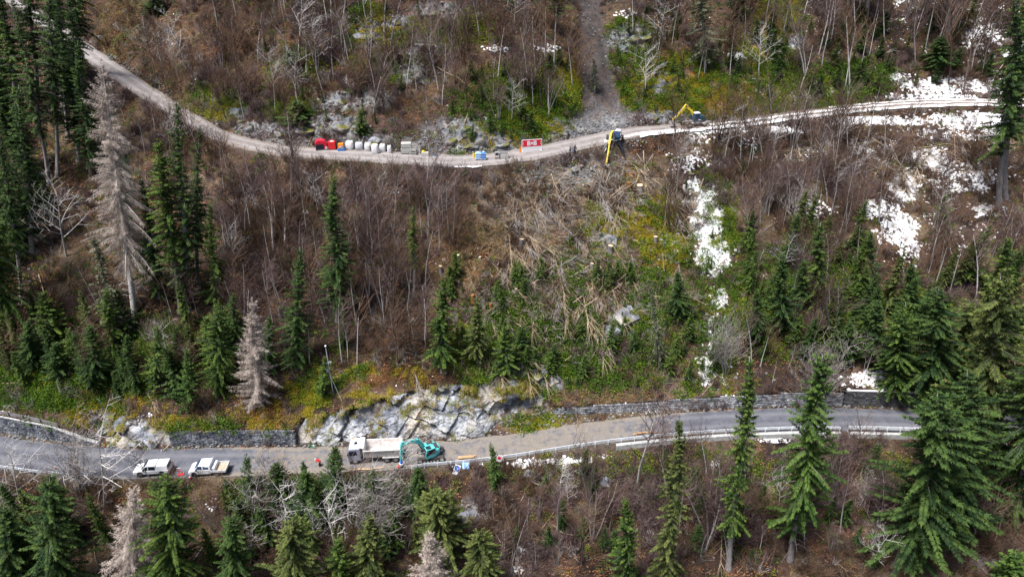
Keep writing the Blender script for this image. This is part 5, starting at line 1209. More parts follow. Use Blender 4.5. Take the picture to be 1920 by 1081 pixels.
def red_machine():
    p = up_pt(601, 284); s = pscale(p); p.y += 1.2
    t = thing('generator', 'crimson covered generator with a dark front, leftmost by the upper road', 'generator', p, .25)
    m = MB(); m.prism([(-1.15, .25), (1.05, .25), (1.05, 1.45), (.6, 1.95), (-.7, 2.0), (-1.15, 1.5)], -.65, .65); bo = m.build('housing', 'red_tarp', t, bevel=.06)
    m = MB(); m.box((-.35, -.68, .72), (1.5, .08, 1.05)); m.build('front_panel', 'navy_black', t)
    m = MB(); m.box((0, 0, .16), (2.4, 1.35, .2)); m.build('skid', 'steel_light', t)
    m = MB(); m.box((.85, -.70, .45), (.4, .1, .4)); m.build('control_box', 'sack_grey', t)
    m = MB(); m.tube([(.3, .2, 1.9), (.3, .2, 2.3)], .05, 6); m.build('exhaust', 'steel_dark', t)
    p = up_pt(622.5, 281.5); p.y += .6
    t = thing('fuel_tank', 'plain red tank between the two other red machines', 'tank', p, .1)
    m = MB(); m.box((0, 0, .85), (1.45, 1.1, 1.5), None, (.96, .94)); m.build('tank', 'red', t, bevel=.12)
    m = MB(); m.box((0, 0, .06), (1.3, 1.0, .12)); m.build('skid', 'steel_dark', t)
    m = MB(); m.tube([(-.4, .2, 1.58), (-.4, .2, 1.78), (.4, .2, 1.78), (.4, .2, 1.58)], .04, 5); m.build('lifting_bar', 'red', t)
    m = MB(); m.add([(-.3, -.3, 1.615), (.35, -.3, 1.615), (.35, .3, 1.615), (-.3, .3, 1.615)], [(0, 1, 2, 3)]); m.build('lid', 'sack_white', t)
    p = up_pt(639, 283.5); p.y += .5
    t = thing('compressor', 'small orange red compressor on a blue base next to the white bags', 'compressor', p, .15)
    m = MB(); m.box((0, 0, .95), (1.15, .95, .9), None, (.85, .9)); m.build('housing', 'orange', t, bevel=.08)
    m = MB(); m.box((0, 0, .3), (1.3, 1.05, .45)); m.build('base', 'blue_plastic', t)
    m = MB(); m.cyl((-.1, -.5, .85), .16, .08, 'Y', 12); m.build('gauge', 'sack_white', t)
    m = MB(); m.box((.25, -.50, .72), (.18, .08, .7)); m.build('hose_reel', 'blue_pale', t)
red_machine()
def crates():
    p = up_pt(761, 289); p.y += .7
    for k, (z, lab) in enumerate(((0, 'lower one of two stacked grey crates left of the lattice crate'), (1.02, 'upper one of two stacked grey crates, topmost'))):
        t = thing('crate', lab, 'crate', p + Vector((.06 * k, .05 * k, z)), .06 * k, 'stacked grey crates')
        m = MB(); m.box((0, 0, .55), (1.85, 1.2, .88)); m.build('box', 'crate_grey', t, bevel=.02)
        for x in (-.75, 0, .75): m = MB(); m.box((x, 0, .06), (.14, 1.2, .1)); m.build('skid', 'wood_grey', t)
        for z_ in (.3, .6, .85): m = MB(); m.box((0, -.615, z_), (1.87, .03, .16)); m.build('board', 'crate_grey', t)
    p = up_pt(775.5, 291); p.y += .5
    t = thing('lattice_crate', 'grey open lattice crate right of the stacked crates', 'crate', p, -.05)
    for x in (-.5, .5):
        for y in (-.4, .4): m = MB(); m.box((x, y, .7), (.08, .08, 1.4)); m.build('post', 'crate_grey', t)
    for z in (.1, .5, .9, 1.35):
        for y in (-.44, .44): m = MB(); m.box((0, y, z), (1.1, .04, .12)); m.build('slat', 'crate_grey', t)
    m = MB(); m.box((0, 0, .5), (.9, .7, .9)); m.build('contents', 'rubble', t)
    p = up_pt(796, 292); p.y += .4
    t = thing('tool_chest', 'low grey chest with a yellow lid right of the lattice crate', 'chest', p, -.1)
    m = MB(); m.box((.1, 0, .3), (1.3, .8, .6)); m.build('chest', 'crate_grey', t, bevel=.04); m = MB(); m.box((-.25, 0, .74), (.55, .6, .26), None, (.8, .8)); m.build('lid', 'yellow', t, bevel=.03)
    p = up_pt(814, 293); p.y += .3
    m = MB(); n = 12; m.add([(math.cos(6.28 * j / n) * .75 * random.uniform(.85, 1.1), math.sin(6.28 * j / n) * .4, 0) for j in range(n)] + [(math.cos(6.28 * j / n) * .5, math.sin(6.28 * j / n) * .25, .22 + .08 * random.random()) for j in range(n)], [(j, (j + 1) % n, (j + 1) % n + n, j + n) for j in range(n)] + [tuple(range(n, 2 * n))])
    o = m.build('folded_tarp', 'tarp_black', None, True); o.location = p; tag(o, 'dark folded tarp lying at the road edge below the rocks', 'tarp')
    p = up_pt(786, 291.5); m = MB(); m.tube([(0, .3, 0), (.05, .3, 1.0)], .05, 6); m.box((.05, .3, 1.0), (.12, .1, .3)); o = m.build('marker_post', 'sack_white', None); o.location = p; tag(o, 'short pale post between lattice crate and yellow lidded chest', 'post')
crates()
def tanks():
    for k, (px, lab, mat) in enumerate(((896.5, 'pale blue liquid tank, left one of the pair by the road', 'blue_pale'), (906.5, 'deep blue liquid tank, right one of the pair by the road', 'blue_plastic'))):
        p = up_pt(px, 301); p.y += .5
        t = thing('liquid_tank', lab, 'tank', p, .02, 'blue tanks by the upper road')
        m = MB(); m.box((0, 0, .85), (.92, .95, 1.2)); m.build('tank', mat, t, bevel=.10)
        m = MB(); m.box((0, 0, .08), (1.0, 1.0, .16)); m.build('pallet', 'wood_grey', t)
        m = MB(); m.cyl((0, 0, 1.5), .16, .1, 'Z', 12); m.build('cap', 'sack_white', t)
        for z in (.35, .8, 1.25):
            m = MB(); m.box((0, 0, z), (1.0, 1.02, .035)); m.build('cage_bar', 'galv', t)
    m = MB(); m.box((0, -.49, 0), (.3, .02, .4)); 
    p = up_pt(889, 296); p.y += .3; t = thing('yellow_canister', 'small yellow canister left of the blue tanks', 'canister', p, .1)
    m = MB(); m.cyl((0, 0, .4), .26, .8, 'Z', 12); m.build('body', 'yellow', t); m = MB(); m.cyl((0, 0, .86), .10, .14, 'Z', 8); m.build('cap', 'tarp_black', t)
    p = up_pt(932, 299); p.y += .4; t = thing('steel_rack', 'narrow grey steel rack left of the open skip box', 'rack', p, 0)
    for x in (-.36, .36):
        m = MB(); m.box((x, 0, .65), (.08, .7, 1.3)); m.build('side', 'steel_light', t)
    for z in (.08, .7, 1.28): m = MB(); m.box((0, 0, z), (.8, .75, .06)); m.build('shelf', 'steel_light', t)
    m = MB(); m.box((0, 0, .95), (.5, .5, .4)); m.build('contents', 'tarp_black', t)
    p = up_pt(945, 297.5); p.y += .5; t = thing('skip_box', 'open topped grey box of rubble beside the steel rack', 'skip', p, .06)
    for y in (-.5, .5): m = MB(); m.box((0, y, .4 if y < 0 else .55), (1.75, .07, .7 if y < 0 else 1.0)); m.build('side', 'crate_grey', t)
    for x in (-.85, .85): m = MB(); m.box((x, 0, .5), (.07, .95, .9)); m.build('end', 'crate_grey', t)
    m = MB(); m.box((0, 0, .1), (1.65, .95, .1)); m.build('floor', 'steel_dark', t); m = MB(); m.box((0, 0, .4), (1.4, .8, .5), None, (.5, .4)); m.build('rubble_load', 'rubble', t)
    p = up_pt(976, 286); m = MB(); m.box((0, 0, .55), (.28, .05, 1.1), Matrix.Rotation(.15, 3, 'Y')); m.tube([(0, .3, 0), (0, 0, .9)], .03, 5); o = m.build('warning_baffle', 'orange'); o.location = p; tag(o, 'orange warning baffle leaning at the left end of the banner board', 'baffle')
tanks()

# ------------------------------------------------------------------ people
def person(label, p, rz, pose, top, legs_m, helmet, scale=1.0):
    """one skinned body; pose = dict of joints in local metres (x = facing)"""
    t = thing('person', label, 'person', p, rz)
    J = dict(pelvis=(0, 0, .95), chest=(0, 0, 1.35), neck=(.01, 0, 1.52), head=(.02, 0, 1.66), hl=(0, .10, .90), kl=(.05, .12, .50), al=(0, .13, .08), tl=(.15, .14, .04), hr=(0, -.10, .90), kr=(.05, -.12, .50), ar=(0, -.13, .08), tr=(.15, -.14, .04), sl=(0, .19, 1.43), el=(.02, .26, 1.15), wl=(.12, .24, .92), sr=(0, -.19, 1.43), er=(.02, -.26, 1.15), wr=(.12, -.24, .92)); J.update(pose)
    names = list(J); idx = {k: i for i, k in enumerate(names)}
    E = [('pelvis', 'chest'), ('chest', 'neck'), ('neck', 'head'), ('pelvis', 'hl'), ('hl', 'kl'), ('kl', 'al'), ('al', 'tl'), ('pelvis', 'hr'), ('hr', 'kr'), ('kr', 'ar'), ('ar', 'tr'), ('chest', 'sl'), ('sl', 'el'), ('el', 'wl'), ('chest', 'sr'), ('sr', 'er'), ('er', 'wr')]
    rad = dict(pelvis=.16, chest=.18, neck=.065, head=.085, hl=.11, kl=.075, al=.06, tl=.05, hr=.11, kr=.075, ar=.06, tr=.05, sl=.075, el=.055, wl=.04, sr=.075, er=.055, wr=.04)
    me = bpy.data.meshes.new('body'); me.from_pydata([tuple(Vector(J[k]) * scale) for k in names], [(idx[a], idx[b]) for a, b in E], []); me.materials.append(M[top])
    o = link('body', me, t); sk = o.modifiers.new('skin', 'SKIN'); sk.use_smooth_shade = True
    for i, k in enumerate(names): me.skin_vertices[0].data[i].radius = (rad[k] * scale,) * 2
    me.skin_vertices[0].data[idx['pelvis']].use_root = True
    o.modifiers.new('sub', 'SUBSURF').levels = 1; o.modifiers['sub'].render_levels = 1
    h = Vector(J['head']) * scale; n = Vector(J['neck']) * scale; ax = (h - n).normalized(); c = h + ax * .03
    rot = ax.to_track_quat('Z', 'Y').to_matrix()
    def ball(r, zs, nm, mat, par=t, c0=c, seg=12):
        mb = MB(); V_ = []; F_ = []; k = len(zs)
        for z, q in zs:
            for j in range(seg): a = 6.28318 * j / seg; V_.append(c0 + rot @ Vector((math.cos(a) * q * r, math.sin(a) * q * r * .85, z * r)))
        for i in range(k - 1):
            for j in range(seg): F_.append((i * seg + j, i * seg + (j + 1) % seg, (i + 1) * seg + (j + 1) % seg, (i + 1) * seg + j))
        F_.append(tuple((k - 1) * seg + j for j in range(seg))); mb.add(V_, F_); return mb.build(nm, mat, par, True)
    hd = ball(.115, [(-1.15, .35), (-.9, .62), (-.4, .85), (.1, .95), (.5, .9), (.9, .5)], 'head', 'skin')
    fx = rot @ Vector((.11, 0, -.02))
    mb = MB(); mb.box(c + fx, (.03, .03, .05)); mb.build('nose', 'skin', hd)
    ball(.135, [(.12, 1.02), (.35, 1.0), (.75, .75), (.98, .35)], 'helmet' if helmet != 'cloth_dark' else 'hair', helmet)
    for sd, hip, kn, an, to in (('l', 'hl', 'kl', 'al', 'tl'), ('r', 'hr', 'kr', 'ar', 'tr')):
        mb = MB(); mb.tube([Vector(J[hip]) * scale, Vector(J[kn]) * scale, Vector(J[an]) * scale], [.125 * scale, .092 * scale, .08 * scale], 9); mb.build('trouser_leg', legs_m, t, True)
        mb = MB(); A = Vector(J[an]) * scale; T = Vector(J[to]) * scale; mb.tube([A + Vector((-.05, 0, -.03)), A + Vector((0, 0, -.01)), T], [.06, .07, .045], 7); mb.build('boot', 'cloth_dark', t, True)
        w_ = Vector(J['w' + sd]) * scale; e_ = Vector(J['e' + sd]) * scale; d = (w_ - e_).normalized(); s = d.cross(Vector((0, 0, 1))).normalized() if abs(d.z) < .95 else Vector((0, 1, 0)); mb = MB(); mb.tube([w_, w_ + d * .09], [.038, .042], 6)
        for k in range(4): f = w_ + d * .08 + s * (.022 * (k - 1.5)); mb.tube([f, f + d * (.07 + .01 * (k in (1, 2)))], [.011, .008], 4)
        mb.tube([w_ + d * .03 + s * .035, w_ + d * .08 + s * .07], [.012, .009], 4); mb.build('hand', 'skin', t)
    return t
p1 = up_pt(1068.5, 293)
person('person in navy jacket with yellow striped trousers walking nearest the road edge', p1, math.radians(200), dict(kl=(.14, .11, .52), al=(.18, .12, .09), tl=(.33, .12, .05), kr=(-.05, -.11, .5), ar=(-.26, -.12, .12), tr=(-.13, -.12, .04), wl=(.18, .25, 1.0), wr=(-.12, -.25, .95)), 'cloth_navy', 'cloth_navy', 'cloth_navy')
p2 = up_pt(1077.5, 289)
person('person in dark clothes standing with elbows out behind the walking one', p2, math.radians(250), dict(el=(-.05, .36, 1.2), wl=(.10, .22, 1.05), er=(-.05, -.36, 1.2), wr=(.10, -.22, 1.05)), 'cloth_dark', 'cloth_navy', 'cloth_dark')
p3 = on_lower(600.5, 873)
person('worker in red jacket and white helmet bending at the valley side of the lower road', p3, math.radians(170), dict(chest=(.30, 0, 1.22), neck=(.44, 0, 1.28), head=(.56, 0, 1.33), sl=(.34, .19, 1.24), sr=(.34, -.19, 1.24), el=(.42, .24, .95), er=(.42, -.24, .95), wl=(.55, .14, .72), wr=(.55, -.14, .72), pelvis=(-.08, 0, .93), hl=(-.08, .1, .9), hr=(-.08, -.1, .9)), 'red', 'cloth_dark', 'sign_white')

# ------------------------------------------------------------------ guardrails, kerb wall, fence
def edge_pt(px, t=-1.0, dz=0): return roadpt(px, 'L', t, dz)
def guardrail(label, p0, p1, t_, term0=False, term1=False, rail_top=False):
    root = thing('guardrail', label, 'guardrail', edge_pt((p0 + p1) / 2, t_)); o = root.location
    L = []; px = p0
    while px < p1: L.append(px); px += 24
    L.append(p1); prof = [(0, .38), (-.06, .45), (-.06, .54), (0, .62), (-.06, .70), (-.06, .79), (0, .86), (.07, .86), (.07, .38)]
    pts = []
    for i, q in enumerate(L):
        p = edge_pt(q, t_); dz = 0
        if term0 and i == 0: dz = -.55
        if term1 and i == len(L) - 1: dz = -.55
        pts.append((p, dz))
    for i in range(0, len(L) - 1):
        A, da = pts[i]; B, db_ = pts[i + 1]; d = (B - A); d.z = 0; nrm = Vector((d.y, -d.x, 0)).normalized(); m = MB(); n = len(prof)
        V_ = [A - o + nrm * x + Vector((0, 0, z + da)) for x, z in prof] + [B - o + nrm * x + Vector((0, 0, z + db_)) for x, z in prof]
        m.add(V_, [(k, (k + 1) % n, (k + 1) % n + n, k + n) for k in range(n)] + [tuple(range(n - 1, -1, -1)), tuple(range(n, 2 * n))]); m.build('rail', 'galv', root)
        if rail_top:
            m = MB(); m.tube([A - o + Vector((0, 0, 1.0)), B - o + Vector((0, 0, 1.0))], .035, 6); m.build('top_rail', 'galv', root)
    for i, (P, dz) in enumerate(pts):
        if dz: continue
        m = MB(); m.box(P - o + Vector((0, -.10, .1 if not rail_top else .25)), (.12, .10, 1.2 if not rail_top else 1.5)); m.build('post', 'galv', root)
    return root
guardrail('long steel guardrail along the valley side of the dirt stretch', 776, 1560, -1.02, term0=True)
guardrail('steel guardrail with handrail on the bridge edge between the right spruces', 1575, 2010, -1.02, rail_top=True)
guardrail('short steel guardrail sloping into the ground at the far left bend', -80, 146, -1.04, term1=True)
def kerbwall(label, p0, p1, h, name='kerb_wall', cat='kerb', wd=.55):
    m = MB(); L = np.linspace(p0, p1, int((p1 - p0) / 14) + 2); pts = [edge_pt(q, -1.0) + Vector((0, -.42, 0)) for q in L]; o = pts[0].copy()
    for A, B in zip(pts[:-1], pts[1:]):
        A = A - o; B = B - o; e = Vector((0, -wd, 0)); u = Vector((0, 0, .16)); dn = Vector((0, -.1, -h))
        m.add([A + dn, B + dn, B + e + dn, A + e + dn, A + u, B + u, B + e + u, A + e + u], [(3, 2, 6, 7), (4, 7, 6, 5), (0, 4, 5, 1), (0, 3, 7, 4), (1, 5, 6, 2)])
    ob = m.build(name, 'concrete'); ob.location = o; tag(ob, label, cat)
kerbwall('pale concrete edge wall under the guardrail, tapering at its left end', 1150, 1560, 1.1)
kerbwall('concrete bridge edge beam between the bright spruce and the broad dark one', 1575, 1720, 1.7, 'edge_beam', 'edge beam')
def fence():
    root = thing('board_fence', 'grey board fence on top of the far left retaining wall', 'fence', roadpt(20, 'L', 1)); o = root.location
    def top(px):
        x = float(np.interp(px, lpx, xs)); h = hw_left(x); return Vector((x, float(np.interp(x, xs, y2b)) + .25 + .12 * h, float(np.interp(x, xs, zl + hb)) + h))
    L = [-120, -80, -40, 0, 28, 60, 92]
    for a, b in zip(L[:-1], L[1:]):
        for k in range(3):
            A = top(a) - o + Vector((0, 0, .12 + k * .27)); B = top(b) - o + Vector((0, 0, .12 + k * .27)); m = MB(); u = Vector((0, 0, .24)); w_ = Vector((0, .04, 0))
            m.add([A, B, B + w_, A + w_, A + u, B + u, B + w_ + u, A + w_ + u], [(0, 3, 2, 1), (4, 5, 6, 7), (0, 1, 5, 4), (1, 2, 6, 5), (2, 3, 7, 6), (3, 0, 4, 7)]); m.build('plank', 'wood_grey', root)
    for a in L:
        m = MB(); P = top(a) - o; m.box(P + Vector((0, -.05, .35)), (.12, .10, 1.2)); m.build('post', 'wood_dark', root)
fence()
# ------------------------------------------------------------------ small road furniture
def delineator(px, py, lab, lean=(0, 0), hill=False, h=1.1):
    p = on_lower(px, py); t = thing('delineator_post', lab, 'marker post', p, 0, tilt=(lean[0], lean[1], 0))
    m = MB(); m.box((0, 0, h * .3), (.13, .10, h * .6), None, (.95, .95)); m.build('post', 'sign_white', t)
    m = MB(); m.box((0, 0, h * .72), (.125, .095, h * .22)); m.build('band', 'navy_black', t)
    m = MB(); m.box((0, 0, h * 1.05), (.12, .09, h * .42)); m.build('cap', 'orange', t)
delineator(199, 845, 'orange topped marker post at the foot of the low rock cutting', (0, .05))
delineator(302, 846, 'leaning orange topped marker post at the left end of the straight stone wall', (0, .35))
delineator(168, 890, 'orange topped marker post at the valley side below the road bend', (0, -.08))
delineator(108, 885, 'marker post near the end of the short guardrail at left', (0, -.1), h=.9)
def marker_green():
    p = on_lower(587, 839.5); t = thing('marker_board', 'tiny green and white marker board at the foot of the rock face', 'marker', p, .1)
    m = MB(); m.box((-.14, 0, .3), (.26, .05, .5)); m.build('green_panel', 'green_paint', t); m = MB(); m.box((.14, 0, .34), (.28, .06, .56)); m.build('white_panel', 'sign_white', t)
marker_green()
def barrier():
    p = on_lower(338, 889); t = thing('road_barrier', 'white and red barrier board on a red foot between the two pickups', 'barrier', p, .3)
    m = MB(); m.box((0, 0, .75), (.5, .06, 1.15), Matrix.Rotation(.05, 3, 'Y')); b = m.build('board', 'sign_white', t)
    for k in range(3): m = MB(); m.box((0, -.035, .4 + k * .35), (.5, .02, .14), Matrix.Rotation(.5, 3, 'Y')); m.build('stripe', 'red', b)
    m = MB(); m.box((.15, -.1, .1), (.9, .45, .2), None, (.85, .8)); m.build('foot', 'red', t)
    p = on_lower(357, 896); t = thing('traffic_cone', 'small red and white cone ahead of the flatbed pickup', 'cone', p, 0)
    m = MB(); m.cyl((0, 0, .3), .16, .5, 'Z', 12, .04); m.build('cone', 'red', t); m = MB(); m.box((0, 0, .03), (.4, .4, .06)); m.build('base', 'navy_black', t); m = MB(); m.cyl((0, 0, .36), .125, .14, 'Z', 12, .095); m.build('band', 'sign_white', t)
barrier()
def road_sign():
    b, n = at(936, 876); t = thing('road_sign', 'white road sign with a red square behind the guardrail by the sapling', 'sign', b, -.15)
    m = MB(); m.tube([(0, .05, -.4), (0, .05, 2.3)], .035, 6); m.build('pole', 'galv', t)
    rot = Matrix.Rotation(.35, 3, 'Y'); m = MB(); m.box((.05, 0, 1.9), (.85, .04, 1.25), rot); pn = m.build('panel', 'sign_white', t)
    m = MB(); m.box((.05, -.03, 1.98), (.5, .02, .55), rot); m.build('red_square', 'sign_red', pn)
    b, n = at(853, 890); t = thing('road_sign', 'blue arrow sign on a white board leaning on the bank below the guardrail', 'sign', b + Vector((0, 0, .1)), 0, tilt=(-.75, .55, .1))
    m = MB(); m.box((0, 0, .75), (.95, .05, 1.5)); pn = m.build('panel', 'sign_white', t)
    m = MB(); m.cyl((0, -.03, .95), .42, .03, 'Y', 20); dk = m.build('disc', 'sign_blue', pn)
    m = MB(); m.tube([(-.2, -.05, 1.15), (.15, -.05, .8)], .05, 4); m.tube([(.18, -.05, 1.05), (.18, -.05, .76), (-.1, -.05, .76)], .05, 4); m.build('arrow', 'sign_white', dk)
    b, n = at(873, 881); t = thing('road_sign', 'blank bluish sign back leaning next to the blue arrow sign', 'sign', b + Vector((0, 0, .1)), 0, tilt=(-.6, -.05, -.1))
    m = MB(); m.box((0, 0, .6), (1.1, .05, 1.0)); pn = m.build('panel', 'blue_pale', t)
    for x in (-.3, .3): m = MB(); m.box((x, -.04, .6), (.08, .04, 1.0)); m.build('stiffener', 'sign_white', pn)
road_sign()
def mast():
    b, n = at(625, 738); h = 9.2; t = thing('measuring_mast', 'thin steel mast with small antenna above the rock face', 'mast', b, 0)
    m = MB(); m.tube([(0, 0, -.5), (0, 0, h * .6), (0, 0, h)], [.075, .06, .045], 8); m.build('pole', 'galv', t)
    m = MB(); m.cyl((0, 0, h + .06), .14, .16, 'Z', 10); m.build('top_sensor', 'sign_white', t)
    an = MB(); an.tube([(-.8, -.1, h * .66), (.5, -.1, h * .70)], .03, 5)
    for x in (-.7, -.4, -.1, .2, .45): an.tube([(x, -.45, h * .68), (x, .25, h * .68)], .02, 4)
    an.build('antenna', 'galv', t)
    m = MB(); m.box((-.25, -.12, h * .52), (.35, .25, .55)); m.build('box', 'sack_grey', t)
    m = MB(); m.tube([(0, -.05, h * .4), (1.6, -1.2, -.6)], .015, 4); m.tube([(0, 0, h * .7), (-1.8, .6, .3)], .015, 4); m.build('guy_wire', 'galv', t)
mast()
# ------------------------------------------------------------------ stumps, logs, boulders
def stump(px, py, r, h, lab, mat='bark_spruce', top='cut_wood'):
    b, n = at(px, py)
    if b is None: return
    t = thing('tree_stump', lab, 'stump', b, random.uniform(0, 6), None, tilt=(random.uniform(-.08, .08), random.uniform(-.08, .08), random.uniform(0, 6)))
    m = MB(); rr = [r * 1.6, r * 1.15, r, r * .97]; k = 12; V_ = []; F_ = []; js = [random.uniform(.86, 1.14) for _ in range(k)]
    for z, q in zip((-.5, .08, h * .5, h), rr):
        for j in range(k): a = 6.28318 * j / k; V_.append((math.cos(a) * q * js[j], math.sin(a) * q * js[j], z + (.05 * math.sin(a) if z == h else 0)))
    for i in range(3):
        for j in range(k): F_.append((i * k + j, i * k + (j + 1) % k, (i + 1) * k + (j + 1) % k, (i + 1) * k + j))
    m.add(V_, F_); m.build('bark', mat, t, True)
    m = MB(); m.add([(math.cos(6.28318 * j / k) * r * .95 * js[j], math.sin(6.28318 * j / k) * r * .95 * js[j], h + .05 * math.sin(6.28318 * j / k) - .004) for j in range(k)], [tuple(range(k))]); m.build('cut_face', top, t)
for a_ in [(977, 462, .42, 1.5, 'tall pale topped stump in the middle of the clearing'), (1144, 472, .48, 1.3, 'thick stump beside the mossy rock in the clearing'), (1228, 454, .42, 1.2, 'stump at the left edge of the snowy strip'), (1110, 502, .30, .9, 'small stump with a snow cap in the debris'), (968, 552, .30, 1.2, 'slim stump below the brush heap'),
           (848, 446, .30, 1.0, 'pale stump, topmost of the group at the left of the clearing'), (859, 488, .24, 1.1, 'thin whitish stump in the left group, second from the top'), (900, 486, .25, .5, 'low stump in the left of the clearing near loose leaves'), (827, 510, .30, 1.2, 'whitish tall stump, leftmost in the clearing'),
           (1199, 360, .62, 1.5, 'very thick stump right below the blue excavator'), (861, 534, .2, .8, 'tiny pale stump above the spruce at the clearing edge')]: stump(*a_)
for a_ in [(887, 563, .32, 1.1, 'orange rotten stump above the bushy green spruce'), (920, 580, .32, 1.2, 'dark orange hollow stump right of the rotten one'), (1178, 350, .4, .9, 'orange splintered stump left of the very thick one'), (1184, 330, .42, .7, 'rusty orange root stump under the excavator bucket')]: stump(*a_, mat='rotten_wood', top='rotten_wood')
def log(x0, y0, x1, y1, r, lab, mat='stick_tan', lift=.25, name='felled_log'):
    a, _ = at(x0, y0); b, _ = at(x1, y1)
    if a is None or b is None: return
    up_ = Vector((0, 0, lift)); a = a + up_; b = b + up_; pts = [a]; n = 5
    for i in range(1, n): 
        p = a.lerp(b, i / n); g, _ = ground(p.x, p.y); p.z = max(p.z * .6 + (g.z + lift) * .4, g.z + r * .6); pts.append(p + Vector((random.uniform(-.1, .1), random.uniform(-.1, .1), 0)))
    pts.append(b); o0 = pts[0].copy(); t = thing(name, lab, 'log', o0)
    m = MB(); m.tube([p - o0 for p in pts], [r * (1 - .45 * i / n) for i in range(n + 1)], 8, False); m.build('stem', mat, t, True)
    m = MB(); d = (pts[0] - pts[1]).normalized(); m.tube([pts[0] - o0, pts[0] - o0 + d * .02], [r * .98, r * .96], 8); m.build('cut_end', 'cut_wood', t)
LG = [(762, 612, 812, 562, .16, 'bent pale log sloping up at the left edge of the clearing'), (846, 726, 870, 622, .15, 'long pale pole leaning down to the rock face'), (900, 562, 932, 548, .18, 'fresh orange log beside the rotten stump'), (930, 588, 948, 560, .14, 'pale pole behind the hollow stump'),
 (957, 536, 1022, 520, .16, 'grey log on the upper side of the brush heap'), (1000, 530, 1030, 590, .18, 'curved tan pole hanging over the brush heap'), (1030, 590, 1044, 622, .13, 'broken grey pole end under the brush heap'), (1058, 495, 1076, 480, .16, 'fresh split log right of the brush heap'), (1072, 520, 1104, 500, .14, 'tan log pointing at the small stump'), (1078, 536, 1100, 552, .13, 'tan log fragment right of the brush heap'),
 (955, 604, 1026, 600, .15, 'level pale log across the lower brush'), (1228, 545, 1236, 688, .15, 'long bare stem hanging beside the drooping spruce'), (998, 636, 1008, 608, .12, 'short pale pole low in the clearing'), (843, 655, 842, 630, .14, 'short orange pole below the clearing spruces'), (858, 655, 868, 620, .13, 'pale pole between the clearing spruces'), (855, 602, 873, 620, .12, 'brown stick crossing the clearing spruces'),
 (1132, 374, 1176, 376, .12, 'grey pole lying level below the blue excavator'), (222, 587, 284, 588, .14, 'fallen pale trunk at the foot of the dead larch'), (1250, 380, 1278, 335, .13, 'bare pole leaning at the snowy strip'), (1620, 320, 1690, 290, .12, 'grey stem lying across the brash below the snowy road'), (1700, 280, 1790, 275, .14, 'dark stem lying below the snowy road at right'), (1640, 330, 1662, 300, .14, 'tan pole end in the brash left of the snow field'),
 (860, 268, 888, 185, .12, 'pale dead stem leaning on the rocks above the blue tanks'), (820, 128, 884, 166, .10, 'whitish fallen stem on the upper slope'), (965, 960, 985, 925, .09, 'thin pale stick on the slope under the guardrail, left'), (1012, 998, 1038, 962, .10, 'grey stick on the brown slope below the road'), (0, 720, 75, 716, .14, 'pale arching stem at the left edge above the fence')]
for l_ in LG: log(*l_)
BN = [random.Random(7), 0]
def flat_log(px0, py0, px1, py1, r, lab, dz=0, mat='log_fresh'):
    a = on_lower(px0, py0); b = on_lower(px1, py1); a.z += r + dz; b.z += r * .8 + dz; t = thing('cut_log', lab, 'log', a); m = MB(); m.tube([Vector((0, 0, 0)), (b - a) * .5 + Vector((0, .03, 0)), b - a], [r, r * .9, r * .7], 10, False); m.build('stem', mat, t, True)
    d = (b - a).normalized(); m = MB(); m.tube([-d * .015, d * .01], [r * .97, r * .97], 10); m.tube([(b - a) - d * .01, (b - a) + d * .015], [r * .68, r * .68], 10); m.build('cut_end', 'cut_wood', t)
flat_log(860, 860, 888, 858, .26, 'thick orange log lying on the road behind the guardrail'); flat_log(868, 857, 892, 855, .16, 'thin light log behind the thick orange one'); flat_log(1188, 815, 1216, 810, .16, 'orange log against the guardrail by the dirt stretch'); flat_log(1212, 812, 1232, 811, .12, 'short orange log right behind the other along the guardrail')
for k, (x, y) in enumerate(((752, 902), (758, 908), (764, 904))):
    log(x - 14, y + 3, x + 14, y - 2, .17, ['tan cut log under the grapple, nearest the truck', 'tan cut log under the grapple, lowest of three', 'tan cut log under the grapple, highest of three'][k], 'log_fresh', .4, 'cut_log')
log(665, 883, 720, 879, .16, 'fresh log lying on the bank below the tipper truck', 'log_fresh', .3, 'cut_log')
def rock_mesh(seed, sx, sy, sz, sub=3):  # planes cut off a ball: angular faces
    import bmesh
    bm = bmesh.new(); bmesh.ops.create_icosphere(bm, subdivisions=sub, radius=1); rnd = random.Random(seed); pl = []
    for k in range(26):
        d = Vector((rnd.uniform(-1, 1), rnd.uniform(-1, 1), rnd.uniform(-1, 1))).normalized(); pl.append((d, rnd.uniform(.42, .8)))
    for v in bm.verts:
        p = v.co.copy()
        for d, q in pl:
            k = p.dot(d)
            if k > q: p = p - d * (k - q)
        n_ = float(fbm(np.array([p.x * 2.2 + p.z]), np.array([p.y * 2.2 - p.z * 1.3]), seed, 3)[0]) - .5
        v.co = Vector((p.x * sx, p.y * sy, p.z * sz)) * (1.35 + n_ * .5)
    me = bpy.data.meshes.new('rock'); bm.to_mesh(me); bm.free(); me.materials.append(M['rock']); return me
RM = [rock_mesh(200 + i, *s) for i, s in enumerate([(1.5, 1, .8), (1.1, 1, 1), (1.8, 1.1, .6), (1.3, .9, 1.1), (1.0, 1.2, .7)])]
RC = []
for m_ in RM:
    c_ = m_.copy(); c_.materials.clear(); c_.materials.append(M['crag']); RC.append(c_)
def boulder(px, py, s, lab, k, name='boulder', kind=None, tilt=None, sink=.15, mats=None):
    b, n = at(px, py)
    if b is None: return
    o = link(name, (mats or RM)[k % len(RM)]); o.location = b - Vector((0, 0, s * sink)); o.scale = (s, s, s); o.rotation_euler = tilt or (random.uniform(-.3, .3), random.uniform(-.3, .3), random.uniform(-.5, .5))
    tag(o, lab, 'boulder' if not kind else None, kind=kind)
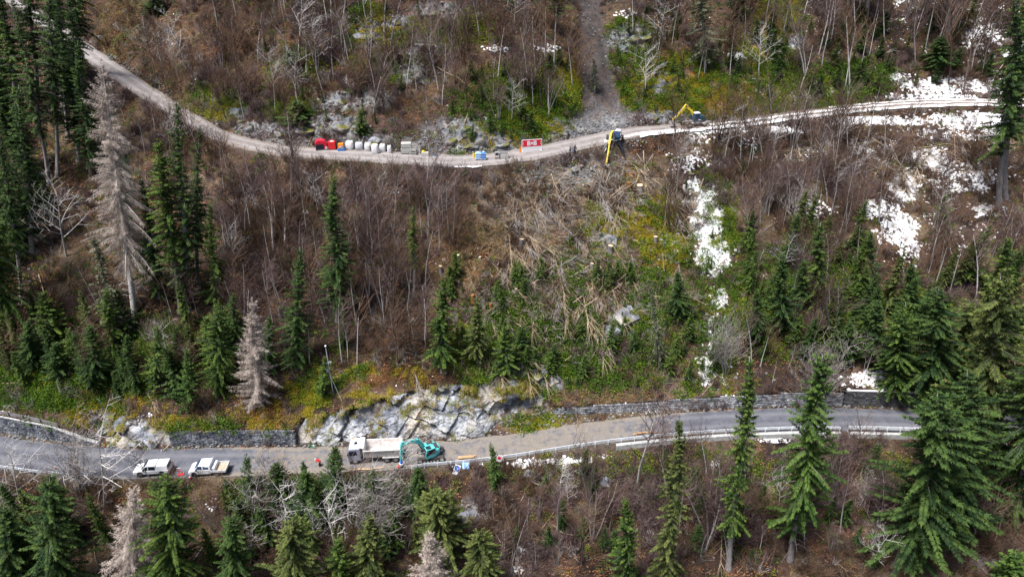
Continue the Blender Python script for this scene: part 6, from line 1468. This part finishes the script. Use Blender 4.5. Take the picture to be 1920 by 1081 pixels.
for i, (x, y, s, lab) in enumerate([(1170, 592, 2.3, 'big grey boulder with mossy top in the lower clearing'), (1152, 622, 1.8, 'yellowish boulder under the big grey one'), (1070, 318, .95, 'white boulder on the grey fill below the two people'), (990, 890, .9, 'grey boulder with orange lichen below the guardrail snow'), (1140, 448, 1.8, 'grey boulder behind the thick stump'), (1010, 698, 1.6, 'grey boulder at the top of the rock face, right'), (1040, 712, 1.2, 'dark boulder above the right end of the rock face'), (880, 962, 1.5, 'bluish grey boulder on the slope below the digger'), (1135, 905, 1.2, 'mossy grey boulder in the brush below the dirt stretch'), (1600, 345, 1.4, 'mossy boulder with snow below the snowy road'), (700, 268, 1.5, 'rounded boulder behind the white bags'), (1490, 88, 1.6, 'dark slab boulder on the slope at top right')]): boulder(x, y, s, lab, i)
OUT = [(690, 62, 2.4), (705, 48, 2), (730, 72, 1.6), (745, 40, 2.2), (780, 95, 2.8), (800, 82, 2.4), (770, 132, 2), (795, 148, 2), (640, 186, 2), (612, 198, 1.6), (575, 240, 2.2), (550, 245, 1.8), (600, 235, 2.0), (640, 236, 2.6), (655, 225, 2), (530, 250, 1.6), (710, 180, 2), (730, 170, 1.5), (845, 262, 2.6), (865, 250, 2.2), (880, 270, 2.4), (905, 262, 2), (925, 275, 1.8), (870, 238, 2), (840, 245, 1.6), (945, 268, 1.6), (1060, 250, 1.8), (1070, 232, 1.5), (1190, 72, 2.4), (1170, 90, 2), (1210, 66, 2), (1240, 160, 2.2), (1215, 168, 1.6), (1225, 218, 2), (1255, 212, 1.8), (815, 22, 2.6), (845, 15, 2), (505, 38, 2), (655, 30, 1.6), (445, 208, 2), (455, 225, 1.8), (470, 240, 2), (205, 775, 1.8), (230, 790, 2), (180, 785, 1.6), (1400, 230, 1.2), (960, 715, 2), (940, 728, 1.6), (985, 735, 1.8), (870, 735, 1.8), (1100, 310, 1.2), (1470, 60, 1.5), (220, 45, 1.8), (240, 62, 1.4), (190, 70, 1.6), (1420, 40, 2)]
for i, (x, y, s) in enumerate(OUT): boulder(x, y, s * random.uniform(.5, .85), 'dark mossy rock outcrop breaking through the slope', i + 2, 'rock_outcrop', 'structure', sink=.35, mats=RC)
# ================================================================== ground cover (uncountable)
def gn_scatter(name, label, cat, src_mb, mat, P, rot, scl, cattr=True):
    """instances of one small mesh on points; one object of stuff"""
    src = bpy.data.objects.new(name + '_source', src_mb.mesh(name, mat, False, cattr))
    me = bpy.data.meshes.new(name); me.vertices.add(len(P)); me.vertices.foreach_set('co', np.asarray(P, np.float32).ravel())
    a = me.attributes.new('rot', 'FLOAT_VECTOR', 'POINT'); a.data.foreach_set('vector', np.asarray(rot, np.float32).ravel())
    a = me.attributes.new('scl', 'FLOAT_VECTOR', 'POINT'); a.data.foreach_set('vector', np.asarray(scl, np.float32).ravel())
    ob = link(name, me); tag(ob, label, cat, kind='stuff')
    g = bpy.data.node_groups.new(name, 'GeometryNodeTree')
    g.interface.new_socket('Geometry', in_out='INPUT', socket_type='NodeSocketGeometry'); g.interface.new_socket('Geometry', in_out='OUTPUT', socket_type='NodeSocketGeometry')
    N = g.nodes; gi = N.new('NodeGroupInput'); go = N.new('NodeGroupOutput'); ip = N.new('GeometryNodeInstanceOnPoints'); oi = N.new('GeometryNodeObjectInfo')
    oi.inputs['Object'].default_value = src; oi.inputs['As Instance'].default_value = False
    r = N.new('GeometryNodeInputNamedAttribute'); r.data_type = 'FLOAT_VECTOR'; r.inputs[0].default_value = 'rot'
    s = N.new('GeometryNodeInputNamedAttribute'); s.data_type = 'FLOAT_VECTOR'; s.inputs[0].default_value = 'scl'
    e = N.new('FunctionNodeEulerToRotation'); L = g.links.new
    L(gi.outputs[0], ip.inputs['Points']); L(oi.outputs['Geometry'], ip.inputs['Instance']); L(r.outputs[0], e.inputs[0]); L(e.outputs[0], ip.inputs['Rotation']); L(s.outputs[0], ip.inputs['Scale']); L(ip.outputs[0], go.inputs[0])
    md = ob.modifiers.new('scatter', 'NODES'); md.node_group = g
    return ob
# terrain normals and sampling
Vg = V.reshape(NRW, NC, 3); du_ = np.gradient(Vg, axis=1); dv_ = np.gradient(Vg, axis=0); NN = np.cross(du_, dv_); area = np.linalg.norm(NN, axis=-1); NN = NN / np.maximum(area[..., None], 1e-9)
vis = (PX > -120) & (PX < 2040) & (PY > -120) & (PY < 1230) & (SID != 1) & (SID != 5)
def sample(n, wgt, lift=0.0, rs=NR):
    p = (area * wgt * vis).ravel(); p = p / p.sum(); idx = rs.choice(len(p), n, p=p)
    P = V[idx] + rs.uniform(-.25, .25, (n, 3)) * np.array([1, .6, 0]); P[:, 2] += lift
    return P, NN.reshape(-1, 3)[idx], idx
def tilt_rot(n, Nn, amt, rs=NR):
    # lean along the slope normal a little, random heading
    r = np.zeros((n, 3)); r[:, 0] = -Nn[:, 1] * amt + rs.uniform(-.2, .2, n); r[:, 1] = Nn[:, 0] * amt + rs.uniform(-.2, .2, n); r[:, 2] = rs.uniform(0, 6.283, n); return r
def scl(n, a, b, flat=(1, 1), rs=NR):
    s = rs.uniform(a, b, (n, 1)) * np.ones((1, 3)); s[:, 2] *= rs.uniform(flat[0], flat[1], n); return s
def tuft(seed, n, L, w, droop, spread):
    rnd = random.Random(seed); mb = MB()
    for i in range(n):
        an = rnd.uniform(0, 6.28); d = Vector((math.cos(an), math.sin(an), 0)); s = Vector((-d.y, d.x, 0)); l = L * rnd.uniform(.5, 1.1); o = d * rnd.uniform(0, .12)
        t = rnd.uniform(.2, 1) * spread; p1 = o + d * l * t * .5 + Vector((0, 0, l * .55)); p2 = o + d * l * t * 1.1 + Vector((0, 0, l * (.85 - droop * t))); v = rnd.uniform(.1, 1)
        mb.add([o - s * w, o + s * w, p1 + s * w * .8, p1 - s * w * .8, p2], [(0, 1, 2, 3), (3, 2, 4)], v)
    return mb
def leafclump(seed, n, Rr, h, l, w):
    rnd = random.Random(seed); mb = MB()
    for i in range(n):
        a = rnd.uniform(0, 6.28); rr = Rr * math.sqrt(rnd.random()); z = h * (1 - (rr / Rr) ** 2) * rnd.uniform(.3, 1); p = Vector((math.cos(a) * rr, math.sin(a) * rr, z))
        d = Vector((rnd.uniform(-1, 1), rnd.uniform(-1, 1), rnd.uniform(-.2, .8))).normalized(); s = d.cross(Vector((rnd.uniform(-1, 1), rnd.uniform(-1, 1), 1))).normalized(); k = l * rnd.uniform(.6, 1.2)
        mb.add([p, p + d * k * .5 + s * w, p + d * k, p + d * k * .5 - s * w], [(0, 1, 2, 3)], rnd.uniform(.1, 1))
    return mb
def brush(seed, n, H, spread, kids):
    rnd = random.Random(seed); mb = MB()
    for i in range(n):
        a = rnd.uniform(0, 6.28); t = rnd.uniform(.05, 1) * spread; d = Vector((math.cos(a) * t, math.sin(a) * t, 1)).normalized(); L = H * rnd.uniform(.5, 1.1); o = Vector((rnd.uniform(-.3, .3), rnd.uniform(-.3, .3), -.1))
        m = o + d * L * .5; e = o + d * L + Vector((d.x, d.y, -.2)) * L * .15; r = .016 + .008 * rnd.random()
        mb.tube([o, m, e], [r * 1.3, r, r * .4], 3, False)
        for k in range(kids):
            f = rnd.uniform(.3, .95); p = o.lerp(e, f); dd = (d + Vector((rnd.uniform(-1, 1), rnd.uniform(-1, 1), rnd.uniform(-.2, .5))) * .9).normalized(); q = p + dd * L * rnd.uniform(.15, .35)
            s = Vector((-dd.y, dd.x, .2)).normalized() * .017
            mb.add([p - s, p + s, q], [(0, 1, 2)])
    return mb
clearing = blobs([(1050, 405, 130, 110), (1150, 350, 90, 50), (1030, 570, 150, 95), (1180, 560, 90, 80)])
tanpatch = blobs([(890, 470, 95, 75), (965, 480, 50, 60)])
wood_dark = blobs([(120, 420, 170, 220), (300, 560, 130, 90)])
open_ = 1 - np.clip(chute * 1.1, 0, 1)
rkm = 1 - np.clip(rk * .8 + np.where(SID == 6, .5, 0), 0, 1)
soft = np.where((SID == 3), 0, 1) * rkm * open_ * np.where(SID == 2, .4, 1)
edgefree = np.where(SID == 0, sstep(.2, 1.2, y1 - YY), np.where(SID == 4, sstep(.3, 1.2, y4 - YY), 1))
green = np.clip(mossm + ym, 0, 1)
def put(name, label, cat, mbs, mat, n, wgt, sa, sb, amt=.8, flat=(.8, 1.2), lift=-.03, head=None):
    for i, mb in enumerate(mbs):
        k = n // len(mbs); P, Nn, idx = sample(k, wgt, lift); rt = tilt_rot(k, Nn, amt)
        if head is not None:      # lying down the fall line: pitch with the slope
            rt[:, 2] = head + NR.normal(0, .55, k); rt[:, 1] = .52 + NR.uniform(-.15, .15, k); rt[:, 0] = NR.uniform(-.1, .1, k)
        gn_scatter(name, label[i], cat, mb, mat, P, rt, scl(k, sa, sb, flat))
straw = blobs([(225, 55, 50, 70), (420, 225, 70, 40), (300, 200, 100, 60, .6), (900, 460, 110, 60, .8), (1080, 760, 110, 40), (1140, 760, 100, 30), (1850, 855, 80, 36), (900, 880, 110, 22), (300, 910, 110, 28), (420, 890, 160, 18), (450, 795, 130, 24)])
put('dry_grass', ['pale dry grass tufts over the banks and slopes', 'bent dry grass blades over the banks and slopes'], 'grass', [tuft(1, 12, .42, .022, .5, .9), tuft(2, 10, .55, .02, .9, 1.2)], 'dry_grass', 22000, soft * edgefree * (.12 + straw * 1.6 + tanpatch * 1.5 + clearing * .7), .6, 1.3)
put('leaf_litter', ['fallen brown leaves covering the slope'], 'leaves', [leafclump(3, 16, .6, .12, .16, .06)], 'dead_leaf', 42000, soft * (1 - np.clip(snowm, 0, 1) * .8) * edgefree * (.4 + .8 * sstep(.4, .6, nB)) * (1 - green * .7) * (1 + tanpatch * 1.5), .7, 1.5)
put('moss_carpet', ['green moss and bilberry cushions on the slope', 'yellow moss cushions on the slope'], 'moss', [leafclump(4, 40, .55, .28, .16, .05)], 'moss_leaf', 20000, soft * (1 - np.clip(snowm, 0, 1) * .7) * (mossm * sstep(.45, .53, nB) + .006), .6, 1.5)
put('moss_carpet', ['yellow and orange moss cushions on the slope'], 'moss', [leafclump(5, 36, .5, .2, .14, .05)], 'moss_yellow', 18000, (np.where(SID == 3, .3, 1)) * open_ * (1 - np.clip(snowm, 0, 1) * .7) * (np.maximum(ym, om * .7) * (1 + blobs([(1225, 430, 60, 80), (1290, 165, 150, 60), (1470, 30, 60, 70)]) * 1.5) * sstep(.40, .55, nC) + .003), .5, 1.3)
put('low_shrubs', ['dark green low shrubs covering the slope'], 'shrubs', [leafclump(6, 70, .8, .65, .22, .06)], 'shrub_leaf', 16000, soft * (1 - np.clip(snowm, 0, 1) * .8) * edgefree * (green * sstep(.45, .6, nA + .08) + .03 + blobs([(1340, 520, 60, 200), (60, 720, 140, 60), (250, 690, 200, 60), (600, 920, 200, 60), (1500, 160, 200, 60), (950, 200, 120, 80), (960, 700, 120, 50), (1050, 650, 220, 90), (1500, 570, 160, 110), (200, 660, 220, 80)]) * .8), .5, 1.5)
sx_ = 1 - np.clip(snowm, 0, 1) * .85
bgap = (1 - green * .65) * (1 - tanpatch * .6) * (1 - np.clip(snowm, 0, 1) * .55) * sstep(.40, .54, fbm(XX / 4, YY / 3.2, 207, 3)); spc = fbm(XX / 9, YY / 8, 93, 3)
bz = bgap * soft * edgefree * (1 - clearing * .6) * (.35 + .65 * sstep(.42, .58, nA)) * (1 - wood_dark * .5)
bden = .35 + blobs([(600, 450, 230, 190), (700, 600, 160, 120), (560, 120, 260, 130), (1480, 330, 200, 120), (1400, 1000, 400, 130), (1000, 960, 160, 100), (300, 200, 140, 90), (1650, 60, 260, 90), (700, 1000, 200, 80), (300, 930, 160, 50), (1800, 1000, 140, 80)])
put('bare_brush', ['brown leafless brushwood over the slopes', 'tall brown leafless brushwood over the slopes'], 'brushwood', [brush(7, 16, 1.5, .7, 3), brush(8, 12, 2.4, .5, 4)], 'twig_brown', 13000, bz * bden * sstep(.56, .48, spc) * (1 - .6 * blobs([(640, 130, 260, 110), (320, 70, 120, 70), (700, 690, 150, 40)])), .6, 1.3)
put('bare_brush', ['purplish leafless brushwood over the slopes'], 'brushwood', [brush(9, 16, 1.9, .6, 4)], 'twig_purple', 9500, bz * bden * sstep(.50, .56, spc), .6, 1.4)
put('bare_brush', ['pale grey leafless brushwood over the slopes'], 'brushwood', [brush(10, 14, 1.7, .8, 4)], 'twig_grey', 3200, bz * (bden + clearing * .2), .6, 1.4)
def stone_mb(seed):
    rnd = random.Random(seed); mb = MB(); mb.box((0, 0, .3), (1, .8, .7), None, (.7, .75)); mb.v = [tuple(c + rnd.uniform(-.14, .14) for c in v) for v in mb.v]; return mb
rub = chute * .02 + chute * sstep(190, 250, PY) * .15 + blobs([(1040, 320, 90, 36, .5), (1130, 262, 90, 20, .4), (1150, 310, 60, 24, .4), (860, 265, 100, 24, .4)]) + rk * .25 + np.where((SID == 2) | (SID == 6), .3, 0) + .004
put('loose_stones', ['loose grey stones in the debris chute and on the banks', 'small loose stones on the banks and road edges'], 'stones', [stone_mb(11), stone_mb(12)], 'rubble', 7000, rub, .10, .5, .6)
# branches left lying in the clearing
def stick_mb(seed, L, r, kids):
    rnd = random.Random(seed); mb = MB(); mb.tube([(-L / 2, 0, .05), (-L * .1, rnd.uniform(-.1, .1), .12), (L * .25, rnd.uniform(-.15, .15), .1), (L / 2, rnd.uniform(-.2, .2), .04)], [r, r * .9, r * .7, r * .35], 4)
    for k in range(kids):
        x = rnd.uniform(-.1, .5) * L; a = rnd.uniform(-1, 1); mb.tube([(x, 0, .1), (x + L * .16, a * L * .14, rnd.uniform(0, .3)), (x + L * .3, a * L * .22, rnd.uniform(0, .3))], [r * .45, r * .3, r * .12], 3, False)
    return mb
deb = soft * (1 - np.clip(ym, 0, 1) * .8) * (clearing + .01 + blobs([(1650, 300, 200, 60, .3), (1000, 620, 160, 100, .6), (980, 1010, 80, 60, .25), (1230, 400, 90, 80, .4)]))
put('felled_branches', ['tan branches lying criss cross in the clearing', 'grey branches lying criss cross in the clearing'], 'branches', [stick_mb(13, 3.4, .04, 5), stick_mb(14, 2.2, .03, 7)], 'stick_tan', 2200, deb, .5, 1.4, 1.0, lift=.08)
put('felled_branches', ['brown twiggy branches lying in the clearing'], 'branches', [stick_mb(15, 2.8, .035, 9)], 'twig_grey', 2200, deb, .5, 1.4, 1.0, lift=.08)
put('felled_branches', ['green spruce boughs lying in the clearing'], 'branches', [leafclump(16, 46, .9, .22, .34, .06)], 'shrub_leaf', 1900, deb * blobs([(1000, 600, 180, 110), (1150, 520, 150, 80), (1180, 640, 110, 60), (900, 640, 90, 60)]), .5, 1.3, 1.0, lift=.05)

put('felled_branches', ['long thick stems lying tangled in the clearing', 'broken limbs lying tangled in the clearing'], 'branches', [stick_mb(17, 7.0, .075, 10), stick_mb(18, 4.6, .06, 14)], 'stick_tan', 300, (deb + soft * blobs([(1000, 650, 150, 70, .5)])) * sstep(.48, .58, fbm(XX / 6, YY / 5, 401, 3)), .6, 1.4, 1.3, lift=.3, head=-math.pi / 2)
put('felled_branches', ['grey long stems lying tangled in the clearing'], 'branches', [stick_mb(19, 6.0, .07, 16)], 'twig_grey', 200, deb * sstep(.48, .6, fbm(XX / 6, YY / 5, 401, 3)), .6, 1.3, 1.3, lift=.3, head=-math.pi / 2)
put('brush_heap', ['heaped brown twigs and boughs in the clearing'], 'brushwood', [brush(20, 40, 1.6, 2.2, 5)], 'twig_brown', 420, deb * sstep(.5, .58, fbm(XX / 6, YY / 5, 401, 3)), .6, 1.4, 1.0)
# ---- old snow patches
def snow_patch_mesh(cl):
    rnd = random.Random(99); mb = MB()
    for cx, cy, rx, ry, n, s0, s1 in cl:
        for i in range(max(3, int(n * .42)) if n > 26 else n):
            a = rnd.uniform(0, 6.283); q = math.sqrt(rnd.random()); b, nn = at(cx + rx * q * math.cos(a), cy + ry * q * math.sin(a))
            if b is None: continue
            r = rnd.uniform(s0, s1) * rnd.uniform(.4, .95); k = 9; t = nn.cross(Vector((1, 0, 0))).normalized(); u = t.cross(nn)
            el = rnd.uniform(.45, .9); ph = rnd.uniform(0, 3.14); h = .03 + r * .07
            if abs(rnd.random()) < .5: ph *= .3
            ring = []; ring2 = []
            for j in range(k):
                an = 6.283 * j / k; rr = r * rnd.uniform(.6, 1.2); x = math.cos(an) * rr; y = math.sin(an) * rr * el; X_ = x * math.cos(ph) - y * math.sin(ph); Y_ = x * math.sin(ph) + y * math.cos(ph)
                ring.append(b + u * X_ + t * Y_ - nn * .10); ring2.append(b + (u * X_ + t * Y_) * .84 + nn * (h * rnd.uniform(.5, 1)))
            mb.add(ring + ring2 + [b + nn * h * 1.2], [(j, (j + 1) % k, (j + 1) % k + k, j + k) for j in range(k)] + [(j + k, (j + 1) % k + k, 2 * k) for j in range(k)])
    return mb
SN = [(1325, 400, 46, 70, 190, .25, .8), (1300, 370, 30, 40, 60, .25, .8), (1330, 470, 50, 50, 110, .2, .7), (1255, 450, 36, 50, 50, .2, .6), (1345, 600, 40, 80, 70, .2, .55), (1340, 690, 46, 40, 60, .25, .7), (1300, 300, 60, 40, 50, .2, .7),
 (1690, 350, 40, 36, 130, .3, 1.0), (1650, 390, 60, 26, 90, .25, .8), (1680, 430, 46, 40, 90, .25, .8), (1700, 470, 30, 34, 50, .2, .6), (1600, 290, 110, 24, 70, .25, .7), (1740, 300, 50, 30, 80, .3, .9), (1780, 330, 80, 40, 80, .25, .8), (1860, 395, 46, 16, 60, .3, .8), (1830, 330, 50, 40, 50, .2, .6), (1500, 395, 60, 26, 50, .2, .6), (1460, 300, 100, 40, 40, .15, .5), (1560, 400, 60, 30, 40, .2, .6),
 (1640, 225, 180, 10, 160, .3, .8), (1820, 222, 110, 14, 130, .4, .9), (1800, 245, 120, 20, 70, .3, .8), (1480, 242, 120, 8, 110, .3, .7), (1330, 244, 60, 6, 70, .3, .6), (1310, 258, 60, 10, 50, .2, .6), (1400, 262, 80, 14, 40, .2, .5),
 (1760, 160, 90, 22, 110, .3, .8), (1690, 150, 30, 20, 50, .3, .8), (1840, 70, 50, 40, 120, .3, .9), (1820, 30, 40, 24, 50, .25, .7), (1860, 160, 60, 20, 70, .3, .8), (1740, 180, 120, 6, 80, .3, .7), (1900, 90, 30, 20, 30, .3, .7), (1570, 165, 60, 14, 50, .2, .5), (1480, 178, 70, 8, 50, .2, .6), (1340, 170, 90, 20, 30, .15, .4), (1440, 170, 40, 12, 30, .2, .5),
 (1660, 712, 90, 20, 110, .25, .6), (1650, 730, 80, 6, 60, .25, .5), (1880, 742, 60, 7, 70, .3, .7), (1790, 745, 60, 6, 30, .3, .5), (1250, 757, 90, 4, 40, .15, .35), (1370, 745, 40, 6, 30, .2, .4), (1200, 770, 30, 5, 20, .2, .4),
 (400, 815, 60, 3, 36, .25, .5), (350, 816, 40, 3, 40, .25, .5), (470, 813, 26, 2, 16, .2, .35), (410, 812, 12, 3, 12, .3, .5), (280, 778, 14, 4, 10, .25, .4), (310, 790, 14, 4, 6, .2, .35),
 (15, 768, 18, 8, 14, .25, .5), (45, 780, 10, 5, 10, .2, .4), (1050, 862, 70, 8, 120, .2, .5), (990, 868, 40, 8, 50, .2, .5), (1120, 856, 30, 6, 40, .15, .4), (985, 1030, 22, 12, 26, .25, .6), (970, 1070, 20, 8, 14, .2, .5), (1340, 870, 12, 10, 16, .2, .5), (1455, 822, 40, 8, 50, .2, .5),
 (250, 977, 12, 7, 10, .3, .6), (400, 945, 14, 12, 14, .2, .4), (1905, 960, 14, 14, 14, .2, .5), (1850, 980, 40, 14, 10, .15, .3),
 (1025, 90, 26, 8, 26, .25, .6), (930, 90, 30, 6, 26, .2, .5), (920, 222, 14, 10, 16, .3, .6), (1180, 26, 34, 10, 34, .25, .6), (1385, 102, 22, 8, 26, .25, .6), (1405, 45, 20, 8, 16, .2, .5), (1040, 170, 30, 20, 22, .2, .45), (1165, 125, 20, 8, 12, .2, .4), (1215, 225, 14, 6, 16, .25, .5), (1060, 300, 30, 10, 8, .2, .4),
 (1290, 40, 60, 30, 14, .15, .35), (620, 158, 90, 70, 18, .12, .3), (420, 90, 100, 80, 34, .12, .32), (300, 60, 60, 40, 16, .12, .3), (850, 130, 90, 80, 40, .1, .3), (960, 120, 70, 80, 40, .12, .32), (690, 240, 8, 6, 6, .25, .4), (1100, 330, 60, 20, 20, .15, .35), (960, 590, 40, 50, 26, .1, .3), (1060, 600, 60, 60, 14, .1, .25), (870, 480, 60, 40, 14, .12, .3), (700, 400, 200, 60, 20, .12, .3), (500, 380, 60, 40, 12, .15, .4), (650, 365, 14, 12, 12, .3, .6), (570, 400, 14, 6, 8, .25, .5), (1200, 460, 60, 60, 26, .1, .3), (900, 480, 300, 60, 20, .1, .22), (720, 715, 160, 16, 16, .1, .2), (1000, 780, 100, 20, 10, .1, .25), (1500, 900, 250, 40, 12, .12, .3), (880, 870, 40, 6, 10, .15, .3)]
so = snow_patch_mesh(SN).build('snow_patches', 'snow'); tag(so, 'patches of old white snow scattered over the slope', 'snow', kind='stuff')
# snow lying on the upper road between and beside the wheel tracks
def strip(name, p0, p1, t0, t1, which, seed, thr, thick=.07, nv=7):
    xa = float(np.interp(p0, upx if which == 'U' else lpx, xs)); xb = float(np.interp(p1, upx if which == 'U' else lpx, xs)); n = int((xb - xa) / .18); X = np.linspace(xa, xb, n)
    yc, wy, zc = (yu, wu, zu) if which == 'U' else (yl, wl, zl); ip = lambda a: np.interp(X, xs, a); Vs = []
    for j, t in enumerate(np.linspace(0, 1, nv)):
        tt = t0 + (t1 - t0) * t; s = X; dens = fbm(s / 2.2, s * 0 + t * 1.2 + seed, seed, 4); prof = math.sin(math.pi * t)
        h = thick * (prof * 1.6 + (dens - thr) * 3.2 - .35); Vs.append(np.stack([X, ip(yc) + ip(wy) * (tt + (fbm(s / 1.4, s * 0 + seed * 3 + t * .6, seed + 20, 4) - .5) * .42), ip(zc) + .06 * (1 - min(1, tt * tt)) + np.clip(h, -.25, .16)], -1))
    return np.array(Vs).reshape(-1, 3), grid_quads(nv, n)
parts_ = [strip('a', 1195, 1960, -1.25, -.62, 'U', 3, .42), strip('b', 1330, 1960, -.18, .22, 'U', 4, .47), strip('c', 1560, 1960, .7, 1.2, 'U', 5, .42), strip('d', 855, 905, -1.15, -.95, 'U', 6, .58), strip('e', 1130, 1260, -.75, -.35, 'U', 8, .40)]
off = 0; Va = []; Qa = []
for v_, q_ in parts_: Va.append(v_); Qa.append(q_ + off); off += len(v_)
tag(link('road_snow', np_mesh('road_snow', np.concatenate(Va), np.concatenate(Qa), 'snow')), 'strips of packed snow along the tracks of the upper road', 'snow', kind='stuff')

# ---- the rest of the two crowds: too many to name, joined per crowd
def crowd_stuff(name, label, cat, items):
    keys = sorted({it['a'][0] for it in items}); srcs = []
    for k in keys:
        tkm, crm, H, Rr = VAR[k]; import bmesh
        bm = bmesh.new(); bm.from_mesh(tkm); n0 = len(bm.faces); bm.from_mesh(crm); bm.faces.ensure_lookup_table()
        for f in bm.faces[n0:]: f.material_index = 1
        me = bpy.data.meshes.new(name); bm.to_mesh(me); bm.free(); me.materials.append(tkm.materials[0]); me.materials.append(crm.materials[0])
        me.transform(Matrix.Diagonal((10 / H, 10 / H, 10 / H, 1))); srcs.append(bpy.data.objects.new(name + '_source', me))
    P = []; Rt = []; S = []; I = []; rs = random.Random(4)
    for it in items:
        b = it['k']['base']; h = it['size'] / (pscale(b) * .9) / 10; P.append(tuple(b)); Rt.append((rs.uniform(-.1, .1), rs.uniform(-.1, .1), rs.uniform(0, 6.28))); S.append((h, h, h)); I.append(rs.randrange(len(keys)))
    me = bpy.data.meshes.new(name); me.vertices.add(len(P)); me.vertices.foreach_set('co', np.array(P, np.float32).ravel())
    for an, val in (('rot', Rt), ('scl', S)): a = me.attributes.new(an, 'FLOAT_VECTOR', 'POINT'); a.data.foreach_set('vector', np.array(val, np.float32).ravel())
    a = me.attributes.new('pick', 'INT', 'POINT'); a.data.foreach_set('value', np.array(I, np.int32))
    ob = link(name, me); tag(ob, label, cat, kind='stuff'); g = bpy.data.node_groups.new(name, 'GeometryNodeTree')
    g.interface.new_socket('Geometry', in_out='INPUT', socket_type='NodeSocketGeometry'); g.interface.new_socket('Geometry', in_out='OUTPUT', socket_type='NodeSocketGeometry')
    N = g.nodes; L = g.links.new; gi = N.new('NodeGroupInput'); go = N.new('NodeGroupOutput'); ip = N.new('GeometryNodeInstanceOnPoints'); j = N.new('GeometryNodeJoinGeometry'); ip.inputs['Pick Instance'].default_value = True
    for s_ in srcs:
        oi = N.new('GeometryNodeObjectInfo'); oi.inputs['Object'].default_value = s_; oi.inputs['As Instance'].default_value = False; ti = N.new('GeometryNodeGeometryToInstance'); L(oi.outputs['Geometry'], ti.inputs[0]); L(ti.outputs[0], j.inputs[0])
    r = N.new('GeometryNodeInputNamedAttribute'); r.data_type = 'FLOAT_VECTOR'; r.inputs[0].default_value = 'rot'
    s_ = N.new('GeometryNodeInputNamedAttribute'); s_.data_type = 'FLOAT_VECTOR'; s_.inputs[0].default_value = 'scl'
    k_ = N.new('GeometryNodeInputNamedAttribute'); k_.data_type = 'INT'; k_.inputs[0].default_value = 'pick'; e = N.new('FunctionNodeEulerToRotation')
    L(gi.outputs[0], ip.inputs['Points']); L(j.outputs[0], ip.inputs['Instance']); L(r.outputs[0], e.inputs[0]); L(e.outputs[0], ip.inputs['Rotation']); L(s_.outputs[0], ip.inputs['Scale']); L(k_.outputs[0], ip.inputs['Instance Index']); L(ip.outputs[0], go.inputs[0])
    ob.modifiers.new('scatter', 'NODES').node_group = g
crowd_stuff('spruce_saplings', 'mass of small spruce saplings dotted over the whole slope', 'saplings', REST['young'])
crowd_stuff('leafless_saplings', 'mass of small leafless saplings dotted over the whole slope', 'saplings', REST['bare'])

# ---- growth hanging over the rock faces
for fi, (A, nt_) in enumerate(zip(FACES, (1500, 420))):
    nr_, nc_ = A.shape[:2]; tt = np.linspace(0, 1, nr_)[:, None] + np.zeros((1, nc_)); wgt = sstep(.55, .95, tt) * sstep(.50, .60, fbm(A[..., 0] / 2.2, A[..., 2] / 1.6, 501, 3)) + .10 * sstep(.58, .66, fbm(A[..., 0] / 1.6, A[..., 2] / 1.2, 511, 3)) + .5 * sstep(.90, .97, tt)
    for nm, lab, cat, mb, mat, n in (('moss_carpet', 'moss hanging over the rock face', 'moss', leafclump(21, 30, .45, .2, .15, .05), 'moss_leaf', nt_), ('dry_grass', 'dry grass and leaves hanging over the rock face', 'grass', tuft(22, 14, .45, .025, .9, 1.2), 'dry_grass', nt_), ('moss_carpet', 'orange moss at the rock face top', 'moss', leafclump(23, 30, .4, .16, .14, .05), 'moss_yellow', nt_ // 2)):
        p = (wgt / wgt.sum()).ravel(); idx = NR.choice(len(p), n, p=p); P = A.reshape(-1, 3)[idx] + NR.uniform(-.1, .1, (n, 3)); gn_scatter(nm, lab + (', by the tipper truck' if fi == 0 else ', left of the stone wall'), cat, mb, mat, P, tilt_rot(n, np.tile([0, -.5, .8], (n, 1)), .9), scl(n, .5, 1.3))
